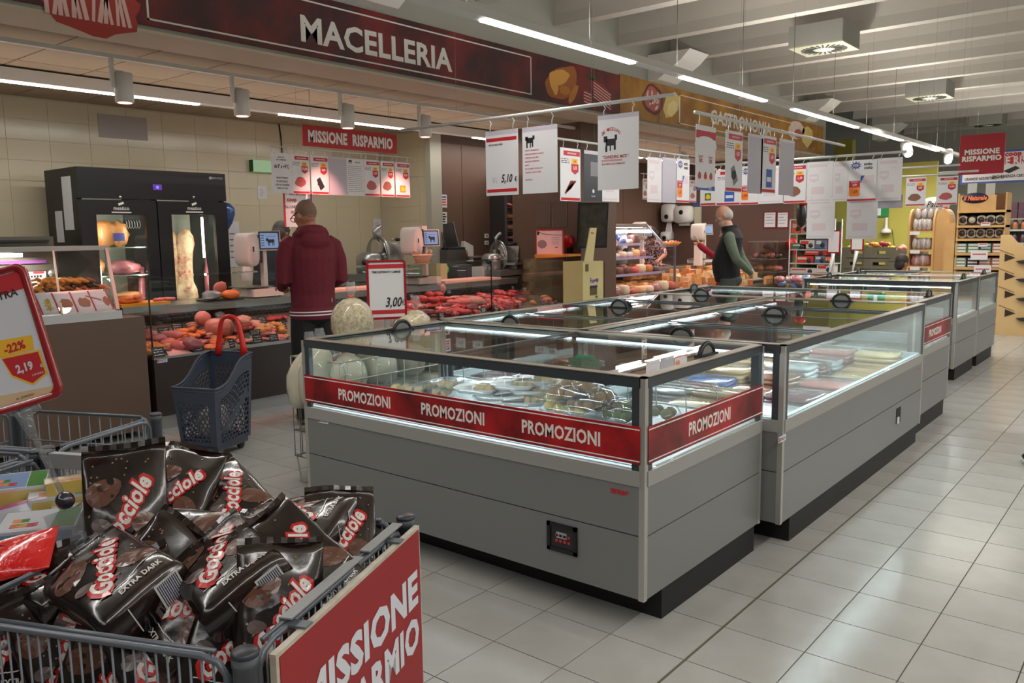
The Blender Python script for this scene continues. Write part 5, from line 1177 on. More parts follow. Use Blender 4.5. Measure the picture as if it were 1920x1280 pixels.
# -- rail along the aisle behind it (left)
X2=-4.3
p=aX(1040,261,X2);q=aX(1290,291,X2); zr2=(p.z+q.z)/2
pole('rail along the freezers behind the nearest cards',V(X2,p.y,zr2),V(X2,q.y,zr2))
def onX(x0,x1,yt_,yb_,X,zr_,kind,lb,flip=False):
    a=aX(x0,yt_,X);c=aX(x1,yt_,X);zt_=aX((x0+x1)/2,yt_,X).z;zb=aX((x0+x1)/2,yb_,X).z
    return cardposter(lb,V(X,a.y,zt_),(0,1,0),c.y-a.y,zt_-zb,kind,zr_)
onX(1050,1088,278,377,X2,zr2,('3,35','-30%','strips'),'price card 3,35 with bacon strips between the two nearest white cards')
onX(1095,1129,283,377,X2,zr2,'dark','dark grey poster left of the CANEDERLI poster')
onX(1129,1161,290,378,X2,zr2,'ghost','pale card showing below the CANEDERLI poster')
onX(1214,1241,295,379,X2,zr2,'ghost','white card seen from behind, right of the CANEDERLI poster')
onX(1242,1268,296,380,X2,zr2,'back','lilac grey card sleeve beside the narrow sotto costo card')
onX(1269,1293,298,380,X2,zr2,'pop','narrow sotto costo card at the end of the rail by the deli')
# small cards farther behind (over the deli counter)
X3=-5.9
for (x0,x1,y0,y1,lb) in ((1205,1215,335,374,'small pink price card behind the white card, left'),(1293,1306,338,379,'small pink price card behind the sotto costo card')):
    a=aX(x0,y0,X3);zr3=a.z+.07; onX(x0,x1,y0,y1,X3,zr3,('1,99','-20%','blob'),lb); c=aX(x1,y0,X3); pole('short rail over the deli, '+lb.split()[-1],V(X3,a.y-.05,zr3),V(X3,c.y+.1,zr3),.006,1,2.9)
# -- rail along the aisle, middle (cards facing the aisle)
X4=-2.9
p=aX(1303,214,X4);q=aX(1583,270,X4); zr4=(p.z+q.z)/2
pole('white rail along the freezers in front of the GASTRONOMIA banner',V(X4,p.y,zr4),V(X4,q.y,zr4),.013)
onX(1305,1342,236,357,X4,zr4,'fifty','card SCONTO 50% with a blue foot, nearest on the middle rail')
onX(1361,1393,246,360,X4,zr4,('4,35','-25%','pack',4),'price card 4,35 with a grey tray on the middle rail')
onX(1403,1431,252,363,X4,zr4,'back','lilac grey card sleeve on the middle rail, left one')
onX(1428,1456,255,362,X4,zr4,('1,89','-20%','bag',7),'price card 1,89 with a blue bag on the middle rail')
onX(1462,1490,262,366,X4,zr4,'back','lilac grey card sleeve at the right end of the middle rail')
# -- long rail across, farther back
Y5=8.2
p=aY(1330,314,Y5);q=aY(1700,279,Y5); zr5=(p.z+q.z)/2
pole('long metal rail across the picture behind the middle rail',V(p.x,Y5,zr5),V(q.x,Y5,zr5),.012,3)
s=lambda x,y:(1200+x/3.84,220+y/3.84)
for (x0,x1,y0,y1,kd,lb) in ((437,551,370,635,('1,89','-25%','box',9),'price card with a green pack behind the 50% card'),(551,728,375,632,('1,59','-30%','bag',7),'price card with a blue snack bag'),(728,857,350,628,'pop2','sotto costo card 2,89 half hidden by the lilac sleeve'),(858,1035,350,620,'ghost','white card seen from behind below the 1,89 card'),(1040,1200,335,618,('1,19','-29%','blob',12),'price card 1,19 with a candy bag'),(1202,1392,318,610,'ghost','white card seen from behind, left of the large sotto costo card'),(1394,1500,315,605,'ghost','pale card between two white ones, left of the large sotto costo card'),(1502,1708,305,602,'pop','large sotto costo card 1,69 hung in the row'),(1710,1893,290,600,'ghost','white card seen from behind, right of the large sotto costo card')):
    a0=s(x0,y0);a1=s(x1,y1); onY(a0[0],a1[0],a0[1],a1[1],Y5+(.01 if kd=='ghost' else 0),zr5,kd,lb)
for (x0,x1,y0,y1,lb) in ((1205,1396,612,872,'lower white card hanging under the row, left'),(1492,1702,605,875,'lower white card hanging under the large sotto costo card')):
    a0=s(x0,y0);a1=s(x1,y1); a=aY(a0[0],a0[1],Y5+.012);c=aY(a1[0],a1[1],Y5+.012); cardposter(lb,V(a.x,Y5+.0118,a.z+.04),(1,0,0),c.x-a.x,a.z+.04-c.z,'ghost',a.z+.05)
a0=s(1710,600);a1=s(1890,650);a=aY(*a0,Y5+.03);c=aY(*a1,Y5+.03); cardposter('grey sleeve edge below the right white card',V(a.x,Y5+.03,a.z+.05),(1,0,0),c.x-a.x,a.z+.05-c.z,'back',None)
# -- far rail with two cards
Y6=11.0
s3=lambda x,y:(1560+x/3.047,240+y/3.047)
p=aY(1694,330,Y6);q=aY(1800,326,Y6); zr6=(p.z+q.z)/2
pole('far rail with two price cards near the wooden racks',V(p.x-.1,Y6,zr6),V(q.x,Y6,zr6),.009)
for (x0,x1,y0,y1,kd,lb) in ((425,540,282,445,('5,25','-25%','blob',12),'price card 5,25 with dried fruit on the far rail'),(602,722,275,438,('15,90','-30%','blob',11),'price card 15,90 with a salmon fillet on the far rail')):
    a0=s3(x0,y0);a1=s3(x1,y1); onY(a0[0],a1[0],a0[1],a1[1],Y6,zr6,kd,lb)
# horizontal rods by the red square sign
for (x0,y0,x1,y1,lb) in ((1690,315,1800,309,'thin white rod beside the red square sign, upper'),(1760,325,1835,319,'thin white rod in front of the red square sign')):
    p=aY(x0,y0,8.9);q=aY(x1,y1,8.9); pole(lb,V(p.x,8.9,(p.z+q.z)/2),V(q.x,8.9,(p.z+q.z)/2),.010,1)
# -- red square sign and the coop sign behind it
Y7=9.3
a=aY(1801,254,Y7);c=aY(1886,249,Y7);zb=aY(1843,326,Y7).z;zt_=(a.z+c.z)/2
t=thing('square_sign','red square MISSIONE RISPARMIO sign hung at the right','sign',V((a.x+c.x)/2,Y7,zb)); B().box((a.x,Y7,zb),(c.x,Y7+.012,zt_)).obj('board',[mat('sign_crimson',(158,26,36),.5)],t)
w_=c.x-a.x; b=B()
for s_,f in (('MISSIONE',.57),('RISPARMIO',.40)): b.text(s_,V((a.x+c.x)/2,Y7-.0015,zb+(zt_-zb)*f),(1,0,0),(0,0,1),(zt_-zb)*.125,0,bold=.045,sx=(w_*(.78 if s_[0]=='M' else .88))/(tmesh(s_,.045)[2]*(zt_-zb)*.125/.7))
b.obj('lettering',[PW],t)
for x in (a.x+.05,c.x-.05): B().tube([V(x,Y7+.006,zt_),V(x,Y7+.006,topz_(Y7))],.0015,4).obj('cord',[CHROME],t)
Y8=14.5
a=aY(1803,285,Y8);c=aY(1990,274,Y8);zb=aY(1803,346,Y8).z;zt_=aY(1886,281,Y8).z
t=thing('shop_sign','white blue edged sign with red stripe behind the red square sign','sign',V((a.x+c.x)/2,Y8,zb)); B().box((a.x,Y8,zb),(c.x,Y8+.02,zt_)).obj('board',[mat('sign_blue_edge',(50,80,150),.5)],t)
b=B().box((a.x+.03,Y8-.002,zb+.03),(c.x-.03,Y8-.001,zt_-.03),0); H_=zt_-zb
b.box((a.x+.04,Y8-.004,zb+H_*.56),(c.x-.04,Y8-.003,zb+H_*.78),1)
cc=aY(1903,291,Y8); b.text('coop',V(cc.x-.02,Y8-.005,zb+H_*.88),(1,0,0),(0,0,1),.07,1,bold=.06); b.box((cc.x+.18,Y8-.005,zb+H_*.83),(cc.x+.33,Y8-.004,zb+H_*.93),2)
tc=aY(1884,302,Y8); b.text('MISSIONE RISPARMIO',V(tc.x-tmesh('MISSION',.04)[2]*.11/.7*.8,Y8-.006,zb+H_*.67-.055),(1,0,0),(0,0,1),.11,0,bold=.04,sx=.8,align='l')
cc=aY(1895,322,Y8); b.add([V(cc.x-.1,Y8-.005,zb+H_*.36),V(cc.x-.02,Y8-.005,zb+H_*.28),V(cc.x+.12,Y8-.005,zb+H_*.42),V(cc.x+.06,Y8-.005,zb+H_*.5)],[(0,1,2,3)],3)
cc=aY(1845,332,Y8); b.text('GRANDE ASSORTIMENTO',V(cc.x,Y8-.005,zb+H_*.16),(1,0,0),(0,0,1),.042,3,bold=.02,sx=.75); cc=aY(1900,331,Y8); b.text('PROVENIENZA CERTIFICATA',V(cc.x+.02,Y8-.005,zb+H_*.2),(1,0,0),(0,0,1),.042,3,bold=.02,sx=.75)
b.obj('print',[PCW,PRD,BLU,INK],t)
for x in (a.x+.2,c.x-.2): B().tube([V(x,Y8+.01,zt_),V(x,Y8+.01,topz_(Y8))],.002,4).obj('cord',[CHROME],t)
# ================================================================ FRONT LEFT: WIRE BINS WITH BISCUIT BAGS
E1=V(-.403,.915,0); E2=V(-.915,-.403,0); CA=V(-1.11,.67,0)
CG=mat('cart_grey',(98,104,112),.35,.2); CAP=mat('cart_cap',(46,50,56),.4)
WV={}
def wire(parent,p,h,r=.0022,mt=CG):
    key=(round(h,3),r)
    if key not in WV: o=B().tube([V(0,0,0),V(0,0,h)],r,6).obj('wire',[mt]); WV[key]=o.data; bpy.data.objects.remove(o)
    o=bpy.data.objects.new('wire',WV[key]); COL.objects.link(o); o.parent=parent; o.location=V(p)-ROOTLOC[parent.name]
def gridpanel(t,a,d,L,zt,zb=.25,n=24,clip=False):
    a=V(a);d=V(d)
    B().tube([a+d*.035+V(0,0,zb),a+d*.035+V(0,0,zt-.03),a+d*.05+V(0,0,zt-.008),a+d*.08+V(0,0,zt),a+d*(L-.08)+V(0,0,zt),a+d*(L-.05)+V(0,0,zt-.008),a+d*(L-.035)+V(0,0,zt-.03),a+d*(L-.035)+V(0,0,zb)],.0065,8).obj('panel_frame',[CG],t)
    s=d.cross(V(0,0,1))
    B().tube([a+d*.06-s*.008+V(0,0,zt+.006),a+d*(L-.06)-s*.008+V(0,0,zt+.006)],.0045,6).obj('top_rod',[CG],t)
    for z in (zt-.115,zt-.3,zb): B().tube([a+d*.035+V(0,0,z),a+d*(L-.035)+V(0,0,z)],.004,6).obj('cross_rod',[CG],t)
    for k in range(n): wire(t,a+d*(.06+(L-.12)*k/(n-1))+V(0,0,zb),zt-zb+.004)
def bin_(lb,o,L1,L2,panels,grp='grey wire roll bins'):
    o=V(o); t=thing('wire_bin',lb,'bin',o+E1*L1/2+E2*L2/2)
    cs=[o,o+E1*L1,o+E1*L1+E2*L2,o+E2*L2]
    for c in cs:
        B().lathe(c,[(.02,.1),(.02,.83),(.0215,.83),(.0215,.845),(.019,.849),(.0,.85)],18).obj('corner_post',[CG],t)
        B().lathe(c,[(.022,.846),(.022,.852),(.018,.856),(0,.857)],18).obj('post_cap',[CAP],t)
        B().lathe(c+V(0,0,.045),[(.045,-.012),(.05,-.008),(.05,.008),(.045,.012)],14,E1).obj('wheel',[BLACK],t)
    for i in range(4):
        a=cs[i];c=cs[(i+1)%4]; d=(c-a).normalized(); gridpanel(t,a,d,(c-a).length,.835,n=24 if i in panels else 12)
    b=B(); b.add([cs[0]+V(0,0,.25),cs[1]+V(0,0,.25),cs[2]+V(0,0,.25),cs[3]+V(0,0,.25)],[(0,1,2,3)]); b.obj('bin_floor',[CG],t)
    return t
bin1=bin_('grey wire bin full of dark biscuit bags, nearest, with the red board on its side',CA,.645,.62,(0,3))
O2=CA+E1*.29+E2*.665
bin2=bin_('grey wire bin with boxed teas and biscuit bags behind the nearest bin',O2,.645,.66,(0,1,2))
bin3=bin_('grey wire bin with red wrapped sweets at the left edge',O2+E2*.70,.645,.66,(0,3))
bin4=bin_('grey wire bin behind the others whose low rail shows at the left edge',O2+E1*.69+E2*.70,.5,.66,(3,))
# clip plates on rails
def clip(t,a,d,L0,L1_,zt=.842,w_=.012,h=.03):
    a=V(a);d=V(d);s=d.cross(V(0,0,1)); m_=a+d*((L0+L1_)/2)+V(0,0,zt-h/2+.004); b=B()
    b.obox(m_+V(0,0,h/2),d*(L1_-L0)/2,s*w_,(0,0,.0015)); b.obox(m_-s*w_,d*(L1_-L0)/2,s*.001,(0,0,h/2)); b.obj('label_clip',[mat('clip_grey',(140,142,142),.4,.2)],t)
clip(bin1,CA,E1,.12,.40,.846); clip(bin1,CA,E1,.43,.60,.846)
a=O2+E1*.645
clip(bin2,a,E2,.12,.33,.846,.012,.045); clip(bin2,a,E2,.46,.64,.846,.012,.045)
# red board hung on the outside of the nearest bin
t=thing('red_board','red MISSIONE RISPARMIO board with worn white edges on the side of the nearest bin','sign',CA+E1*.32-E2*.03+V(0,0,.35))
n=-E2; o=CA+E1*.03+n*.03; 
b=B(); b.obox(o+E1*.305+V(0,0,.835-.26),E1*.305,n*.006,(0,0,.26),0); b.obj('board',[mat('board_white',(196,190,178),.6,var=(170,160,140),vscale=30)],t)
b=B(); b.obox(o+E1*.306+V(0,0,.835-.262)+n*.0068,E1*.297,n*.0008,(0,0,.254),0); 
for s_,zc_ in (('MISSIONE',.835-.135),('RISPARMIO',.835-.24)):
    h=.074; sx=.52/(tmesh(s_,.045)[2]*h/.7); b.text(s_,o+E1*.325+V(0,0,zc_)+n*.0085,E1,(0,0,1),h,1,bold=.045,sx=sx)
b.obj('print',[mat('board_crimson',(150,20,28),.5,var=(140,18,26),vscale=4),mat('print_cool_white',(206,210,218),.5)],t)
for k in (.1,.5): B().obox(o+E1*k+V(0,0,.838)-n*.012,E1*.012,n*.022,(0,0,.002)).obj('hook',[CG],t)
# ---------------------------------------------------------------- biscuit bags
BAGM=mat('bag_brown',(36,22,18),.2,ramp=((.35,(18,10,9)),(.55,(30,18,15)),(.74,(50,30,24))),vscale=9,bump=.12,bscale=26,coat=.6)
BRED=mat('bag_red',(190,28,30),.25,coat=.5); BWH=mat('bag_white',(214,212,208),.3,coat=.5); COOK=mat('cookie_print',(104,66,50),.3,var=(84,52,40),vscale=40,coat=.5); COOKD=mat('cookie_dark',(40,24,20),.3,coat=.5); BARC=mat('barcode_blue',(60,66,100),.4); DOT=mat('crumb_print',(130,100,80),.3)
BW_,BD_,BH_=.165,.085,.25
def bagfn(seed,squash=1.0):
    def dep(x,y):
        tt=min(max(y/BH_,0),1); p=5-3*tt; prof=(1-tt**2.3)*(.86+.14*min(1,tt*6))+.015
        e=max(0,1-abs(2*x/BW_)**p)**(1/p)
        nz=.007*noise.noise(V(x*22+seed,y*18,seed*1.3))+.0035*noise.noise(V(x*60+seed,y*50,seed))
        return BD_/2*squash*prof*e+nz*e*(.4+.6*tt)
    return dep
def bagvariant(seed):
    f=bagfn(seed); g=bagfn(seed+9.3); nx,ny=17,15; b=B(); F_=[];G_=[]
    bend=lambda x,y: .02*math.sin(seed)*((y/BH_)**2)+.01*noise.noise(V(x*8,y*8,seed+3))*(y/BH_)
    def pf(x,y,off=0): return V(x+.006*noise.noise(V(y*12,seed,0))*(y/BH_),-f(x,y)-off+bend(x,y),y+.008*noise.noise(V(x*12,seed,1))*(y/BH_))
    def pb(x,y,off=0): return V(x+.006*noise.noise(V(y*12,seed,0))*(y/BH_),g(x,y)+off+bend(x,y),y+.008*noise.noise(V(x*12,seed,1))*(y/BH_))
    xs_=[-BW_/2*math.cos(math.pi*i/(nx-1)) for i in range(nx)]; ys_=[BH_*j/(ny-1) for j in range(ny)]
    rings=[[pf(x,y) for x in xs_]+[pb(x,y) for x in xs_[::-1][1:-1]] for y in ys_]
    b.rings(rings,0)
    # crimped seam edge
    k=12
    for i in range(k):
        x=-BW_/2+BW_*i/k; b.quad(pf(x,BH_),pf(x+BW_/k,BH_),pf(x+BW_/k,BH_)+V(0,.001*(-1)**i,.012),pf(x,BH_)+V(0,.001*(-1)**i,.012),0)
    q=B()
    def tx(s,cx,cy,ang,h,mi,bold,sx,off,shear=.25,fn=pf):
        ca,sa=math.cos(ang),math.sin(ang)
        q.text(s,None,None,None,h,mi,bold=bold,sx=sx,shear=shear,fn=lambda X,Y:fn(cx+X*ca-Y*sa,cy+X*sa+Y*ca,off))
    ang=math.radians(58)
    def poly(pts,mi,off,fn=pf):
        q.add([fn(x,y,off) for x,y in pts],[tuple(range(len(pts)))],mi)
    def disc(cx,cy,rx,ry,mi,off,n_=14,rot=0,fn=pf,rings_=2):
        vs=[fn(cx,cy,off)];fs=[]
        for r_ in range(1,rings_+1):
            for k_ in range(n_):
                a=6.283*k_/n_; X=rx*r_/rings_*math.cos(a);Y=ry*r_/rings_*math.sin(a)*(1-.25*math.cos(a)); vs.append(fn(cx+X*math.cos(rot)-Y*math.sin(rot),cy+X*math.sin(rot)+Y*math.cos(rot),off))
        for k_ in range(n_):
            fs.append((0,1+k_,1+(k_+1)%n_))
            for r_ in range(rings_-1): o_=1+r_*n_; fs.append((o_+k_,o_+n_+k_,o_+n_+(k_+1)%n_,o_+(k_+1)%n_))
        q.add(vs,fs,mi)
    disc(-.038,.165,.038,.026,3,.0008,rot=.5,rings_=3); disc(.045,.085,.036,.022,3,.0008,rot=-.7,rings_=3); disc(-.045,.172,.006,.006,4,.0013,8,rings_=1); disc(-.022,.155,.004,.004,4,.0013,8,rings_=1)
    disc(-.045,.10,.018,.012,7,.0012,rings_=1)
    tx('Gocciole',.0,.118,ang,.035,1,.12,.78,.0022); tx('Gocciole',.0,.118,ang,.035,1,.085,.78,.0021); tx('Gocciole',.0,.118,ang,.035,2,.032,.80,.0030)
    tx('EXTRA DARK',.02,.03,0,.010,2,.03,.9,.0015,shear=0)
    for k_ in range(12):
        x0=-.05+.01*k_; y0=.045+.03*max(0,(k_-5)/6)*.4; q.quad(pf(x0,y0,.001),pf(x0+.01,y0+.001,.001),pf(x0+.01,y0+.003,.001),pf(x0,y0+.002,.001),2)
    rr=random.Random(seed*10)
    for k_ in range(26): disc(rr.uniform(-.07,.07),rr.uniform(.05,.23),.0022,.0022,6,.0014,6,rings_=1)
    # back: table grid, barcode, small lettering
    tx('Gocciole',-.02,.19,math.radians(0),.014,1,.06,.8,.0016,fn=lambda X,Y,o:pb(-X,Y,o)); tx('Gocciole',-.02,.19,0,.014,2,.02,.8,.0024,fn=lambda X,Y,o:pb(-X,Y,o))
    for k_ in range(9): q.quad(*[pb(x,y,.0015) for x,y in ((.06,.05+.011*k_),(-.0,.05+.011*k_),(-.0,.0515+.011*k_),(.06,.0515+.011*k_))],2)
    for k_ in range(8): q.quad(*[pb(x,y,.0014) for x,y in ((.06-.0085*k_,.05),(.059-.0085*k_,.05),(.059-.0085*k_,.14),(.06-.0085*k_,.14))],2)
    q.quad(*[pb(x,y,.0016) for x,y in ((-.02,.02),(-.07,.02),(-.07,.055),(-.02,.055))],2)
    for k_ in range(12): x=-.024-.0036*k_; q.quad(*[pb(x_,y,.0022) for x_,y in ((x,.023),(x-.0017,.023),(x-.0017,.052),(x,.052))],5)
    # bottom face: barcode label
    q.add([V(x,y,-.0012) for x,y in ((.02,-.03),(.02,.03),(.065,.03),(.065,-.03))],[(0,1,2,3)],2)
    for k_ in range(11): x=.024+.0036*k_; q.add([V(x,-.026,-.0018),V(x,.026,-.0018),V(x+.0017,.026,-.0018),V(x+.0017,-.026,-.0018)],[(0,1,2,3)],5)
    q.add([V(x,-y,-.001) for x,y in ((-.03,.03),(-.028,-.03),(-.026,-.03),(-.028,.03))],[(0,1,2,3)],2)
    o1=b.obj('bag_body',[BAGM]); o2=q.obj('bag_print',[BAGM,BRED,BWH,COOK,COOKD,BARC,DOT,mat('seal_print',(96,80,78),.35,coat=.4)])
    m1,m2=o1.data,o2.data; bpy.data.objects.remove(o1); bpy.data.objects.remove(o2); return m1,m2
BV=[bagvariant(s_) for s_ in (1.7,4.1,6.6,9.2,12.9)]
bagn=0
def biscuit(px,py,z,up,nm,lb,v=0,s=1.0,D=None):
    c=aZ(px,py,z) if D is None else aD(px,py,D)
    q_=(c-CA).dot(E2); c+=E2*max(0,.10-q_)
    vw=(c-CC).normalized(); rt_=CR; 
    cb=lambda a: (CR*a[0]+CU*a[1]-CF*a[2])
    u=cb(up).normalized(); n=cb(nm); n=(n-u*n.dot(u)).normalized()
    x=u.cross(n)*1.0   # local: x right, -y front, z up  => x = (-y)x z
    mtx=Matrix((x,-n,u)).transposed().to_4x4()
    if mtx.determinant()<0: mtx=Matrix((-x,-n,u)).transposed().to_4x4()
    t=bpy.data.objects.new('biscuit_bag',None); COL.objects.link(t); t.empty_display_size=.1
    mtx.translation=c-u*BH_/2*s; t.matrix_world=mtx@Matrix.Diagonal((s,s,s,1)); tag(t,lb,'biscuit bag','dark biscuit bags in the wire bins')
    for nm_,me in zip(('bag_body','bag_print'),BV[v%5]):
        o=bpy.data.objects.new(nm_,me); COL.objects.link(o); o.parent=t
for a in ((238,952,.90,(-.12,1,-.1),(.28,.15,.93),'biscuit bag standing upright at the back, full name readable',0,1.08),
 (335,935,.89,(.12,.72,-.6),(.02,.6,.8),'biscuit bag leaning back, second from the left at the top of the heap',1),
 (432,942,.87,(-.62,.55,-.4),(.25,.65,.65),'biscuit bag tilted left near the far post, at the top of the heap',2),
 (540,985,.86,(-.95,.02,-.2),(0,.93,.35),'biscuit bag lying flat on top with its bottom to the right',3,1.1),
 (205,1085,.84,(-.78,.22,-.52),(-.15,.8,.55),'biscuit bag lying with bar code end to the right, left of the middle',4,1.12),
 (415,1055,.86,(-.62,.3,-.66),(-.28,.78,.55),'biscuit bag lying with white bar code end up, in the middle of the heap',0,1.12),
 (560,1060,.84,(-.75,.6,-.2),(.25,.6,.75),'biscuit bag with its name running down to the right, by the red board',1),
 (650,1015,.83,(-.12,.8,-.5),(.25,.5,.8),'biscuit bag in the corner by the far post of the red board',2,.95),
 (45,1165,.74,(-.15,.95,-.2),(.05,.3,.95),'biscuit bag behind the front wires at the left edge',3,1.12),
 (290,1185,.74,(-.5,.85,-.1),(.2,.35,.9),'biscuit bag behind the front wires with its name running upright',4,1.12),
 (440,1190,.74,(.25,.9,-.2),(.35,.35,.85),'biscuit bag behind the front wires near the near post',0),
 (525,1145,.79,(-.05,.95,-.25),(.45,.3,.85),'biscuit bag right beside the middle of the red board',1),
 (120,1210,.70,(-.3,.9,.1),(.5,.2,.85),'biscuit bag half hidden, second from the left behind the front wires',2),
 (385,1130,.79,(.7,.6,-.2),(-.1,.4,.9),'biscuit bag under the middle one, mouth showing',3),
 (60,1090,.80,(-.9,.1,-.3),(.1,.9,.4),'biscuit bag lying flat at the left edge under the red packet',4),
 (480,1095,.81,(.1,.8,-.5),(-.5,.3,.8),'biscuit bag edge on between the middle one and the red board',0),
 (350,1020,.84,(-.95,.15,-.1),(.1,.7,.7),'biscuit bag lying across below the upright one',2),
 (200,1270,.66,(.3,.9,0),(.2,.3,.9),'biscuit bag low behind the front wires, left of centre',1),
 (380,1275,.66,(-.2,.9,0),(.1,.3,.95),'biscuit bag low behind the front wires, right of centre',3),
 (20,1270,.64,(.2,.9,0),(.2,.3,.9),'biscuit bag low in the left corner of the photo',4),
 (290,1090,.79,(.5,.7,-.3),(.2,.4,.9),'biscuit bag buried in the middle of the heap',1),
 (610,1010,.82,(-.6,.5,-.5),(.1,.7,.6),'biscuit bag under the flat one at the back rail',4),
 (500,1240,.68,(.1,.9,0),(.5,.3,.8),'biscuit bag low beside the near post',2),
 (150,1010,.80,(.6,.5,-.4),(.1,.7,.7),'biscuit bag between the clamp and the upright bag',3)):
    biscuit(*a[:6],a[6],a[7] if len(a)>7 else 1.0)
# red packet
c=aZ(22,1045,.86)
B_=B(); u=(CR*.95+CU*.25+CF*.1).normalized(); v=(CU*.6+CF*.7); v=(v-u*v.dot(u)).normalized(); n=u.cross(v)
rg=[]
for k in range(9):
    f=k/8*2-1; th=.016*(1-f*f)+.001; rg.append([c+u*f*.085+(v*math.cos(a)*.055+n*math.sin(a)*th*(1+.3*noise.noise(V(k,a*2,3)))) for a in [6.283*j/14 for j in range(14)]])
B_.rings(rg); tag(B_.obj('red_packet',[mat('packet_red',(206,22,20),.18,coat=.9,bump=.5,bscale=40)]),'shiny plain red packet on the biscuit bags at the left edge','packet')
# tea boxes
TEAM=[mat('tea_white',(196,200,204),.2,coat=.8),mat('tea_blue',(120,150,186),.2,coat=.8),mat('tea_green',(70,130,60),.2,coat=.8),mat('tea_yellow',(206,180,90),.2,coat=.8),mat('tea_orange',(214,130,60),.3,coat=.5),mat('tea_pink',(190,90,140),.2,coat=.8),INK,mat('tea_red',(180,50,60),.3,coat=.5)]
def teabox(px,py,z,sx,sy,sz,yaw,tilt,top,lb,cols):
    c=aZ(px,py,z); t=thing('tea_box',lb,'tea box',c); M_=Matrix.Rotation(yaw,3,'Z')@Matrix.Rotation(tilt,3,'X'); ax,ay,az=M_@V(sx/2,0,0),M_@V(0,sy/2,0),M_@V(0,0,sz/2)
    B().obox(c,ax,ay,az).obj('carton',[TEAM[top]],t)
    b=B()
    b.obox(c+az*1.0+ax*-.3,ax*.62,ay*.9,az.normalized()*.0006,cols[0]); b.obox(c+az+ax*.66,ax*.3,ay*.94,az.normalized()*.0007,cols[1])
    fn=ax.normalized(); b.obox(c+ax,fn*.0006,ay*.9,az*.8,cols[2]); b.obox(c-ay,ax*.9,ay.normalized()*.0006,az*.8,cols[3])
    for k in range(5): b.obox(c+az+ax*(-.6+.22*(k%3))+ay*(-.5+.5*(k//3)),ax*.1,ay*.16,az.normalized()*.0012,(4,3,7,4,2)[k])
    for s_ in range(3): b.obox(c+az+ay*(-.62+.14*s_)+ax*-.35,ax*.35,ay*.02,az.normalized()*.0014,7)
    b.obj('box_print',TEAM,t)
    B().obox(c,ax*1.02,ay*1.02,az*1.04).obj('wrap',[glass('wrap_film',(250,250,252),.9,.12)],t)
yaw0=math.atan2(E1.y,E1.x)
teabox(38,925,.86,.13,.10,.075,yaw0-.9,.15,0,'tea box with blue top and yellow fruit side in the wire bin',(1,2,3,3))
teabox(15,975,.83,.12,.09,.07,yaw0-.3,-.3,5,'pink tea box at the left edge in the wire bin',(5,0,0,0))
teabox(80,1000,.84,.16,.11,.07,yaw0-1.0,.1,0,'large white and green tea box left of the clear clamp',(0,2,0,1))
teabox(120,945,.84,.15,.10,.07,yaw0-.8,0,0,'tea box with orange cup print behind the clear clamp',(0,2,0,3))
teabox(150,925,.86,.15,.09,.085,yaw0-.75,-.1,3,'yellow tea box with orange disc beside the upright biscuit bag',(3,3,3,3))
teabox(155,975,.82,.13,.09,.07,yaw0-.8,0,0,'white tea box right of the clear clamp',(0,1,0,0))
for i,(px,py,z) in enumerate(((40,1000,.76),(110,1010,.76),(150,960,.76),(20,950,.76),(90,950,.77))): teabox(px,py,z,.14,.11,.07,yaw0-.9,0,(0,1,2,3,5)[i],'tea box in the lower layer, '+('white','blue','green','yellow','pink')[i],(0,2,1,3))
# sweets bags in bin 3
SWM=[mat('sweet_red',(150,30,34),.25,coat=.8,bump=.4,bscale=40),mat('sweet_orange',(190,110,70),.25,coat=.8,bump=.4,bscale=40),mat('sweet_white',(196,190,186),.25,coat=.8,bump=.4,bscale=40)]
for i in range(14):
    c=O2+E2*(.78+.5*R.random())+E1*(.1+.5*R.random())+V(0,0,.72+.08*R.random())
    b=B(); b.ell(c,(.06,0,0),(0,.05,0),(0,0,.035),10,7,0,.4,3,i); o=b.obj('sweets_bag',[SWM[i%3]]); setorigin(o,c); tag(o,('red','orange','white')[i%3]+' wrapped sweets bag in the bin at the left edge','sweets','wrapped sweets in the bin at the left edge')
# ---------------------------------------------------------------- red framed price holder on a clear pole
D0=1.72
pt=lambda x,y,d=D0: aD(x,y,d)
ct_=pt(130,990,1.78)
t=thing('price_holder','red framed price holder 2,19 on a clear pole clamped to the bins','sign',ct_)
BRc=pt(121,741); ul=(pt(0,778)-BRc).normalized()*-1; vv=(pt(42,490)-BRc).normalized(); nn=ul.cross(vv).normalized(); vv=nn.cross(ul).normalized()
HH=(pt(42,490)-BRc).length*1.0; WW=HH*.72; o=BRc-ul*WW
def rrect(o,u,v,w_,h_,r,n=6):
    out=[]
    for cx,cy,a0 in ((w_-r,r,-90),(w_-r,h_-r,0),(r,h_-r,90),(r,r,180)):
        for k in range(n+1): a=math.radians(a0+90*k/n); out.append(o+u*(cx+r*math.cos(a))+v*(cy+r*math.sin(a)))
    return out
FRD=mat('frame_redplastic',(150,22,30),.2,coat=.6)
b=B(); outer=rrect(o,ul,vv,WW,HH,.022); inner=rrect(o+ul*.014+vv*.014,ul,vv,WW-.028,HH-.028,.016); n_=len(outer)
lay=[[p-nn*.006 for p in outer],[p+nn*.004 for p in outer],[p+nn*.006 for p in [a*.8+c*.2 for a,c in zip(outer,inner)]],[p+nn*.004 for p in inner],[p-nn*.0 for p in inner]]
vs=[p for l in lay for p in l]; fs=[]
for i in range(4):
    for k in range(n_): fs.append((i*n_+k,i*n_+(k+1)%n_,(i+1)*n_+(k+1)%n_,(i+1)*n_+k))
fs.append(tuple(range(n_))[::-1]); b.add(vs,fs,0,True); b.obj('frame',[FRD],t)
b=B(); ins=rrect(o+ul*.013+vv*.013,ul,vv,WW-.026,HH-.026,.016); b.add([p+nn*.0006 for p in ins],[tuple(range(len(ins)))],0)
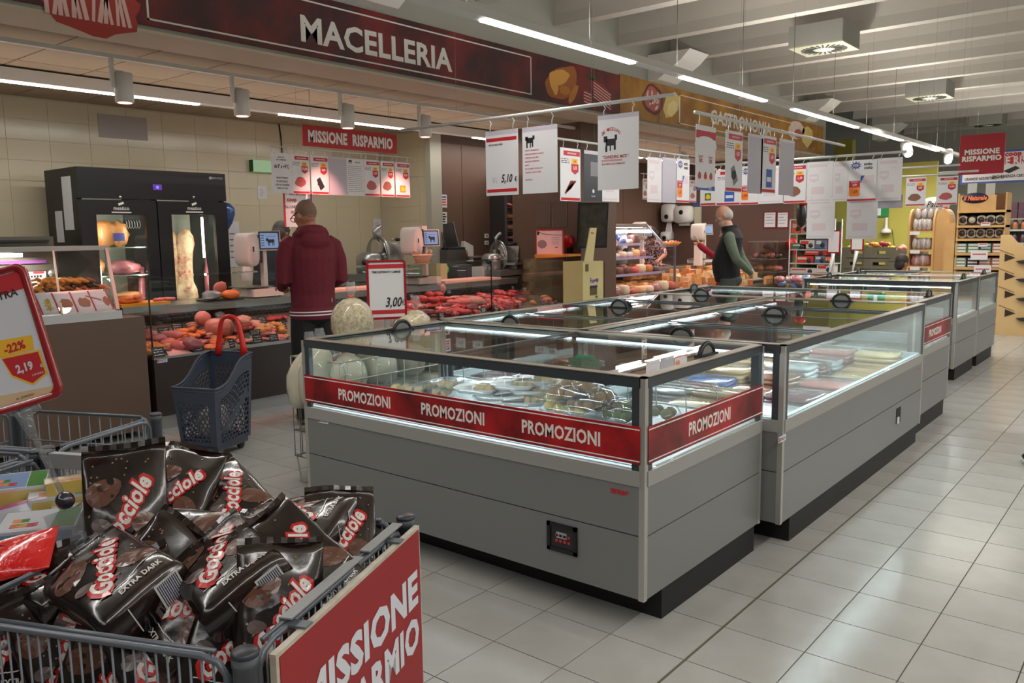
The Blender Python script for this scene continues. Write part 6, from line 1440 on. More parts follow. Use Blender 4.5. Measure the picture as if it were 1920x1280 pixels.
PQ=lambda x,y,d=.0012: BRc+ul*(x/D_px)+vv*(y/D_px)+nn*d
D_px=F/D0
def locp(px,py,d=.0012):  # pixel on the card's own plane
    r_=ray(px,py); k=(BRc-CC).dot(nn)/r_.dot(nn); return CC+r_*k+nn*d
b.add([o+ul*.014+vv*(HH-.055)+nn*.0012,o+ul*(WW-.014)+vv*(HH-.055)+nn*.0012,o+ul*(WW-.014)+vv*(HH-.016)+nn*.0012,o+ul*.014+vv*(HH-.016)+nn*.0012],[(0,1,2,3)],1)
b.text('MISSIONE RISPARMIO',o+ul*(WW-.135)+vv*(HH-.035)+nn*.002,ul,vv,.013,0,bold=.04,sx=.75)
b.text('EXTRA',locp(3,555,.0015),ul,vv,.0155,2,bold=.02,sx=1)
b.add([locp(*p) for p in ((-12,640),(60,628),(65,655),(-8,672))],[(0,3,2,1)],3); b.text('-22%',locp(28,650,.0018),ul,vv,.017,1,bold=.04,sx=.9)
sh=((2,670),(75,655),(90,700),(62,722),(22,706)); b.add([locp(*p,.0014) for p in sh],[tuple(range(5))[::-1]],3); sh=((5,673),(72,659),(86,699),(62,718),(24,703)); b.add([locp(*p,.0018) for p in sh],[tuple(range(5))[::-1]],1)
b.text('2,19',locp(47,688,.0024),ul,vv,.0165,0,bold=.045,sx=.85); b.text('\u20ac',locp(79,685,.0024),ul,vv,.007,0,bold=.02); b.text('5,48 \u20ac/KG',locp(72,700,.0024),ul,vv,.004,0,bold=.01)
b.add([locp(*p,.0014) for p in ((-30,748),(104,722),(108,737),(-30,768))],[(0,3,2,1)],4); b.text('AL 27/09/2023',locp(48,743,.002),ul,vv,.0045,2,bold=.01)
b.obj('card_print',[mat('holder_white',(206,208,216),.35),mat('print_crimson',(186,30,40),.5),INK,YEL,mat('print_tan',(206,176,140),.5)],t)
CLR=glass('clear_plastic',(225,228,230),1,.08,haze=.10)
b=B(); p0=locp(40,768,-.004); p1=pt(62,815,1.74);p2=pt(118,930,1.78)
b.tube([locp(20,772,-.004),p0+V(0,0,-.01),locp(70,762,-.004)],.009,8); b.tube([p0+V(0,0,-.005),p1],[.017,.009],10); b.obj('pole_head',[CLR],t)
B().tube([pt(40,765,1.735),pt(66,820,1.745),p2],[.012,.0065,.007],10).obj('clear_pole',[CLR],t)
B().ell(pt(122,938,1.78),(.02,0,0),(0,.02,0),(0,0,.02),12,8).obj('pivot',[mat('pivot_dark',(40,36,50),.2,coat=.8)],t)
c=pt(125,985,1.79); u=(CR*.9+CU*.3).normalized(); v=(CU*.9-CR*.35).normalized(); n=u.cross(v)
B().obox(c,u*.03,v*.035,n*.018).obj('clamp_block',[CLR],t); B().obox(c+u*.013-v*.06,u*.02,v*.035,n*.02).obj('clamp_foot',[CLR],t)
B().tube([c-v*.03-u*.01,c-v*.08,c-v*.09+u*.03,c-v*.04+u*.035],.008,6).obj('clamp_spring',[BLACK],t)
# ================================================================ SHOPPING BASKET ON WHEELS
BL=mat('basket_blue',(58,66,82),.42,bump=.03,bscale=200); RHD=mat('handle_red',(196,34,26),.38)
cN=aZ(408,838,.09); cL=aZ(338,832,.09); cR_=aZ(468,812,.09)
u=(cL-cN); u.z=0; Lw=.30; u=u.normalized(); v=V(-u.y,u.x,0) 
if v.dot(cR_-cN)<0: v=-v
Ld=.36
bk=thing('basket_trolley','dark blue grey wheeled plastic shopping basket with tall red handle','basket',cN+u*.15+v*.18-V(0,0,.09))
# rim height profile along v (side): low at the front, high at the back
def topz(f): s=1/(1+math.exp(-(f-.5)*9)); return .49+.20*s
def wallp(side,f,g):
    """side 0 front(u), 1 right(v at u=0), 2 back, 3 left ; f along 0..1, g height 0..1 -> point (tapered outward to the top)"""
    if side==0: z=.09+(topz(0)-.09)*g; e=.028*g; return cN+u*(-e+(Lw+2*e)*f)+v*(-e)+V(0,0,z-.09)
    if side==2: z=.09+(topz(1)-.09)*g; e=.028*g; return cN+u*(-e+(Lw+2*e)*f)+v*(Ld+e)+V(0,0,z-.09)
    z=.09+(topz(f)-.09)*g; e=.028*g; return cN+(u*(-e) if side==1 else u*(Lw+e))+v*(-e+(Ld+2*e)*f)+V(0,0,z-.09)
lat={0:(8,11),1:(9,11),2:(8,12),3:(9,11)}
for sd_ in range(4):
    b=B(); L=(Lw if sd_%2==0 else Ld); zt_=topz(.5 if sd_%2 else (0 if sd_==0 else 1))
    r=.019; dx=r*math.sqrt(3); dy=1.5*r; Hh=zt_-.09
    x0,x1,y0,y1=.055,L-.03,.03,Hh-.10
    P=lambda x,y:wallp(sd_,min(max(x/L,0),1),min(max(y/Hh,0),1))
    row=0; y=y0
    while y<y1:
        x=x0+(dx/2 if row%2 else 0)
        while x<x1:
            # solid diagonal band on the long sides
            solid=(sd_%2==1 and abs((y-y0)-(x-x0)*.55-.10)<.022)
            o_=[(x+r*math.sin(math.pi/3*k),y+r*math.cos(math.pi/3*k)) for k in range(6)]
            k_=.0 if solid else .74+.08*noise.noise(V(x*30,y*30,sd_))
            vs=[P(*q) for q in o_]
            if solid: b.add(vs,[(0,1,2,3,4,5)],0)
            else:
                i_=[(x+r*k_*math.sin(math.pi/3*k),y+r*k_*math.cos(math.pi/3*k)) for k in range(6)]; vs+=[P(*q) for q in i_]
                b.add(vs,[(k,(k+1)%6,(k+1)%6+6,k+6) for k in range(6)],0)
            x+=dx
        y+=dy; row+=1
    # margins
    def strip(xa,xb,ya,yb,n=10):
        for k in range(n):
            f0=xa+(xb-xa)*k/n;f1=xa+(xb-xa)*(k+1)/n; b.quad(P(f0,ya),P(f1,ya),P(f1,yb),P(f0,yb),0)
    strip(0,L,0,y0-.005); strip(0,L,y1-.0,Hh,14); b.add([P(0,y0-.01),P(x0-.004,y0-.01),P(x0-.004,y1),P(0,y1)],[(0,1,2,3)]); b.add([P(x1+.002,y0-.01),P(L,y0-.01),P(L,y1),P(x1+.002,y1)],[(0,1,2,3)])
    o=b.obj('basket_wall',[BL],bk,kind='stuff'); md=o.modifiers.new('thick','SOLIDIFY'); md.thickness=.004
b=B(); rim=[wallp(0,k/8,1) for k in range(8,-1,-1)]+[wallp(1,k/10,1) for k in range(11)]+[wallp(2,k/8,1) for k in range(9)]+[wallp(3,k/10,1) for k in range(10,-1,-1)]
b.tube(rim,.009,6,closed=True); b.obj('rim',[BL],bk); b=B(); b.tube([p-V(0,0,.022) for p in rim],.006,6,closed=True); b.obj('rim_groove',[BL],bk)
b=B(); b.add([cN,cN+u*Lw,cN+u*Lw+v*Ld,cN+v*Ld],[(0,1,2,3)]); b.obox(cN+u*Lw/2+v*Ld/2-V(0,0,.02),u*Lw*.46,v*Ld*.46,(0,0,.018)); b.obj('basket_floor',[BL],bk)
for i,(a,c) in enumerate(((.05,.05),(.25,.05),(.05,.31),(.25,.31))):
    p=cN+u*a+v*c; p.z=.035; w_=B().lathe(p-u*.012,[(.03,0),(.034,.004),(.034,.02),(.03,.024)],16,u).obj('wheel',[BLACK],bk); B().tube([p+V(0,0,.03),V(p.x,p.y,.085)],.012,6).obj('wheel_fork',[ALU],bk)
hb=[wallp(2,f,.97) for f in (.80,.18)]
top=.26
b=B(); p0,p1=hb; b.tube([p0,p0+V(0,0,.06)-u*.004,p0+V(0,0,top-.05)-u*.03,p0+V(0,0,top-.01)-u*.045,p0+V(0,0,top+.01)-u*.07,(p0+p1)/2+V(0,0,top+.016),p1+V(0,0,top+.01)+u*.07,p1+V(0,0,top-.01)+u*.045,p1+V(0,0,top-.05)+u*.03,p1+V(0,0,.06)+u*.004,p1],[.032,.022,.017,.016,.016,.017,.016,.016,.017,.022,.032],10); b.obj('handle',[RHD],bk)
c=cN+u*.14+v*.15+V(0,0,.13); tag(B().ell(c,(.10,0,0),(0,.11,0),(0,0,.12),16,10,0,.35,2.5,4).obj('grocery_bag',[mat('bag_pattern',(206,204,196),.35,ramp=((.42,(214,212,206)),(.5,(190,170,120)),(.56,(206,204,200)),(.66,(90,110,80))),vscale=18)]),'white patterned grocery bag inside the wheeled basket','bag')
# ================================================================ WIRE DUMP BASKET WITH FRESH PASTA BAGS
WX0,WX1,WY0,WY1=-4.14,-3.68,2.92,4.35
wz=aY(545,668,WY0).z
t=thing('dump_basket','tall wire basket full of pasta bags between the freezer and the meat counter','basket',((WX0+WX1)/2,(WY0+WY1)/2,0))
CW=mat('zinc_wire',(150,150,140),.35,.7)
for z in (.18,.34,.52,.68,wz): B().tube([V(WX0,WY0,z),V(WX1,WY0,z),V(WX1,WY1,z),V(WX0,WY1,z)],.005,6,closed=True).obj('hoop',[CW],t)
def wr(p,h): 
    key=('z',round(h,3))
    if key not in WV: o=B().tube([V(0,0,0),V(0,0,h)],.003,5).obj('wire',[CW]); WV[key]=o.data; bpy.data.objects.remove(o)
    o=bpy.data.objects.new('wire',WV[key]); COL.objects.link(o); o.parent=t; o.location=V(p)-ROOTLOC[t.name]
for k in range(9):
    x=WX0+(WX1-WX0)*k/8; wr((x,WY0,.18),wz-.18); wr((x,WY1,.18),wz-.18)
for k in range(1,26):
    y=WY0+(WY1-WY0)*k/26; wr((WX0,y,.18),wz-.18)
    if k%2: wr((WX1,y,.18),wz-.18)
for y in (WY0,WY1): B().tube([V(WX0+.01,y,.2),V(WX0+.015,y+.03,.01),V(WX0+.05,y+.05,.008),V(WX0+.14,y+.02,.01),V(WX0+.17,y,.2)],.005,6).obj('foot_loop',[CW],t); B().tube([V(WX1-.01,y,.2),V(WX1-.015,y+.03,.01),V(WX1-.05,y+.05,.008),V(WX1-.14,y+.02,.01),V(WX1-.17,y,.2)],.005,6).obj('foot_loop',[CW],t)
b=B(); b.add([V(WX0,WY0,.34),V(WX1,WY0,.34),V(WX1,WY1,.34),V(WX0,WY1,.34)],[(0,1,2,3)]); b.obj('basket_floor',[CW],t)
PAST=mat('pasta_cream',(204,186,140),.5,ramp=((.4,(176,156,108)),(.55,(206,190,146)),(.7,(218,206,168))),vscale=45,bump=1.2,bscale=45); PPAL=mat('pasta_pale',(208,200,172),.5,var=(196,186,154),vscale=8,bump=.3,bscale=30)
FILM=glass('bag_film',(246,246,246),1,.1,haze=.12); TIE=mat('tie_red',(214,70,50),.5)
def pastabag(px,py,X,rx,ry,rz,lb,kind=0,knot=True,lean=(0,0)):
    c=aX(px,py,X); t=thing('pasta_bag',lb,'bag',c-V(0,0,rz),'clear bags of fresh pasta in the wire basket')
    b=B(); sp=[(0,-1),(.62,-.95),(.9,-.75),(1,-.35),(1,.05),(.92,.35),(.72,.6),(.42,.78),(.12,.88)]
    rg=[[c+V(lean[0]*max(0,h),lean[1]*max(0,h),0)*.1+V(rx*r_*math.cos(a)*(1+.22*noise.noise(V(a,h*2,px))),ry*r_*math.sin(a)*(1+.10*noise.noise(V(a+4,h*2,px))),rz*h) for a in [6.283*k/18 for k in range(18)]] for r_,h in sp]
    b.rings(rg); b.obj('pasta',[PAST if kind==0 else PPAL],t)
    b=B(); rg2=[[p+(p-c)*.035 for p in r_] for r_ in rg]; tp=c+V(lean[0],lean[1],0)*.09+V(0,0,rz*.95); rg2.append([tp+V(.014*math.cos(a),.014*math.sin(a),0) for a in [6.283*k/18 for k in range(18)]])
    if knot: rg2.append([tp+V(.03*math.cos(a)*(1+.4*math.sin(3*a)),.03*math.sin(a),.04) for a in [6.283*k/18 for k in range(18)]]); rg2.append([tp+V(.012*math.cos(a),.03*math.sin(a),.085) for a in [6.283*k/18 for k in range(18)]])
    b.rings(rg2,cap=False); b.obj('bag_film',[FILM],t)
    B().tube([tp+V(.017*math.cos(a),.017*math.sin(a),.004*math.sin(2*a)) for a in [6.283*k/12 for k in range(12)]],.006,5,closed=True).obj('tie',[TIE],t)
pastabag(660,598,-3.86,.12,.125,.145,'big knotted bag of fresh short pasta on top of the wire basket')
pastabag(770,612,-3.86,.11,.13,.12,'bag of pasta half behind the 3,00 price sign',0,True,(0,.5))
pastabag(722,640,-3.85,.12,.16,.075,'bag of pasta lying in front of the 3,00 price sign',1,False)
pastabag(628,700,-3.86,.11,.13,.09,'pale bag under the big knotted one',1)
pastabag(592,700,-3.88,.10,.10,.19,'pale pasta bag leaning over the near rim of the wire basket, right',1,True,(.3,.2))
pastabag(565,705,-4.02,.085,.085,.19,'pale pasta bag leaning over the near rim of the wire basket, left',1,True,(.5,.4))
for i,(y,z) in enumerate(((3.05,.5),(3.3,.5),(3.55,.5),(3.8,.5),(4.05,.5),(4.22,.55),(3.1,.7),(3.35,.72),(3.6,.74),(3.85,.74),(4.1,.78))):
    px,py,_=project((-3.86,y,z)); pastabag(px,py,-3.86,.14,.12,.13,'pale pasta bag low in the wire basket seen through the freezer glass',1,False)
# price sign 3,00
X=-3.92; a=aX(699,489,X); W_=aX(751,489,X).y-a.y; 
# the holder faces the aisle in front
cS=aX(725,543,X); hS=(aX(725,489,X).z-aX(725,600,X).z)/2; u=V(.55,.83,0).normalized(); v=V(0,0,1); n=V(.83,-.55,0)
wS=.125
t=thing('price_holder','red framed price sign 3,00 above the pasta bags','sign',V(cS.x,cS.y,cS.z-hS))
o=cS-u*wS-v*hS
b=B(); outer=rrect(o,u,v,wS*2,hS*2,.02); inner=rrect(o+u*.014+v*.014,u,v,wS*2-.028,hS*2-.028,.012); n_=len(outer); lay=[[p-n*.008 for p in outer],[p+n*.006 for p in outer],[p+n*.006 for p in inner],[p for p in inner]]; vs=[p for l in lay for p in l]; fs=[(i*n_+k,i*n_+(k+1)%n_,(i+1)*n_+(k+1)%n_,(i+1)*n_+k) for i in range(3) for k in range(n_)]+[tuple(range(n_))[::-1]]
b.add(vs,fs,0); b.obj('frame',[FRD],t)
b=B(); b.obox(cS+n*.001,u*(wS-.013),v*(hS-.013),n*.0005,0)
for y0,y1 in ((hS*.72,hS*.86),(-hS*.82,-hS*.68)): b.obox(cS+v*((y0+y1)/2)+n*.002,u*(wS-.014),v*((y1-y0)/2),n*.0005,1)
b.text('TIME SUSTENUTO CAMINEI',cS+v*hS*.6+n*.0035,u,v,.014,2,bold=.03,sx=.72); b.text('3,00',cS+u*wS*.3-v*hS*.42+n*.0035,u,v,.06,2,bold=.02,sx=.68,shear=.2); b.text('\u20ac',cS+u*wS*.82-v*hS*.45+n*.0035,u,v,.035,2,sx=.6)
b.obj('card_print',[PCW,PRD,INK],t)
B().tube([cS-v*hS,cS-v*(hS+.12)],[.022,.022],10).obj('clear_pole',[CLR],t); B().tube([cS-v*(hS+.1),V(cS.x,cS.y,wz-.05)],.007,8).obj('pole',[CLR],t)
# ================================================================ PEOPLE
from mathutils.bvhtree import BVHTree
SKIN=mat('skin',(168,112,90),.5,sss=.08,bump=.05,bscale=120); SKINP=mat('skin_pale',(196,146,124),.5,sss=.08)
def figure(label,loc,yaw,build,mats,voxel=.0075,extra=None,group=None,smooth=4):
    """build(b) adds closed overlapping limbs; a voxel remesh fuses them into one continuous body"""
    b=B(); build(b)
    src=b.obj('src',mats); bv=BVHTree.FromPolygons([v.co for v in src.data.vertices],[p.vertices for p in src.data.polygons]); mi=[p.material_index for p in src.data.polygons]
    md=src.modifiers.new('r','REMESH'); md.mode='VOXEL'; md.voxel_size=voxel; ms=src.modifiers.new('s','SMOOTH'); ms.iterations=smooth; ms.factor=.5
    dg=bpy.context.evaluated_depsgraph_get(); me=bpy.data.meshes.new_from_object(src.evaluated_get(dg)); bpy.data.objects.remove(src)
    me.materials.clear()
    for m_ in mats: me.materials.append(m_)
    vi=[]
    for p in me.polygons:
        r_=bv.find_nearest(p.center); vi.append(mi[r_[2]] if r_[2] is not None else 0)
    me.polygons.foreach_set('material_index',vi); me.polygons.foreach_set('use_smooth',[True]*len(vi)); me.update()
    o=bpy.data.objects.new('person',me); COL.objects.link(o); o.location=loc; o.rotation_euler=(0,0,yaw); tag(o,label,'person',group); ROOTLOC[o.name]=V(0,0,0)
    if extra: extra(o)
    return o
def ellr(b,rings,mi,n=20):
    b.rings([[V(cx+rx*math.cos(a),cy+ry*math.sin(a),z) for a in [2*math.pi*k/n for k in range(n)]] for (z,rx,ry,cx,cy) in rings],mi)
def headb(b,c,fw,up,mi,mh,s=1,hair='short',beard=None):
    """skull, jaw, nose, ears, hair shell. fw = facing, up = up vector"""
    c=V(c);fw=V(fw).normalized();up=V(up);up=(up-fw*up.dot(fw)).normalized();rt=fw.cross(up)
    T=lambda x,y,z:c+(rt*x+fw*y+up*z)*s
    b.ell(T(0,-.01,.02),rt*.077*s,fw*.097*s,up*.102*s,18,12,mi)
    b.ell(T(0,.035,-.055),rt*.052*s,fw*.052*s,up*.062*s,14,10,mi)
    b.ell(T(0,.05,-.085),rt*.03*s,fw*.032*s,up*.026*s,10,8,mi)
    b.tube([T(0,.082,.02),T(0,.105,-.02),T(0,.098,-.03)],[.009*s,.015*s,.012*s],8,mi)
    b.ell(T(0,.083,-.052),rt*.024*s,fw*.01*s,up*.006*s,10,6,mi); b.ell(T(0,.08,-.064),rt*.02*s,fw*.01*s,up*.006*s,10,6,mi)
    b.ell(T(0,.082,.035),rt*.05*s,fw*.012*s,up*.010*s,10,6,mi)
    for q in (-1,1):
        b.ell(T(q*.079,-.012,-.01),rt*.009*s,(fw*.9+rt*.1*q)*.02*s,up*.032*s,10,8,mi); b.ell(T(q*.045,.06,-.015),rt*.022*s,fw*.02*s,up*.02*s,8,6,mi)
    if hair=='short': b.ell(T(0,-.022,.03),rt*.079*s,fw*.092*s,up*.098*s,18,12,mh)
    if hair=='back': b.ell(T(0,-.04,.0),rt*.08*s,fw*.075*s,up*.085*s,18,12,mh)
    if hair=='full': b.ell(T(0,-.02,.035),rt*.09*s,fw*.1*s,up*.1*s,18,12,mh); b.ell(T(0,-.05,-.03),rt*.085*s,fw*.06*s,up*.09*s,14,10,mh)
    if hair=='cap': b.ell(T(0,-.01,.055),rt*.088*s,fw*.108*s,up*.075*s,18,12,mh); b.ell(T(0,.1,.045),rt*.06*s,fw*.05*s,up*.012*s,12,6,mh)
    if hair=='bucket': b.ell(T(0,-.01,.06),rt*.09*s,fw*.108*s,up*.08*s,18,12,mh); b.lathe(T(0,-.01,.02),[(.125*s,0),(.095*s,.05*s)],18,up,mh)
    if beard: b.ell(T(0,.05,-.07),rt*.052*s,fw*.05*s,up*.045*s,14,10,beard)
    return T
def hand(b,w,d,palmn,mi,s=1,curl=.5,side=1):
    """palm and five bent fingers from wrist w along d; palmn = palm normal"""
    w=V(w);d=V(d).normalized();n=V(palmn);n=(n-d*n.dot(d)).normalized();x=d.cross(n)*side
    b.ell(w+d*.045*s,x*.04*s,d*.052*s,n*.017*s,12,8,mi); b.tube([w-d*.03*s,w+d*.02*s],[.026*s,.028*s],10,mi)
    for k,(ox,L) in enumerate(((-.029,.058),(-.010,.07),(.010,.066),(.028,.05))):
        p0=w+d*.075*s+x*ox*s; a=curl; p1=p0+(d*math.cos(a*.6)+n*math.sin(a*.6))*L*.45*s; p2=p1+(d*math.cos(a*1.5)+n*math.sin(a*1.5))*L*.32*s; p3=p2+(d*math.cos(a*2.3)+n*math.sin(a*2.3))*L*.25*s
        b.tube([p0,p1,p2,p3],[.0098*s,.0092*s,.0085*s,.0065*s],8,mi)
    p0=w+d*.025*s-x*.03*s; b.tube([p0,p0+(d*.5-x*.8).normalized()*.035*s,p0+(d*.8-x*.6+n*.4).normalized()*.06*s],[.013*s,.011*s,.008*s],8,mi)
def eyes(o,T,fw,s=1):
    b=B()
    for q in (-1,1): b.ell(T(q*.03,.074,.008),V(.011*s,0,0),V(0,.011*s,0),V(0,0,.009*s),8,6,0); b.ell(T(q*.03,.0845,.008),V(.005*s,0,0),V(0,.005*s,0),V(0,0,.005*s),8,6,1)
    e=b.obj('eyes',[mat('eye_white',(210,206,200),.3),mat('eye_dark',(30,22,18),.3)],None); e.parent=o
# --- 1: man in the maroon sweatshirt, back to us
MAR=mat('cloth_maroon',(98,16,34),.85,bump=.5,bscale=14,var=(88,14,30),vscale=6); TRB=mat('cloth_black',(17,17,19),.85,bump=.4,bscale=12); SHB=mat('shoe_tan',(140,112,84),.7); HRG=mat('hair_shaved',(112,84,68),.7,bump=.2,bscale=300); WSTR=mat('stripe_white',(214,206,206),.8)
HT={}
def m1(b):
    ellr(b,[(.86,.175,.13,0,-.01),(.95,.18,.135,0,-.01),(1.05,.178,.13,0,0),(1.2,.185,.135,0,-.005),(1.34,.2,.14,0,-.01),(1.43,.195,.13,0,-.01),(1.49,.16,.105,0,-.005),(1.53,.09,.08,0,0)],0)
    ellr(b,[(1.48,.07,.07,0,.01),(1.56,.055,.06,0,.02),(1.62,.055,.06,0,.03)],1)
    for k in range(10):
        a=math.pi*(.5+2*k/10)
    b.tube([V(.105*math.cos(a),-.01+.095*math.sin(a),1.515+.03*math.sin(-a)+.008*math.sin(5*a)) for a in [6.283*k/16 for k in range(16)]],.042,10,0,closed=True)
    b.tube([V(.09*math.cos(a),-.005+.085*math.sin(a),1.555+.02*math.sin(-a)) for a in [6.283*k/16 for k in range(16)]],.026,10,0,closed=True)
    b.ell(V(0,-.115,1.47),(.12,0,0),(0,.045,0),(0,0,.075),14,8,0)
    for q in (-1,1):
        el=V(q*.238,-.01,1.16); wr_=V(q*.18,.23,1.10)
        b.tube([V(q*.13,0,1.47),V(q*.185,0,1.43),V(q*.225,0,1.32),el,el+(wr_-el)*.35,wr_],[.06,.072,.066,.056,.052,.038],12,0)
        b.ell(wr_,(.04,0,0),(0,.04,0),(0,0,.036),10,8,0)
        hand(b,wr_+V(-q*.01,.035,0),V(-q*.5,.8,-.1),V(0,-.2,-1) if q>0 else V(0,-.2,-1),1,1,.7,q)
        b.tube([V(q*.085,-.01,.92),V(q*.095,0,.72),V(q*.1,.02,.5),V(q*.105,0,.3),V(q*.11,-.01,.1),V(q*.11,-.01,.05)],[.105,.1,.085,.076,.07,.066],14,2)
        b.ell(V(q*.115,.04,.045),(.048,0,0),(0,.14,0),(0,0,.045),14,8,3); b.ell(V(q*.115,-.01,.06),(.045,0,0),(0,.07,0),(0,0,.055),12,8,3)
    b.ell(V(0,-.02,.9),(.17,0,0),(0,.13,0),(0,0,.1),16,10,2)
    HT['T']=headb(b,V(-.02,.045,1.665),V(-.35,.85,-.33),V(0,.2,1),1,4,1.0,'short')
def e1(o):
    T=HT['T']; 
    for (z0,z1) in ((.888,.898),(.912,.922)):
        b=B(); n=32; b.rings([[V((.18+.0135)*math.cos(a),(.135+.013)*math.sin(a)-.01,z) for a in [6.283*k/n for k in range(n)]] for z in (z0,z1)],0,True,False); q=b.obj('hem_stripe',[WSTR]); q.parent=o
    b=B(); n=32; b.rings([[V(rx*math.cos(a),ry*math.sin(a)-.01,z) for a in [6.283*k/n for k in range(n)]] for z,rx,ry in ((.855,.182,.138),(.87,.191,.146),(.935,.192,.147),(.95,.184,.139))],0,True,False); q=b.obj('hem_band',[MAR]); q.parent=o
    b=B(); b.tube([T(-.085,-.02,.02),T(-.08,.04,.018),T(-.066,.10,.01)],.004,6); b.tube([T(.085,-.02,.02),T(.08,.04,.018),T(.066,.10,.01)],.004,6)
    for s in (-1,1): b.tube([T(s*.035+.025*math.cos(a),.104,.005+.018*math.sin(a)) for a in [6.283*k/12 for k in range(12)]],.003,5,closed=True)
    q=b.obj('glasses',[BLACK]); q.parent=o; eyes(o,T,None)
    q=B().box((.1,-.15,.99),(.104,-.148,1.02)).obj('label_tag',[WSTR]); q.parent=o
figure('bald man in maroon hooded sweatshirt, back to us at the meat counter',(-5.40,4.05,0),math.radians(72),m1,[MAR,SKIN,TRB,SHB,HRG],extra=e1)
# --- 2: old man in a black vest, in profile, hands clasped behind
VST=mat('cloth_vest',(20,20,24),.8,bump=.3,bscale=14); SHR=mat('cloth_sage',(92,104,88),.85,bump=.3,bscale=16); TRG=mat('cloth_greygreen',(66,72,66),.85,bump=.3,bscale=12); HRW=mat('hair_white',(176,166,158),.7,bump=.3,bscale=200)
def m2(b):
    ellr(b,[(.88,.17,.15,0,.01),(1.0,.18,.165,0,.03),(1.12,.19,.17,0,.04),(1.28,.205,.155,0,.01),(1.42,.21,.135,0,-.03),(1.5,.14,.1,0,-.03),(1.55,.085,.08,0,-.01)],0)
    ellr(b,[(1.5,.07,.07,0,.0),(1.58,.058,.062,0,.03),(1.62,.055,.06,0,.04)],1)
    b.tube([V(.08*math.cos(a),-.0+.08*math.sin(a),1.545+.015*math.sin(-a)) for a in [6.283*k/14 for k in range(14)]],.024,8,0,closed=True)
    for q in (-1,1):
        el=V(q*.27,-.12,1.16); wr_=V(q*.07,-.27,.99)
        b.tube([V(q*.15,-.02,1.46),V(q*.21,-.02,1.42),V(q*.25,-.06,1.3),el,el+(wr_-el)*.4,wr_],[.05,.068,.064,.055,.05,.036],12,2)
        hand(b,wr_,V(-q*.9,-.15,-.35),V(0,1,0),1,1,.8,q)
        b.tube([V(q*.085,.0,.92),V(q*.095,.0,.7),V(q*.1,.01,.5),V(q*.1,-.01,.1)],[.11,.1,.085,.07],14,3)
        b.ell(V(q*.11,.05,.04),(.045,0,0),(0,.13,0),(0,0,.04),14,8,5)
    b.ell(V(0,-.01,.9),(.17,0,0),(0,.15,0),(0,0,.1),16,10,3)
    HT['T']=headb(b,V(0,.075,1.685),V(-.08,.9,-.42),V(0,.2,1),1,4,1.0,'back',beard=4)
figure('old bearded man in black vest, hands behind his back, at the deli',(aY(1368,450,9.5).x,9.5,0),math.atan2(-.9,-.42)*0+math.atan2(-.30,-.95)-math.pi/2,m2,[VST,SKINP,SHR,TRG,HRW,BLACK],extra=lambda o:eyes(o,HT['T'],None))
# --- 3: person in a crimson jacket behind him, arm reaching forward
CRM=mat('cloth_crimson',(176,24,56),.7,bump=.5,bscale=20); HRD=mat('hair_dark',(34,24,20),.6,bump=.4,bscale=150)
def m3(b):
    ellr(b,[(.60,.18,.13,0,0),(.8,.175,.13,0,0),(1.0,.16,.12,0,0),(1.2,.18,.12,0,0),(1.3,.17,.11,0,0),(1.37,.09,.08,0,0)],0)
    ellr(b,[(1.34,.05,.05,0,.01),(1.43,.048,.05,0,.02)],1)
    b.tube([V(.12,0,1.3),V(.2,.04,1.24),V(.23,.22,1.18),V(.2,.40,1.32),V(.2,.44,1.36)],[.05,.058,.05,.045,.034],12,0); hand(b,V(.2,.44,1.37),V(0,.4,.9),V(0,1,-.3),1,.9,.4,1)
    b.tube([V(-.12,0,1.3),V(-.2,0,1.24),V(-.24,.02,1.0),V(-.22,.12,.82)],[.05,.058,.048,.034],12,0); hand(b,V(-.22,.12,.81),V(0,.3,-1),V(1,0,0),1,.9,.4,1)
    for q in (-1,1): b.tube([V(q*.08,0,.7),V(q*.09,0,.4),V(q*.09,-.01,.08)],[.085,.07,.055],12,2); b.ell(V(q*.09,.04,.04),(.04,0,0),(0,.11,0),(0,0,.04),12,8,2)
    HT['T']=headb(b,V(0,.04,1.49),V(0,1,-.1),V(0,0,1),1,3,.93,'full')
p=aY(1343,480,10.3)
figure('person in a crimson jacket reaching to the scale, half hidden by the old man',(p.x+.19,10.3,-.03),math.atan2(-.30,-.95)-math.pi/2,m3,[CRM,SKINP,TRB,HRD],extra=lambda o:eyes(o,HT['T'],None,.93))
# --- 4: butcher behind the counter, bending, dark jacket and headset cap
NAV=mat('cloth_navy',(30,32,40),.85,bump=.3,bscale=14); HGM=mat('hair_grey',(74,70,64),.7,bump=.4,bscale=150)
def m4(b):
    ellr(b,[(.85,.17,.13,0,0),(1.0,.165,.13,0,.0),(1.15,.185,.14,0,.06),(1.3,.21,.14,0,.13),(1.38,.19,.12,0,.16),(1.44,.1,.08,0,.19)],0)
    ellr(b,[(1.4,.055,.055,0,.2),(1.48,.05,.055,0,.24)],1)
    for q in (-1,1):
        b.tube([V(q*.13,.14,1.37),V(q*.2,.14,1.33),V(q*.25,.2,1.12),V(q*.15,.42,1.02)],[.055,.065,.052,.036],12,0); hand(b,V(q*.15,.43,1.02),V(-q*.3,.9,-.2),V(0,0,-1),1,1,.6,q)
        b.tube([V(q*.09,0,.9),V(q*.1,.0,.5),V(q*.1,-.02,.08)],[.1,.08,.06],12,0); b.ell(V(q*.1,.04,.04),(.045,0,0),(0,.12,0),(0,0,.04),12,8,3)
    HT['T']=headb(b,V(0,.29,1.545),V(0,.8,-.6),V(0,.6,.8),1,2,1,'full')
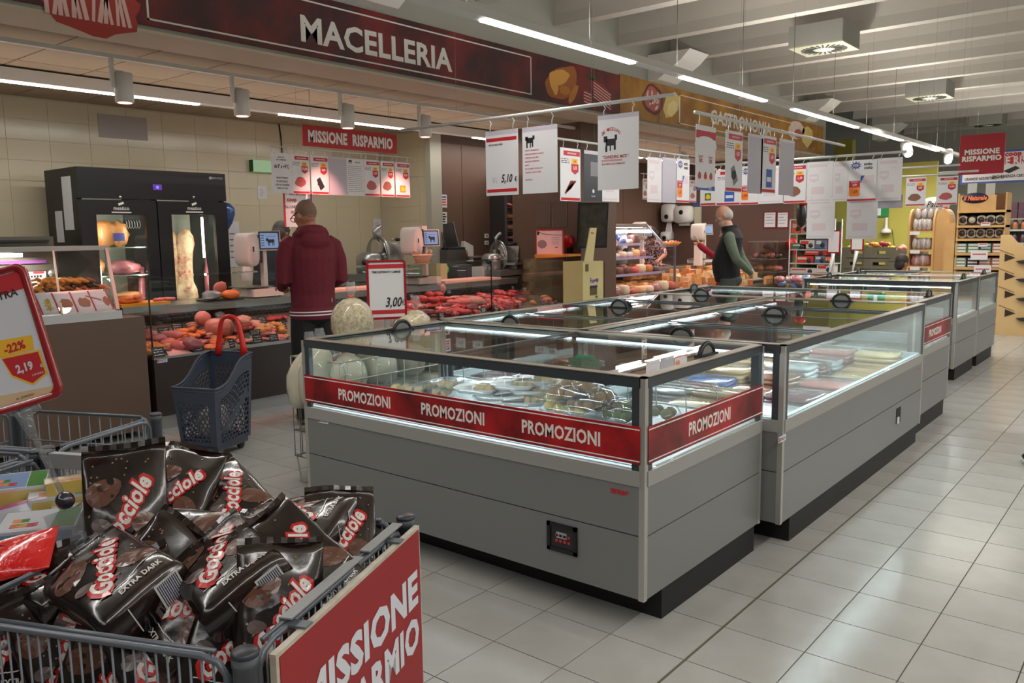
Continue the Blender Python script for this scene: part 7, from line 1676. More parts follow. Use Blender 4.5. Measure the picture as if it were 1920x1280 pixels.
def e4(o):
    T=HT['T']; b=B(); b.tube([T(-.09*math.cos(a),-.0,.04+.095*math.sin(a)) for a in [3.14*k/10 for k in range(11)]],.008,6); q=b.obj('headband',[mat('band_silver',(170,170,172),.25,.6)]); q.parent=o; eyes(o,T,None)
p=aX(520,455,-7.35)
figure('butcher in dark clothes bending behind the counter left of the man in maroon',(-7.45,p.y-.08,0),math.radians(20),m4,[NAV,SKIN,HGM,BLACK],extra=e4)
# --- 5: deli worker leaning over the cheese, bucket cap and flowered shirt
FLO=mat('cloth_flowered',(150,120,130),.8,ramp=((.45,(40,30,40)),(.52,(190,120,130)),(.58,(210,190,190))),vscale=38); CAPM=mat('cap_violet',(34,22,40),.8)
def m5(b):
    ellr(b,[(.85,.16,.13,0,0),(1.05,.165,.13,0,.03),(1.2,.18,.13,0,.12),(1.3,.17,.11,0,.2),(1.36,.08,.07,0,.24)],0)
    ellr(b,[(1.33,.05,.05,0,.25),(1.4,.048,.05,0,.28)],1)
    for q in (-1,1):
        b.tube([V(q*.11,.2,1.3),V(q*.18,.2,1.26),V(q*.22,.3,1.1)],[.05,.058,.05],12,0); b.tube([V(q*.22,.3,1.1),V(q*.15,.52,1.03)],[.042,.028],10,1); hand(b,V(q*.15,.53,1.03),V(-q*.4,.9,-.2),V(0,0,-1),1,1,.6,q)
        b.tube([V(q*.09,0,.9),V(q*.1,0,.5),V(q*.1,-.02,.08)],[.1,.08,.06],12,3); b.ell(V(q*.1,.04,.04),(.045,0,0),(0,.12,0),(0,0,.04),12,8,3)
    HT['T']=headb(b,V(0,.34,1.455),V(0,.75,-.66),V(0,.66,.75),1,2,1,'bucket')
p=aX(1228,470,-7.3)
figure('deli worker in violet cap and flowered shirt bending over the cheese counter',(-7.45,p.y+.2,0),math.radians(-155),m5,[FLO,SKIN,CAPM,TRB],extra=lambda o:eyes(o,HT['T'],None))
# --- 6: dark haired head behind the far island
def m6(b):
    ellr(b,[(.45,.17,.12,0,0),(.7,.16,.12,0,0),(.9,.17,.11,0,0),(.97,.07,.07,0,0)],0); ellr(b,[(.92,.05,.05,0,0),(1.02,.05,.05,0,0)],1)
    for q in (-1,1):
        b.tube([V(q*.1,0,.92),V(q*.19,0,.86),V(q*.22,.12,.65),V(q*.1,.3,.62)],[.045,.052,.045,.03],10,0); hand(b,V(q*.1,.31,.62),V(0,1,0),V(0,0,-1),1,.85,.4,q)
        b.tube([V(q*.09,0,.5),V(q*.12,.3,.48),V(q*.12,.22,.08)],[.09,.08,.055],12,3); b.ell(V(q*.12,.28,.04),(.04,0,0),(0,.1,0),(0,0,.04),10,6,3)
    HT['T']=headb(b,V(0,.02,1.1),V(0,1,-.2),V(0,.1,1),1,2,.95,'full')
p=aY(1690,490,12.6)
figure('dark haired person crouching behind the far freezers by the crates',(p.x,12.6,p.z-1.12),math.radians(-30),m6,[NAV,SKIN,HRD,TRB])
# shoe tip at the right edge of the photo
c=aZ(1921,868,.0); B_=B(); B_.ell(c+V(.11,0,.045),(.13,0,0),(0,.05,0),(0,0,.045),14,8,0); B_.ell(c+V(.11,0,.015),(.135,0,0),(0,.054,0),(0,0,.016),14,6,1); tag(B_.obj('shoe',[mat('shoe_black',(24,24,26),.5),WHITE]),'black shoe with white sole at the right edge of the photo','shoe')
# ================================================================ FREEZER CONTENTS
KN=mat('dumpling_cream',(196,178,142),.6,ramp=((.4,(160,134,92)),(.55,(200,184,150)),(.7,(214,204,182))),vscale=70,bump=.6,bscale=90)
KB_=mat('dumpling_brown',(150,112,76),.6,ramp=((.4,(110,76,46)),(.55,(156,120,82)),(.7,(206,186,156))),vscale=60,bump=.6,bscale=90); KG=mat('spinach_green',(92,108,60),.6,ramp=((.4,(54,70,34)),(.6,(110,124,76)),(.75,(170,176,130))),vscale=50,bump=.6,bscale=80)
KY=mat('dumpling_yellow',(198,178,104),.6,ramp=((.4,(176,150,80)),(.6,(206,190,124))),vscale=60,bump=.5,bscale=90)
TRW=mat('tray_white',(214,216,214),.3); TRC=glass('tray_clear',(252,253,253),1,.08,haze=.03); LBL=PAPER
ZP=.69
# white shelf deck inside the near freezer, with the bright slot at its foot
for (x0,x1,y0,y1,z,lb) in ((-3.46,-1.52,2.575,3.57,ZP-.05,'near'),):
    b=B().box((x0,y0,z-.01),(x1,y1,z)); b.obj('shelf_deck',[mat('deck_ice',(150,162,168),.35,.2)],f1)
BALL={}
def ball(parent,c,r,mt,sd=0):
    k=(mt.name,sd%3)
    if k not in BALL: o=B().ell((0,0,0),(1,0,0),(0,1,0),(0,0,.85),12,8,0,.18,2.5,sd).obj('dumpling',[mt]); BALL[k]=o.data; bpy.data.objects.remove(o)
    o=bpy.data.objects.new('dumpling',BALL[k]); COL.objects.link(o); o.parent=parent; o.location=V(c)-ROOTLOC[parent.name]; o.scale=(r,)*3; o.rotation_euler=(0,0,sd)
def fc(px,py,z=ZP): return aZ(px,py,z+(.03 if z!=ZP else 0))
zf=lambda x,y:(740+x/3.84,640+y/3.84)
def tub(px,py,lb,z=ZP,mt=KN,n=4,yaw=.2,s=1,open_=True):
    c=fc(px,py,z); c.z=max(ZP-.045,z-.05); t=thing('dumpling_tub',lb,'food tub',c,'clear tubs in the near freezer'); ca,sa=math.cos(yaw),math.sin(yaw)
    P=lambda x,y,h:c+V(x*ca-y*sa,x*sa+y*ca,h)*s
    b=B(); w0,w1=.055,.072
    R_=lambda w_,h,e=.8:[P(w_*sx,w_*e*sy,h) for sx,sy in ((-1,-1),(1,-1),(1,1),(-1,1))]
    b.rings([R_(w0,0),R_(w1,.055)],0,False,False); b.add(R_(w0,.001),[(0,1,2,3)]); b.obj('tub_shell',[TRC],t)
    b=B(); o_=R_(w1+.012,.056);i_=R_(w1-.002,.056); b.add(o_+i_,[(k,(k+1)%4,(k+1)%4+4,k+4) for k in range(4)]); b.add(R_(w1,.058),[(0,1,2,3)]); b.obj('lid_film',[TRC],t)
    q=0
    for i in range(n):
        ball(t,P((-1)**i*.026,(.018 if i<2 else -.018),.028),.024*s,mt,i)
for i,(x,y,z,lb) in enumerate(((380,235,.75,'highest clear tub of cream dumplings on the left'),(615,265,.73,'second clear tub right of the highest one'),(140,300,.68,'clear tub at the left, behind the front one'),(270,310,.69,'clear tub with an orange filling, left front'),(340,340,.66,'lower clear tub under the left front one'),(40,310,.66,'flat clear tub with yellow pasta at the far left'))):
    tub(*zf(x,y),lb,z,KY if i==5 else KN,yaw=.15+.2*(i%3))
def traypack(px,py,z,yaw,lb,mt=KN,n=5):
    c=fc(px,py,z); t=thing('dumpling_tray',lb,'food tray',c,'white trays of dumplings in the near freezer'); ca,sa=math.cos(yaw),math.sin(yaw)
    P=lambda x,y,h:c+V(x*ca-y*sa,x*sa+y*ca,h)
    rg=[[P(w_*math.copysign(abs(math.cos(a))**.5,math.cos(a)),w_*.55*math.copysign(abs(math.sin(a))**.5,math.sin(a)),h) for a in [6.283*k/20 for k in range(20)]] for w_,h in ((.09,-.012),(.115,.012),(.12,.013),(.112,.010),(.088,-.008))]
    B().rings(rg,0).obj('tray_base',[TRW],t)
    for i in range(n): ball(t,P(.02+.033*(i%3),-.022+.045*(i//3),.016),.024,mt,i)
    B().add([P(-.1,-.045,.022),P(.0,-.045,.032),P(.0,.045,.032),P(-.1,.045,.022)],[(0,1,2,3)]).obj('paper_label',[LBL],t)
    rg=[[P(w_*math.cos(a),w_*.58*math.sin(a),h+.004*noise.noise(V(a*3,w_*40,px))) for a in [6.283*k/18 for k in range(18)]] for w_,h in ((.125,.0),(.11,.032),(.06,.044),(.01,.046))]; B().rings(rg,0,True,False).obj('film',[TRC],t)
for i,(x,y,z,lb) in enumerate(((590,350,.70,'front white tray of dumplings with paper label, left'),(860,320,.73,'white tray of dumplings with large paper label, centre'),(1010,290,.75,'white tray behind the centre one, upper'),(870,400,.67,'white tray below the centre one'),(1120,320,.73,'white tray right of the centre, with film glare'),(990,360,.70,'white tray wedged between the centre trays'),(730,400,.66,'lower white tray right of the front one'),(930,440,.65,'lowest white tray at the band'))): traypack(*zf(x,y),z,.25+.15*(i%4),lb)
def bagpack(px,py,z,mt,lb,n=6,s=1):
    c=fc(px,py,z); t=thing('dumpling_bag',lb,'food bag',c,'film bags of dumplings in the near freezer')
    for i in range(n): ball(t,c+V(-.05+.05*(i%3)+R.uniform(-.008,.008),-.022+.045*(i//3),.018+.008*R.random())*s,.027*s,mt,i)
    rg=[[c+V(w_*math.cos(a)*(1+.15*noise.noise(V(a*2,px,h*20))),w_*.7*math.sin(a)*(1+.15*noise.noise(V(a*2,py,h*20))),h)*s for a in [6.283*k/18 for k in range(18)]] for w_,h in ((.12,-.01),(.118,.02),(.09,.05),(.02,.06))]; B().rings(rg,0,True,False).obj('film',[TRC],t)
for i,(x,y,z,m_,lb) in enumerate(((1130,430,.69,KY,'film bag of yellow dumplings in the middle'),(1220,395,.72,KB_,'film bag of light brown dumplings, upper'),(1330,350,.75,KB_,'film bag of brown dumplings at the top'),(1370,380,.73,KB_,'film bag of brown dumplings right of the top one'),(1360,480,.67,KB_,'film bag of brown dumplings, lower'),(1480,450,.69,KB_,'film bag of dark brown dumplings right of the lower one'),(1200,500,.64,KY,'flat film bag of yellow dumplings at the band'),(1290,510,.64,KY,'small film bag of yellow dumplings at the band'),(1540,500,.65,KB_,'film bag of dark dumplings in the shade'),(1690,500,.69,KG,'film bag of green spinach dumplings, nearest the corner'),(1620,560,.63,KG,'low film bag of green dumplings at the band'),(1890,540,.66,KG,'film bag of green dumplings behind the corner post'),(1440,420,.71,KB_,'film bag of brown dumplings at the back'))): bagpack(*zf(x,y),z,m_,lb)
# price tags on the rack rail, green handwritten card
for i,(x0,y0,x1,y1,lb) in enumerate(((855,632,873,652,'first left'),(886,638,905,653,'second left'),(1003,648,1026,662,'first middle'),(1026,652,1044,665,'second middle'),(1118,674,1133,686,'near the green card'),(1163,680,1182,694,'right of the green card'))):
    Y=3.37 if i<4 else 3.18; a=aY(x0,y0,Y);c=aY(x1,y1,Y); b=B().box((a.x,Y,c.z),(c.x,Y+.002,a.z)); b.text('4,90' if i<4 else '11,90',((a.x+c.x)/2,Y-.001,(a.z+c.z)/2),(1,0,0),(0,0,1),.014,1,bold=.02); tag(b.obj('price_tag',[PAPER,INK]),'white price tag on the rail inside the near freezer, '+lb,'price tag')
Y=2.85; c=aY(1097,682,Y); b=B(); pts=[c+V(.085*math.cos(a)*(1+.1*math.sin(5*a)),0,.04*math.sin(a)*(1+.1*math.sin(7*a))) for a in [6.283*k/22 for k in range(22)]]; b.prism(pts,(0,.002,0),0); b.text('CANEDERLI',c+V(0,-.001,.02),(1,0,0),(0,0,1),.014,1,bold=.01); b.text('ALLO SPECK E',c+V(-.0,-.001,.0),(1,0,0),(0,0,1),.014,1,bold=.01); b.text('AL FORMAGGIO',c+V(0,-.001,-.02),(1,0,0),(0,0,1),.014,1,bold=.01); tag(b.obj('green_card',[mat('card_green',(60,120,84),.5),INK]),'green handwritten card hanging in the near freezer','card')
# wire racks on the floor of the near freezer: rail for the tags
b=B(); 
for k in range(4): b.tube([V(-3.4,3.38+.03*k,.82-.02*k),V(-1.6,3.38+.03*k,.82-.02*k)],.004,5)
for k in range(12): b.tube([V(-3.4+.16*k,3.38,.82),V(-3.4+.16*k,3.47,.76),V(-3.4+.16*k,3.48,ZP-.05)],.003,4)
tag(b.obj('wire_rack',[CHROME]),'chrome wire rack across the inside of the near freezer','rack')
# frozen packs in the long freezers: stacked flat bags
PK_=[(k,mat('pack_'+k,c,.25,coat=.7,bump=.4,bscale=30)) for k,c in dict(white=(186,190,194),cream=(186,160,116),brown=(122,80,58),rose=(170,110,108),plum=(84,50,62),blue=(60,90,150),silver=(150,158,166),tan=(160,130,96)).items()]
PK={i:n_ for i,(n_,_) in enumerate(PK_)}; PKT=[m_ for _,m_ in PK_]
PKM={}
def pack(c,sx,sy,sz,yaw,m_,lb,grp,tilt=0):
    key=(m_,round(sx,2),round(sy,2))
    if key not in PKM:
        b=B(); n=16; sp=[(.92,-.5),(1,-.2),(1,.2),(.9,.5)]
        b.rings([[V(sx*math.copysign(abs(math.cos(a))**.35,math.cos(a))*r_,sy*math.copysign(abs(math.sin(a))**.35,math.sin(a))*r_,h*sz*(1+.25*noise.noise(V(a*2,h,sx*99)))) for a in [6.283*k/n for k in range(n)]] for r_,h in sp],0,True)
        o=b.obj('frozen_pack',[PKT[m_]]); PKM[key]=o.data; bpy.data.objects.remove(o)
    o=bpy.data.objects.new('frozen_pack',PKM[key]); COL.objects.link(o); o.location=c; o.rotation_euler=(tilt,0,yaw); tag(o,lb,'frozen food',grp)
def fill(x0,x1,y0,y1,ztop,cols,grp,lb,nx,ny,zb=.335,dz=.03):
    lbl=lambda m_,j:PK[m_] +' '+lb+', '+('near' if j<ny/3 else 'middle' if j<2*ny/3 else 'far')+' third'
    for i in range(nx):
        for j in range(ny):
            m_=cols[(i*2+j*3)%len(cols)]; sx=(x1-x0)/nx/2*.94; sy=(y1-y0)/ny/2*.94; h=ztop-R.uniform(0,.10)
            z=h
            for k in range(3):
                pack(V(x0+(x1-x0)*(i+.5)/nx,y0+(y1-y0)*(j+.5)/ny,z),sx,sy,dz,R.uniform(-.06,.06),m_,lbl(m_,j),grp,R.uniform(-.05,.05)); z-=dz*1.02
            # support block under the stack: lower packs hidden from view joined
            B_=B().box((x0+(x1-x0)*(i+.12)/nx,y0+(y1-y0)*(j+.12)/ny,zb),(x0+(x1-x0)*(i+.88)/nx,y0+(y1-y0)*(j+.88)/ny,z+dz*.4)); o=B_.obj('frozen_pack',[PKT[m_]]); tag(o,lbl(m_,j),'frozen food',grp)
fill(-2.40,-1.47,3.75,6.1,.64,[4,2,1,6,2,7,3,0,1,5],'frozen packs in the aisle side freezer','frozen pack in the aisle side freezer',3,9)
fill(-3.51,-2.62,3.75,6.1,.61,[4,6,2,0,3,6,4],'frozen packs in the counter side freezer','frozen pack in the counter side freezer',3,8)
fill(-3.48,-1.55,6.32,7.22,.58,[0,6,7,0],'frozen packs in the far end freezer','frozen pack in the far end unit, first island',6,3)
fill(-3.1,-1.8,8.9,9.75,.54,[0,6,0],'frozen packs in the far island','frozen pack in the first unit, far island',4,3)
fill(-3.1,-1.8,9.97,10.83,.54,[0,6,0],'frozen packs in the rear unit','frozen pack in the rear unit, far island',4,3)
# price tags along the rail of the aisle side freezer
for k in range(5):
    c=V(-2.27+.09*k,4.2,.82); b=B().box(c-V(.028,0,.018),c+V(.028,.002,.018)); b.text('7,90',c-V(0,.001,0),(1,0,0),(0,0,1),.012,1,bold=.02); tag(b.obj('price_tag',[PAPER,INK]),('first','second','third','fourth','fifth')[k]+' price tag from the left on the rail inside the aisle side freezer','price tag')
tag(B().tube([V(-2.46,4.205,.82),V(-1.43,4.205,.82)],.005,6).obj('tag_rail',[CHROME]),'rail with price tags inside the aisle side freezer','rail')
# ================================================================ DELI
DXX=-6.2
zd=lambda x,y:(1090+x/5.647,380+y/5.647)
def dX(x,y,X=DXX): return aX(*zd(x,y),X)
dy0=dX(215,500).y; dy1=dX(1000,700).y; dy2=aX(1432,520,DXX).y
t=thing('deli_counter','glass fronted deli counter with cheeses beyond the column','counter',(DXX,(dy0+dy2)/2,0))
DP2=V(DXX-.05,0,.62)
B().box((DXX,dy0,.12),(-7.0,dy2,.58)).obj('base',[CBR],t); B().box((DXX-.1,dy0+.05,0),(-6.95,dy2-.05,.12)).obj('plinth',[STEEL2],t)
b=B(); b.add([(DXX-.01,dy0,.60),(DXX-.01,dy2,.60),(-6.85,dy2,.74),(-6.85,dy0,.74)],[(0,3,2,1)]); b.obj('deck',[mat('deck_lilac',(176,160,166),.4)],t)
B().box((DXX,dy0,.575),(DXX-.03,dy2,.6)).obj('front_rail',[ALU],t)
B().box((-6.85,dy0,.86),(-7.3,dy2,.90)).obj('worktop',[STEEL],t); B().box((-6.85,dy0,.74),(-6.88,dy2,.86)).obj('back_board',[STEEL2],t)
gt=dX(900,468).z; gy=[dy0+(dy1-dy0)*k/2 for k in range(3)]
zt=dX(400,225,-6.75).z; yt=dX(580,220,-6.75).y
B().box((-6.55,dy0,zt-.05),(-7.0,yt,zt)).obj('canopy',[mat('canopy_grey',(120,112,110),.4,.4)],t)
for k in range(2):
    b=B(); b.add([(DXX-.02,gy[k]+.01,gt),(DXX-.02,gy[k+1]-.01,gt),(DXX-.02,gy[k+1]-.01,.6),(DXX-.02,gy[k]+.01,.6)],[(0,1,2,3)]); b.obj('front_glass',[GLASS],t)
b=B(); b.add([(DXX-.02,dy0,gt),(DXX-.02,yt,gt),(-6.55,yt,zt-.02),(-6.55,dy0,zt-.02)],[(0,1,2,3)]); b.obj('slant_glass',[GLASS],t)
b=B(); bar(b,(DXX-.02,dy1,.60),(DXX-.02,dy1,gt+.01),.014); bar(b,(DXX-.02,yt,gt),(-6.56,yt,zt-.02),.014); b.box((DXX-.03,yt,gt-.005),(DXX-.3,dy1,gt+.008)); b.obj('glass_frame',[mat('frame_steel',(120,122,128),.3,.6)],t)
b=B(); b.add([(DXX-.02,dy1,.97),(DXX-.02,dy2,.86),(DXX-.02,dy2,.6),(DXX-.02,dy1,.6)],[(0,1,2,3)]); b.obj('front_glass',[GLASS],t)
b=B(); b.add([(DXX-.02,dy1,.97),(DXX-.02,dy2,.9),(-6.6,dy2,.93),(-6.6,dy1,1.0)],[(0,1,2,3)]); b.obj('top_glass',[GLASS],t)
SHL=mat('shelf_lilac',(186,176,196),.35)
shz=[dX(300,440,-6.65).z,dX(300,590,-6.55).z,dX(450,760,-6.4).z]
for z,X0,X1,ye_ in ((shz[0],-6.6,-6.95,yt-.05),(shz[1],-6.5,-6.95,yt+.1),(shz[2],-6.4,-6.95,yt+.3)):
    B().box((X0,dy0+.02,z-.012),(X1,ye_,z)).obj('glass_shelf',[SHL],t); B().box((X0+.004,dy0+.02,z-.03),(X0,ye_,z+.008)).obj('price_rail',[mat('rail_lilac',(170,156,190),.4)],t)
B().box((-6.97,dy0,.74),(-6.99,yt+.1,zt-.05)).obj('back_wall',[mat('deli_backwall',(170,176,190),.4)],t)
B().box((-6.60,dy0+.05,zt-.06),(-6.63,yt-.05,zt-.05)).obj('lamp',[LED],t)
area('deli_case_lamp',(-6.7,(dy0+yt)/2,zt-.08),.05,yt-dy0-.1,16,(.9,.93,1))
area('deli_case_lamp',(-6.45,(dy0+dy2)/2,1.9),.05,dy2-dy0-.1,26,(1,.80,.68))
CHS={k:mat('cheese_'+k,c,.5,var=v,vscale=12) for k,(c,v) in dict(a=((224,166,104),(206,140,80)),b=((230,190,140),(214,166,116)),c=((204,130,70),(180,106,54)),d=((226,206,176),(206,180,150)),e=((120,70,60),(90,48,40)),f=((206,96,80),(170,70,60))).items()}
CHM={}
def wedge(c,s,h,kd,yaw,lb,grp,nm='cheese_wedge',tilt=0):
    key=(kd,nm)
    if key not in CHM:
        b=B()
        if nm=='cheese_wedge': b.prism([(0,-.5,0),(1,0,0),(0,.5,0),(-.08,.25,0),(-.1,0,0),(-.08,-.25,0)],(0,0,1))
        elif nm=='cheese_block': b.prism([(-.5,-.5,0),(.5,-.5,0),(.5,.5,0),(-.5,.5,0)],(0,0,1))
        elif nm=='round_cheese': b.lathe((0,0,0),[(.46,0),(.5,.1),(.5,.9),(.46,1)],18)
        elif nm=='food_pack': b.rings([[V(.5*math.copysign(abs(math.cos(a))**.5,math.cos(a))*r_,.5*math.copysign(abs(math.sin(a))**.5,math.sin(a))*r_,h_) for a in [6.283*k/12 for k in range(12)]] for r_,h_ in ((.9,0),(1,.3),(.95,.8),(.7,1))])
        o=b.obj(nm,[CHS[kd] if kd in CHS else MT[kd]]); CHM[key]=o.data; bpy.data.objects.remove(o)
    o=bpy.data.objects.new(nm,CHM[key]); COL.objects.link(o); o.location=c; o.scale=(s,s*.8,h); o.rotation_euler=(tilt,0,yaw); tag(o,lb,'cheese' if 'cheese' in nm else 'food pack',grp)
R=random.Random(5)
def deck(y,f): X=DXX-.03-.6*f; return V(X,y,.605+.13*f*.95)
for i in range(70):
    f=R.random(); y=dX(1010,800).y+R.random()*(dy2-.1-dX(1010,800).y); c=deck(y,f); up=R.random()<.35
    wedge(c+V(0,0,.02*R.random()),R.uniform(.12,.2),R.uniform(.06,.11) if not up else .17,'abcad'[i%5],R.uniform(0,6.2),('orange','pale','dark orange','orange','cream')[i%5]+' cheese wedge piled at the far end of the deli counter','cheese wedges at the far end of the deli counter',tilt=R.uniform(-.5,.5) if up else 0)
for i in range(34):
    f=R.random(); y=dX(560,800).y+R.random()*(dX(990,800).y-dX(560,800).y); c=deck(y,.25+f*.75); nm=('cheese_wedge','cheese_block','round_cheese')[i%3]
    wedge(c,R.uniform(.13,.24),R.uniform(.06,.10),'abcba'[i%5],R.uniform(0,6.2),{'cheese_wedge':'cheese wedge','cheese_block':'cheese block','round_cheese':'small cheese wheel'}[nm]+' in the middle of the deli counter','cheeses in the middle of the deli counter',nm)
for i in range(9): c=deck(dX(720+i*28,800).y,.55); wedge(c+V(0,0,.12+.01*(i%2)),.16,.12,'ab'[i%2],R.uniform(0,3),'large cheese block in the upper layer of the deli counter','large cheese blocks',  'cheese_block')
for row,(z,X,ya,yb,ks,lb) in enumerate(((shz[0],-6.78,dy0+.1,yt-.12,('pack_white','pack_blue','d','e','pack_silver'),'packed food on the top shelf of the deli case'),(shz[1],-6.72,dy0+.1,yt,('d','pack_white','b','pack_rose','pack_white'),'packed food on the second shelf of the deli case'),(shz[2],-6.6,dy0+.1,yt+.2,('f','d','c','e','e'),'sliced meat pack on the third shelf of the deli case'),(.615,-6.4,dy0+.1,yt+.35,('d','pack_rose','d','f','b'),'small pack in the lowest row of the deli case'))):
    n=9
    for k in range(n):
        for j in range(2):
            y=ya+(yb-ya)*(k+.5)/n; wedge(V(X+.1-.2*j,y,z+.002+(.08*0)),(yb-ya)/n*.95,R.uniform(.06,.14),ks[(k+j)%5],R.uniform(-.1,.1),lb,lb+'s','food_pack')
for (px,py,lb) in ((1140,437,'left'),(1148,447,'right')): 
    c=aX(px,py,-6.66); piece('blue_packet','crumpled bright blue packet on the top shelf of the deli case, '+lb,'food pack',None,V(-6.6,c.y,c.z),.05,.07,.07,.3,0,0,'red',.6,5,0)
    o=bpy.data.objects[-1] if False else None
# round shell: fix the packets' colour
for o in list(COL.objects):
    if o.name.startswith('blue_packet'): o.data=o.data.copy(); o.data.materials[0]=mat('packet_blue',(30,90,190),.2,coat=.8)
# fruit tart on the counter glass
c=dX(955,470,-6.45); t=thing('fruit_tart','round fruit tart in a paper case on the deli glass','tart',V(c.x,c.y,gt+.012)); z=gt+.012
b=B(); n=36; b.rings([[V(c.x+r_*(1+.05*((k%2)*2-1)*(h_>0))*math.cos(6.283*k/n),c.y+r_*(1+.05*((k%2)*2-1)*(h_>0))*math.sin(6.283*k/n),z+h_) for k in range(n)] for r_,h_ in ((.10,0),(.155,.055),(.145,.05),(.12,.045))],0,True,True); b.obj('paper_case',[mat('case_orange',(206,140,70),.5)],t)
for k in range(30): a=R.uniform(0,6.28);r_=.13*math.sqrt(R.random()); B().ell(V(c.x+r_*math.cos(a),c.y+r_*math.sin(a),z+.055+.015*(1-r_/.13)),(.016,0,0),(0,.016,0),(0,0,.013),6,4).obj('berry',[(CHS['d'],CHS['f'],MM['red'])[k%3]],t)
# deli scales
scalemachine('white deli scale with lit screen beside the cap of the deli worker',zd(615,300),zd(690,300),-7.0,wz=.90,h=1.05,cow=False,base=False)
scalemachine('white deli scale with lit screen left of the old man',zd(1235,310),zd(1345,285),-6.9,wz=.90,h=1.12,cow=False)
c=dX(1240,430,-6.75); tag(B().lathe(V(-6.75,c.y,c.z-.03),[(.06,0),(.09,.05),(.085,.05),(.055,.006)],16).obj('wicker_bowl',[mat('wicker_pale',(206,150,100),.6,bump=.4,bscale=60)]),'small wicker bowl at the left man\'s deli scale','bowl'); B_=B().box((-6.69,c.y-.05,.90),(-6.81,c.y+.05,c.z-.031)); tag(B_.obj('bowl_stand',[SCW]),'stand under the small wicker bowl','stand')
# dispensers on the brown wall
XD=-8.88; YD=15.88
for (x0,y0,x1,y1,lb,k) in ((885,15,1025,205,'white paper towel dispenser left of the wide one, paper hanging out',1),(1018,35,1205,215,'wide white paper dispenser on the brown wall',0),(880,305,980,400,'small white dispenser under the towel dispenser',2),(805,370,865,445,'white roll holder by the deli worker',2)):
    a=aY(*zd(x0,y0),YD);c=aY(*zd(x1,y1),YD); t=thing('paper_dispenser',lb,'dispenser',V((a.x+c.x)/2,YD,c.z)); w_=(c.x-a.x)/2;h_=(a.z-c.z)/2;m_=(a+c)/2
    b=B(); b.rings([[V(m_.x+s_*w_*math.copysign(abs(math.cos(q))**.45,math.cos(q)),YD-d_,m_.z+s_*h_*math.copysign(abs(math.sin(q))**.45,math.sin(q))) for q in [6.283*k_/20 for k_ in range(20)]] for d_,s_ in ((0,1),(.16,1),(.2,.9))]); b.obj('housing',[WHITE],t)
    B().lathe(V(m_.x-w_*.1,YD-.2,m_.z+(h_*.25 if k==0 else -h_*.4)),[(.05,0),(.045,.006)],16,(0,-1,0)).obj('window',[BLACK],t)
    if k==1: b=B(); b.prism([V(m_.x-.05,YD-.1,c.z),V(m_.x+.05,YD-.1,c.z),V(m_.x+.09,YD-.12,c.z-.22),V(m_.x-.09,YD-.1,c.z-.2)],(0,.01,0)); b.obj('paper_end',[PAPER],t)
    if k==0: B().box((m_.x-w_*.5,YD-.12,c.z-.05),(m_.x+w_*.5,YD,c.z)).obj('outlet',[WHITE],t)
a=aY(*zd(1208,45),YD);c=aY(*zd(1272,215),YD); tag(B().box((a.x,YD-.05,c.z),(c.x,YD,a.z)).obj('leaflet_holder',[mat('holder_cream',(186,180,160),.5)]),'narrow pale leaflet holder right of the wide dispenser','holder')
a=aY(*zd(1192,0),YD);c=aY(*zd(1262,38),YD); tag(B().box((a.x,YD-.02,c.z),(c.x,YD,a.z)).obj('blue_notice',[mat('notice_blue',(60,80,130),.5)]),'blue notice above the leaflet holder','notice')
a=dX(235,0,-7.9); c=dX(285,75,XD+.2)
t=thing('round_clock','pale round wall disc behind the pink frame by the screen','clock',c); B().lathe(V(XD,c.y-.0,c.z+.08),[(.2,0),(.2,.04),(.18,.045)],28,(1,0,0)).obj('disc',[mat('clock_pale',(190,186,180),.4)],t)
for k in range(12): B().lathe(V(XD+.046,c.y+.15*math.cos(k*.5236),c.z+.08+.15*math.sin(k*.5236)),[(.008,0),(.008,.003)],6,(1,0,0)).obj('hour_mark',[INK],t)
# mushroom cream display stand
zs=lambda x,y:(1090+x/5.647,380+y/5.647)
XS=-5.72
a=aX(1093,491,XS);c=aX(1133,491,XS);e=aX(1143,491,XS); yb_=c.y
t=thing('display_stand','cream cardboard stand for mushroom cream at the column, name in purple','display stand',V(XS,a.y,0)); CRD=mat('cardboard_cream',(206,192,136),.6)
B().box((XS,a.y,0),(XS-.3,yb_,a.z)).obj('front_box',[CRD],t)
B().box((XS-.3,yb_-.02,0),(XS-.0,yb_+.0,a.z)).obj('side_wall',[CRD],t); B().box((XS-.02,yb_,0),(XS-.3,e.y+.02,.35)).obj('lower_tray',[CRD],t)
p=[aX(1096,490,XS),aX(1112,490,XS),aX(1119,427,XS-.05),aX(1107,427,XS-.05)]; b=B(); b.prism(p,(-.012,0,0)); b.obj('header_card',[CRD],t)
b=B(); m_=(a.y+yb_)/2; q=XS+.002
for s_,zz_,h_,mi,bd in (('Funghi',.40,.055,0,.07),('porcini',.52,.04,0,.06),('Funghi',.40,.055,1,.03),('porcini',.52,.04,1,.02)): b.text(s_,V(q+(.0015 if mi else 0),m_,a.z-(a.z-.5)*(zz_)*.9),(0,1,0),(0,0,1),h_,mi,bold=bd,sx=.9,shear=.2)
b.text('La Crema di Funghi',V(q,m_,a.z-.50),(0,1,0),(0,0,1),.022,2,bold=.0,sx=.8); b.text('I pi\u00f9 nelle idee',V(q,m_,a.z-.56),(0,1,0),(0,0,1),.022,3,bold=.01,sx=.8)
b.box((q-.001,m_-.09,a.z-.42),(q,m_+.07,a.z-.30),4); b.box((q-.001,m_+.03,a.z-.46),(q,m_+.09,a.z-.43),5); b.box((q-.001,a.y+.05,a.z-.12),(q,a.y+.12,a.z-.03),4)
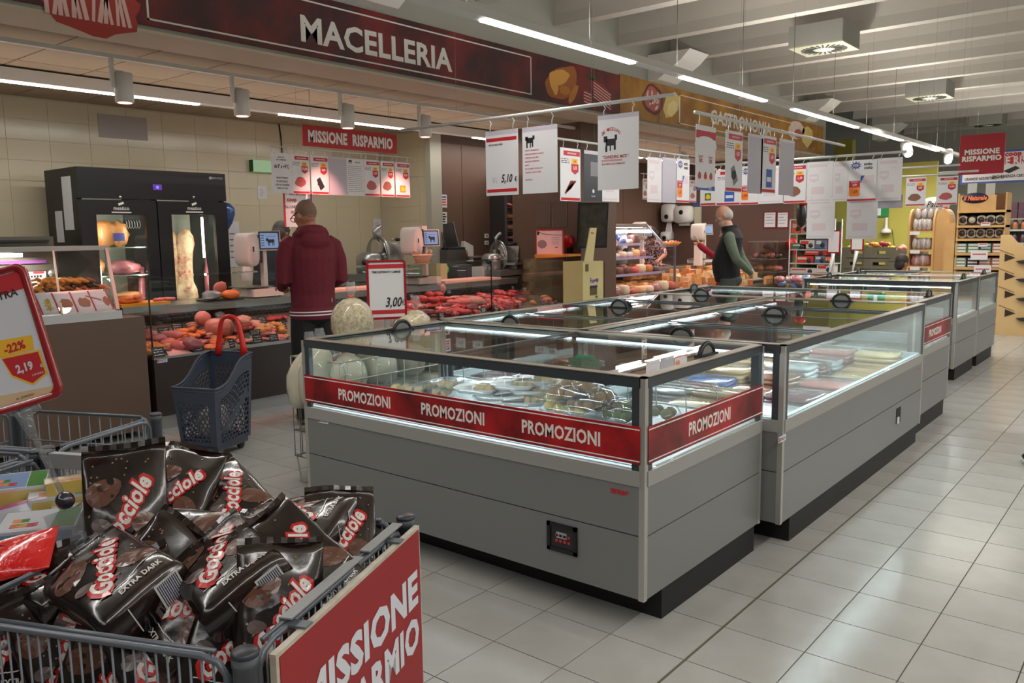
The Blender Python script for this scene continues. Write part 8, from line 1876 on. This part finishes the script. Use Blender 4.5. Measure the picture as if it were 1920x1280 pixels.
b.obj('print',[mat('print_lilac',(226,214,236),.5),mat('print_violet',(70,40,90),.5),mat('print_rust',(130,80,50),.5),INK,mat('print_olive',(90,84,50),.5),mat('print_teal',(50,120,90),.5)],t)
q=XS-.045; b=B()
for k in range(4): cc=aX(1111-3*k,440+12*k,q+.006); b.box((q+.0,cc.y-.035,cc.z-.03),(q+.004,cc.y+.035,cc.z+.03),k%2)
b.obj('header_print',[mat('print_rust2',(160,90,60),.5),mat('print_sand',(226,214,170),.5)],t)
# ================================================================ END WALL, TOY RACK, FRUIT, WOODEN RACKS
YE=15.9; xE0=aY(1432,450,YE).x; xE=aY(1487,450,YE).x
ew=B().box((xE0-2.3,YE,0),(xE,YE+.1,2.92)).obj('wall_deli_end',[mat('brown_end',(94,68,58),.6)]); struct(ew)
for (x0,y0,x1,y1,lb) in ((1431,396,1456,428,'white notice on a red back, left of two at the end wall'),(1456,396,1479,428,'white notice with pictograms, right of two at the end wall')):
    a=aY(x0,y0,YE-.01);c=aY(x1,y1,YE-.01); b=B().box((a.x,YE-.008,c.z),(c.x,YE-.001,a.z),0).box((a.x+.03,YE-.011,c.z+.03),(c.x-.03,YE-.008,a.z-.03),1); L=c.x-a.x;H=a.z-c.z
    for k in range(4): b.box((a.x+L*.2,YE-.0125,a.z-H*(.2+.17*k)),(a.x+L*R.uniform(.55,.85),YE-.011,a.z-H*(.17+.17*k)),2)
    tag(b.obj('wall_notice',[mat('notice_red',(120,30,44),.5),PAPER,GRY]),lb,'notice')
a=aY(1402,454,YE-.6);c=aY(1457,505,YE-.6); t=thing('bakery_case','glass fronted case with dark goods in front of the end wall','display case',V((a.x+c.x)/2,YE-.6,0))
B().box((a.x,YE-.55,0),(c.x,YE-.05,aY(1430,535,YE-.6).z)).obj('base',[CBR],t); B().box((a.x,YE-.6,aY(1430,535,YE-.6).z),(c.x,YE-.595,a.z)).obj('glass_front',[GLASS],t); B().box((a.x,YE-.6,a.z),(c.x,YE-.1,a.z+.02)).obj('case_top',[STEEL2],t); zb=aY(1430,535,YE-.6).z
for j in range(2):
    B().box((a.x+.01,YE-.5,zb+.25*(j+1)),(c.x-.01,YE-.1,zb+.25*(j+1)+.01)).obj('case_shelf',[STEEL2],t)
for j in range(3):
    for k in range(5): piece('bread_loaf','dark loaf in the case before the end wall','bread','dark loaves in the case before the end wall',V(a.x+.1+(c.x-a.x-.2)*k/4,YE-.35,zb+.25*j+.07),.08,.12,.06,.3*k,0,0,('burnt','roast','mauve')[(k+j)%3],.2,2,k)
# cheese table right of the old man
t=thing('cheese_table','low dark table with cheeses right of the old man','table',V(-5.3,12.8,0)); zt_=aX(1415,535,-5.9).z
B().box((-5.75,12.6,0),(-6.15,15.0,zt_)).obj('table_body',[CBR],t)
for i in range(16):
    p_=V(R.uniform(-6.1,-5.8),R.uniform(12.7,14.8),zt_); wedge(p_,R.uniform(.1,.18),R.uniform(.07,.2),'dabcd'[i%5],R.uniform(0,6),'cheese wedge on the low dark table by the old man','cheese wedges on the low dark table')
YG=17.2
gx0=xE-.2; gx1=aY(1752,420,YG).x
g=B().box((gx0-1.5,YG,0),(gx1,YG+.1,2.75)).obj('wall_green_front',[mat('green_wall2',(168,160,70),.6)]); struct(g)
c0=aY(1561,430,16.5).x;c1=aY(1594,430,16.5).x; struct(B().box((c0,16.45,0),(c1,16.65,3.2)).obj('wall_green_pillar',[mat('green_olive',(104,102,30),.6)]))
c=aY(1650,397,YG-.02); t=thing('exit_plate','small green exit plate on the green wall','sign',c); B().box(c+V(-.16,-.01,-.1),c+V(.16,.01,.1)).obj('plate',[mat('exit_green2',(30,130,70),.5)],t); B().box(c+V(-.05,-.013,-.07),c+V(.02,-.01,.07)).obj('pictogram',[PAPER],t)
c=aY(1663,425,YG-.03); t=thing('hanging_scale','white device with cable hanging on the green wall','device',c); B().lathe(c+V(0,-.05,-.12),[(.1,0),(.1,.05),(.03,.1),(.02,.3)],12).obj('device_body',[WHITE],t); B().tube([c+V(.1,-.02,-.05),c+V(.16,-.02,-.4),c+V(.12,-.02,-.9)],.006,5).obj('cable',[BLACK],t)
# crates with fruit
CRT=mat('crate_grey',(112,108,92),.6,.0); FRU=[mat('fruit_yellow',(210,170,50),.4),mat('fruit_red',(150,50,50),.4),mat('fruit_green',(140,160,60),.4),mat('fruit_dark',(40,26,36),.35),mat('fruit_pink',(200,130,120),.4)]
def crate(c,lb,w_=.5,h_=.18,d_=.35):
    t=thing('fruit_crate',lb,'crate',c,'stacked crates by the green wall'); z=c.z
    b=B(); b.box(c+V(-w_/2,-d_/2,0),c+V(w_/2,d_/2,.012)); b.obj('crate_floor',[CRT],t)
    for s in (-1,1): B().box(c+V(-w_/2,s*d_/2-.008,0),c+V(w_/2,s*d_/2+.008,h_*.35)).box(c+V(-w_/2,s*d_/2-.008,h_*.65),c+V(w_/2,s*d_/2+.008,h_)).box(c+V(-w_/2,s*d_/2-.008,h_*.35),c+V(-w_*.2,s*d_/2+.008,h_*.65)).box(c+V(w_*.2,s*d_/2-.008,h_*.35),c+V(w_/2,s*d_/2+.008,h_*.65)).obj('crate_side',[CRT],t)
    for s in (-1,1): B().box(c+V(s*w_/2-.008,-d_/2,0),c+V(s*w_/2+.008,d_/2,h_)).obj('crate_end',[CRT],t)
YK=15.0; nst=('first','second','third','fourth','fifth','sixth')
for ci,(px,pt_,nn_) in enumerate(((1612,462,5),(1655,462,6),(1705,468,6))):
    c=aY(px,pt_,YK-ci*.05); top=c.z
    for k in range(nn_): crate(V(c.x,YK-ci*.05,max(.001,top-.19*(k+1))),'grey crate by the green wall, %s stack from the left, %s from the top'%(nst[ci],nst[k]))
    for k in range(16):
        p_=V(c.x+R.uniform(-.2,.2),YK-ci*.05+R.uniform(-.12,.12),top-.03+R.uniform(0,.09)); o=B().ell(V(0,0,0),(.05,0,0),(0,.045,0),(0,0,.04),8,6).obj('fruit',[FRU[(2,0,4)[ci] if k%3 else (3,1,2)[ci]]]); o.location=p_; tag(o,(('dark','red','green') if k%3==0 else ('green','yellow','pink'))[ci]+' fruit on the %s crate stack by the green wall'%nst[ci],'fruit','fruit on the %s crate stack'%nst[ci])
# brush leaning
p=aY(1571,437,15.5);q=aY(1592,508,15.3); t=thing('broom_handle','red broom handle leaning at the olive pillar','broom',q); B().tube([p,V(q.x,15.3,q.z),V(q.x+.12,15.2,.1)],.018,8).obj('stick',[mat('broom_red',(130,40,34),.5)],t); B().box(V(q.x,15.1,.0),V(q.x+.26,15.3,.1)).obj('brush_head',[BLACK],t)
# slim holder on a pole (two) under the white cards
for (px,p0,p1,w_,lb,py1) in ((1563,447,475,12,'narrow red edged sign on a thin pole at the toy rack',510),(1607,449,470,12,'narrow white sign with red edge on a grey pole over the candy bin',505)):
    a=aY(px-w_,p0,12.4);c=aY(px+w_,p1,12.4); e=aY(px-8,py1,12.4); t=thing('price_holder',lb,'sign',V((a.x+c.x)/2,12.4,c.z)); B().box((a.x,12.4,c.z),(c.x,12.41,a.z+.12)).obj('frame',[FRD],t); B().box((a.x+.02,12.395,c.z+.02),(c.x-.02,12.4,a.z+.1)).obj('card_print',[PCW],t); B().tube([V((a.x+c.x)/2,12.4,c.z),V(e.x,12.4,e.z),V(e.x-.03,12.4,.45)],[.03,.012,.014],8).obj('pole',[HOOKM],t); B().lathe(V(e.x-.03,12.4,0),[(.12,0),(.11,.03),(.02,.05),(.015,.46)],12).obj('pole_base',[BLACK],t)
# toy rack: wire frame with shelves, boxes
YT=14.0; a=aY(1482,412,YT);c=aY(1562,530,YT)
t=thing('toy_rack','white wire rack with toy boxes in front of the green wall','rack',V((a.x+c.x)/2,YT,0)); 
for x in (a.x,c.x): B().tube([V(x,YT,0),V(x,YT,a.z)],.012,6).obj('upright',[HOOKM],t); B().tube([V(x,YT+.35,0),V(x,YT+.35,a.z)],.012,6).obj('upright',[HOOKM],t)
shy=[437,467,493,511]; 
for k,py in enumerate(shy):
    z=aY(1520,py,YT).z; B().box((a.x,YT,z-.02),(c.x,YT+.35,z)).obj('shelf_board',[mat('shelf_pale',(170,180,176),.4)],t)
B().tube([V(a.x,YT,a.z),V(a.x+.35,YT,a.z)],.01,6).obj('top_bar',[HOOKM],t)
B().box((a.x,YT+.35,0),(c.x,YT+.36,a.z-.05)).obj('back_panel',[mat('rack_back',(70,72,40),.6)],t)
TB=dict(r=mat('box_red',(190,50,40),.4),w=mat('box_white',(196,190,186),.4),g=mat('box_green',(50,110,80),.4),b=mat('box_blue',(80,110,140),.4),o=mat('box_orange',(214,90,50),.4),k=mat('box_dark',(40,42,48),.4),p=mat('box_pink',(190,110,100),.4))
def tbox(x0,y0,x1,y1,k,lb,Y=YT,cat='box'):
    p=aY(x0,y0,Y);q=aY(x1,y1,Y); b=B().box((p.x,Y+.02,q.z),(q.x,Y+.28,p.z),0); b.box((p.x+.02,Y+.017,(p.z+q.z)/2),(p.x+(q.x-p.x)*.6,Y+.02,p.z-.02),1); b.lathe(V(q.x-(q.x-p.x)*.25,Y+.0165,(p.z+q.z)/2-.02),[(.04,0),(.04,.003)],10,(0,1,0),2)
    tag(b.obj('toy_box',[TB[k],TB['w'] if k!='w' else TB['r'],TB['k']]),lb,cat)
for (x0,y0,x1,y1,k,lb) in ((1484,418,1499,436,'o','orange pack on the top shelf of the toy rack'),(1501,418,1513,437,'p','pink pack on the top shelf of the toy rack'),(1499,450,1526,466,'w','white box with dark pictures on the second shelf of the toy rack'),(1484,456,1510,466,'g','green box on the second shelf of the toy rack'),(1528,449,1546,466,'b','grey blue cloth pack on the second shelf of the toy rack'),(1508,469,1549,478,'r','red edged row box on the third shelf of the toy rack'),(1493,480,1524,493,'r','red and white box on the third shelf of the toy rack'),(1527,479,1545,493,'b','blue round toy box on the third shelf of the toy rack'),(1546,482,1552,498,'o','orange box at the right of the third shelf'),(1481,502,1530,511,'w','white slatted box on the fourth shelf of the toy rack'),(1531,496,1560,511,'w','white box with pictures on the fourth shelf of the toy rack'),(1483,513,1555,528,'p','pale pink box at the foot of the toy rack')): tbox(x0,y0,x1,y1,k,lb)
c=aY(1503,402,YT); t=thing('hanging_bag','black and red bag hanging above the toy rack','bag',c); B().ell(c,(.09,0,0),(0,.08,0),(0,0,.22),12,8,0,.2,2,1).obj('bag_body',[BLACK],t); B().ell(c+V(.04,-.03,.22),(.1,0,0),(0,.08,0),(0,0,.07),10,6,0,.2,2,1).obj('bag_top',[DISP:=mat('disp_red',(190,30,34),.35)],t); B().tube([c+V(0,.1,.28),V(c.x,YT+.36,c.z+.28),V(c.x,YT+.36,a.z-.1)],.006,4).obj('strap',[BLACK],t)
c=aY(1478,458,YE-.1); t=thing('red_dispenser','red round dispenser at the corner of the end wall','dispenser',c); B().lathe(c+V(.05,.02,0),[(.09,0),(.12,.02),(.12,.07)],18,(0,1,0)).obj('dispenser_body',[MT['disp_red']],t); B().box(c+V(.1,.0,-.2),c+V(.17,.08,-.1)).obj('ticket_slot',[MT['disp_red']],t)
# candy bin in front
YC_=11.3; a=aY(1437,523,YC_);c=aY(1524,523,YC_); zt_=a.z; 
t=thing('candy_bin','low clear walled bin of wrapped sweets left of the far island','bin',V((a.x+c.x)/2,YC_,0)); B().box((a.x,YC_,0),(c.x,YC_+.9,zt_-.2)).obj('bin_base',[mat('bin_base',(150,150,150),.4)],t); B().box((a.x,YC_,zt_-.2),(c.x,YC_+.004,zt_)).box((a.x,YC_+.004,zt_-.2),(a.x+.004,YC_+.9,zt_)).obj('clear_wall',[CLP],t)
cm=[mat('candy_'+k,c_,.25,coat=.8,bump=.3,bscale=40) for k,c_ in dict(pink=(206,130,140),blue=(110,160,206),white=(206,204,200),yellow=(220,190,60)).items()]
for i in range(34): o=B().ell((0,0,0),(.07,0,0),(0,.06,0),(0,0,.045),8,6,0,.4,3,i%5).obj('candy_bag',[cm[(0,0,1,2,0,3)[i%6]]]); o.location=(R.uniform(a.x+.08,c.x-.08),YC_+.1+.7*R.random(),zt_-.12+.12*R.random()); tag(o,('pink','pink','blue','white','pink','yellow')[i%6]+' wrapped sweets bag in the low bin left of the far island','sweets','wrapped sweets in the low bin')
# wooden racks
WD=mat('wood_pine',(206,166,106),.5,var=(190,146,88),vscale=3,bump=.05,bscale=60); WDD=mat('wood_warm',(176,122,70),.5,var=(160,108,58),vscale=3)
YR=13.6
a=aY(1797,365,YR);c=aY(1872,640,YR); x0,x1=a.x,c.x; ztop=aY(1835,362,YR).z; D_=.38
t=thing('wood_rack','tall light wooden rack with round packs and a dark badge on top','rack',V((x0+x1)/2,YR,0))
B().box((x0-.16,YR+.02,0),(x0-.02,YR+D_,ztop-.42)).obj('outer_side',[WD],t)
for x in (x0,x1-.02): B().box((x,YR,0),(x+.02,YR+D_,ztop)).obj('side_board',[WD],t)
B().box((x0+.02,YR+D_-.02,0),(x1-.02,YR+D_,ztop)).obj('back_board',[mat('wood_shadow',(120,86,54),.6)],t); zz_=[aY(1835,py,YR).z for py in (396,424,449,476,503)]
B().box((x0+.02,YR+.02,zz_[0]),(x1-.14,YR+.04,ztop-.03)).obj('header_board',[WD],t)
for i,z in enumerate(zz_+[.75,.45,.15]): B().box((x0,YR-.03,z-.02),(x1,YR+D_-.02,z+.015)).obj('shelf_board',[WD],t)
cc=aY(1828,371,YR-.0); b=B(); b.lathe(V(cc.x,YR+.015,cc.z),[(.001,0),(.17,.001),(.17,.006)],20,(0,-1,0),0); 
for i in range(len(b.v)): b.v[i].z=cc.z+(b.v[i].z-cc.z)*.45
b.text('Il Naturale',V(cc.x,YR+.005,cc.z),(1,0,0),(0,0,1),.06,1,bold=.05,sx=.75,shear=.2); b.obj('badge',[mat('badge_navy',(30,32,60),.5),mat('badge_orange',(226,110,50),.5)],t)
for px in (1823,1857): c_=aY(px,354,YR+.1); tag(B().box(c_+V(-.06,0,-.09),c_+V(.06,.01,.08)).obj('small_sign',[mat('sign_greywhite',(170,168,160),.5)]),'small pale card on top of the wooden rack, '+('left' if px==1823 else 'right'),'card')
RPK=dict(a=mat('pack_round_white',(196,190,170),.35),b=mat('pack_round_dark',(60,46,50),.35),g=mat('pack_sage',(120,150,120),.35),t=mat('pack_teal',(70,130,110),.35),s=mat('pack_salmon',(190,130,100),.35))
for i in range(4):
    z=zz_[i+1]+.016; n=5 if i<2 else 4
    for k in range(n):
        x=x0+.07+(x1-x0-.14)*k/(n-1)*.98
        if i<2:
            if (i,k)==(0,1): kk='b'
            else: kk='a'
            t2=thing('round_pack','round lidded pack on the wooden rack, %s row, %s from the left'%(nst[i],nst[k]),'food pack',V(x,YR+.06,z),'round packs on the wooden rack'); B().lathe(V(x,YR+.09,z+.075),[(.066,0),(.07,.02),(.07,.05)],16,(0,-1,0)).obj('lid',[RPK[kk]],t2); B().lathe(V(x,YR+.038,z+.075),[(.045,0),(.045,.003)],14,(0,-1,0)).obj('label',[RPK['b' if kk=='a' else 'a']],t2); B().box((x-.06,YR+.05,z),(x+.06,YR+.16,z+.09)).obj('tray',[RPK['b']],t2)
        else:
            kk='ggts'[k] if i==2 else 'gbss'[k]
            for j in range(3): o=B().box((-.085,-.1,0),(.085,.1,.045)).box((-.06,-.102,.01),(.06,-.1,.035),1).obj('flat_pack',[RPK[kk],PAPER]); o.location=(x,YR+.12,z+.047*j); tag(o,{'g':'sage green','t':'teal','s':'salmon','b':'dark'}[kk]+' flat pack stacked on the wooden rack, %s row, %s stack from the left'%(nst[i],nst[k]),'food pack','flat packs on the wooden rack')
for (px,py,lb) in ((1848,407,'first'),(1843,455-9,'second'),(1836,478,'third, larger'),(1842,506,'fourth, larger')): c_=aY(px,py+13 if py<470 else py,YR-.035); s_=.06 if py<470 else .11; tag(B().box(c_+V(-s_,-.004,-.025 if s_<.1 else -.07),c_+V(s_,0,.025 if s_<.1 else .07),0).box(c_+V(-s_*.8,-.005,.005),c_+V(s_*.8,-.004,.02),1).obj('shelf_label',[PAPER,PRD]),'white shelf label on the wooden rack, '+lb+' from the top','label')
# arched wooden rack
YA2=13.9; xa,xb=aY(1702,450,YA2).x,aY(1748,450,YA2).x; xc=aY(1776,450,YA2-.1).x; zt2=aY(1715,395,YA2).z
t=thing('arched_rack','arched wooden rack with bagged sweets and a printed header','rack',V((xa+xc)/2,YA2,0))
def arch(x,nm):
    b=B(); pts=[V(x,YA2-.02,0),V(x,YA2+.42,0)]+[V(x,YA2+.2+.22*math.cos(a),zt2-.22+.25*math.sin(a)) for a in [math.pi*k/10 for k in range(11)]]; b.prism(pts,(.03,0,0)); b.obj(nm,[WD],t)
arch(xa,'side_board'); arch(xb,'side_board')
b=B(); pts=[V(xb+.03,YA2,0),V(xc,YA2-.0,0)]+[V(xb+.03+(xc-xb-.03)*(.5+.5*math.cos(a)),YA2,zt2-.2+.22*math.sin(a)) for a in [math.pi*k/10 for k in range(11)]]; b.prism(pts,(0,.4,0)); b.obj('end_board',[WD],t)
zs_=[aY(1725,py,YA2).z for py in (434,469,500)]
for z in zs_+[.6,.3]: B().box((xa+.03,YA2-.02,z-.02),(xb,YA2+.4,z+.01)).obj('shelf_board',[WD],t)
hc=aY(1752,385,YA2+.2); b=B(); b.lathe(V(hc.x,hc.y,hc.z),[(.001,0),(.22,.001),(.22,.01)],24,(0,-1,0),0)
for i in range(len(b.v)): b.v[i].z=hc.z+(b.v[i].z-hc.z)*.6
b.text('Paioli',V(hc.x,hc.y-.012,hc.z+.02),(1,0,0),(0,0,1),.09,1,bold=.02,sx=.8,shear=.3); b.lathe(V(hc.x-.15,hc.y-.012,hc.z-.08),[(.035,0),(.035,.003)],10,(0,-1,0),2); b.lathe(V(hc.x+.16,hc.y-.012,hc.z-.06),[(.035,0),(.035,.003)],10,(0,-1,0),2); b.obj('header_sign',[mat('header_white',(206,204,200),.5),INK,PRD],t)
B().box((hc.x-.03,hc.y,zt2-.25),(hc.x+.03,hc.y+.01,hc.z)).obj('header_post',[WD],t)
for i,z in enumerate(zs_):
    for k in range(14):
        o=B().ell((0,0,0),(.05,0,0),(0,.045,0),(0,0,.09),8,6,0,.3,3,k%4).obj('sweets_pouch',[(mat('pouch_clear',(186,178,174),.25,coat=.8),mat('pouch_grey',(150,140,140),.25,coat=.8),mat('pouch_rose',(170,110,110),.25,coat=.8))[(k+i)%3 if i==2 else k%2]]); o.location=(xa+.09+(xb-xa-.16)*(k%7)/6,YA2+.08+.13*(k//7),z+.10); tag(o,'shiny sweets pouch on the %s shelf of the arched rack'%nst[i],'sweets','sweets pouches on the %s shelf of the arched rack'%nst[i])
    c_=aY(1715,(437,472,0)[i] if i<2 else 500,YA2-.03); tag(B().box(V(c_.x-.07,YA2-.026,z-.05),V(c_.x+.07,YA2-.022,z+.0)).obj('shelf_label',[PAPER]),'white shelf label on the arched rack, %s shelf'%nst[i],'label')
for k in range(8): o=B().ell((0,0,0),(.05,0,0),(0,.045,0),(0,0,.08),8,6,0,.3,3,k%4).obj('sweets_pouch',[MT['pouch_clear']]); o.location=(xa+.1+.09*(k%5),YA2+.15+.1*(k//5),zt2-.02 if False else zs_[0]+.27); tag(o,'shiny sweets pouch in the upper pile of the arched rack','sweets','upper pile of sweets pouches')
# jar shelves at the right behind, grey
YJ=17.0; j0=aY(1872,500,YJ).x; 
t=thing('jar_shelf','grey metal shelf with jars and dark packs right of the wooden rack','shelf',V(j0+.7,YJ,0)); jz=[aY(1900,py,YJ).z for py in (430,455,480)]
for z in jz+[.5,.15]: B().box((j0,YJ,z-.03),(j0+1.6,YJ+.4,z)).obj('shelf_board',[mat('shelf_greymetal',(150,160,160),.4,.3)],t)
B().box((j0,YJ+.4,0),(j0+1.6,YJ+.43,jz[0]+.1)).obj('back_panel',[GW],t); B().box((j0,YJ,0),(j0+.03,YJ+.4,jz[0]+.1)).obj('side_panel',[GW],t)
JM=[mat('jar_white',(196,196,190),.3),mat('jar_brown',(150,90,60),.3),mat('jar_plum',(70,44,54),.3),mat('jar_dark',(30,28,32),.3),mat('jar_silver',(150,156,156),.25)]
for i,z in enumerate(jz):
    for k in range(12):
        x=j0+.08+k*.13; m_=JM[((1 if k<5 else 0),(2 if k<5 else 3),4)[i]]
        if k%2==0 or i<2: o=B().lathe((0,0,0),[(.04,0),(.045,.01),(.045,.12),(.03,.14),(.03,.17)],10).obj('jar',[m_]); o.location=(x,YJ+.1,z+.001); tag(o,{'jar_white':'white','jar_brown':'brown','jar_plum':'plum coloured','jar_dark':'dark','jar_silver':'silver'}[m_.name]+' jar on the %s shelf of the grey metal shelf'%nst[i],'jar','jars on the grey metal shelf')
for k in range(5): o=B().box((-.08,-.1,0),(.08,.1,.14)).obj('dark_pack',[JM[2]]); o.location=(j0+.15+.18*(k%3),YJ+.15,jz[0]+.19+.15*(k//3)); tag(o,'plum coloured pack piled on top of the grey metal shelf','food pack','plum packs on the grey metal shelf')
B_=B().box((j0,YJ,jz[0]+.175),(j0+.62,YJ+.35,jz[0]+.19)); tag(B_.obj('top_tray',[GW]),'tray carrying the plum coloured packs','tray')
# zigzag pallet of light wood with black shelves
YZ=13.2; z0x=aY(1873,500,YZ).x; ztp=aY(1885,440,YZ).z; zr=aY(1920,470,YZ).z
t=thing('zigzag_stand','light wooden stand with zigzag edge and black shelves at the right edge','display stand',V(z0x+.5,YZ,0))
b=B(); pr=[V(z0x,YZ,0),V(z0x+.55,YZ,0)]
for k in range(5): z=.28+.30*k; pr+=[V(z0x+.55,YZ,z-.1),V(z0x+.42,YZ,z+.02),V(z0x+.55,YZ,z+.12)] if z+.12<zr else []
pr+=[V(z0x+.60,YZ,zr-.05),V(z0x+.32,YZ,zr+.05),V(z0x+.2,YZ,ztp-.1),V(z0x+.12,YZ,ztp),V(z0x,YZ,ztp)]
b.prism(pr[::-1],(0,.03,0)); b.obj('front_board',[mat('wood_light',(214,182,130),.5,var=(204,170,116),vscale=2)],t)
for k,py in enumerate((483,518,552,587)):
    p_=aY(1893,py,YZ-.003); q_=aY(1880,py-12,YZ-.003)
    B().prism([V(p_.x-.06,YZ-.004,p_.z+.055),V(p_.x+.07,YZ-.004,p_.z),V(p_.x-.06,YZ-.004,p_.z-.055)],(0,.006,0)).obj('triangle_hole',[mat('hole_dark',(50,40,30),.8)],t)
    B().prism([V(q_.x-.05,YZ-.004,q_.z+.03),V(q_.x+.14,YZ-.004,q_.z-.045),V(q_.x+.14,YZ-.004,q_.z-.06),V(q_.x-.05,YZ-.004,q_.z+.015)],(0,.006,0)).obj('slot_edge',[mat('slot_brown',(150,116,76),.7)],t)
    s_=aY(1905,(493,527,563,600)[k],YZ); B().prism([V(s_.x,YZ-.05,s_.z+.03),V(s_.x+.5,YZ-.05,s_.z+.10),V(s_.x+.5,YZ-.05,s_.z-.09),V(s_.x+.05,YZ-.05,s_.z-.0)],(0,.4,0)).obj('black_shelf',[mat('shelf_black',(44,44,46),.45)],t)
# added fill lights for the far end and its wall, without fixtures
area('far_end_fill',(-4.2,15.2,2.75),1.8,.1,60,(1,.97,.9)); area('far_end_fill',(-2.2,15.6,2.9),2.4,.1,60,(1,.97,.9)); area('far_end_fill',(-7.4,13.2,2.8),.1,3.6,30,(1,.85,.75)); area('far_end_fill',(-1,18.5,3.3),6,.1,120,(1,.97,.9)); area('far_wall_fill',(-1,16.2,3.1),4,.2,45,(1,.97,.9),(math.pi*.5,0,0)); area('far_end_fill',(-2.4,12.0,2.85),1.8,.1,30,(1,.95,.85))
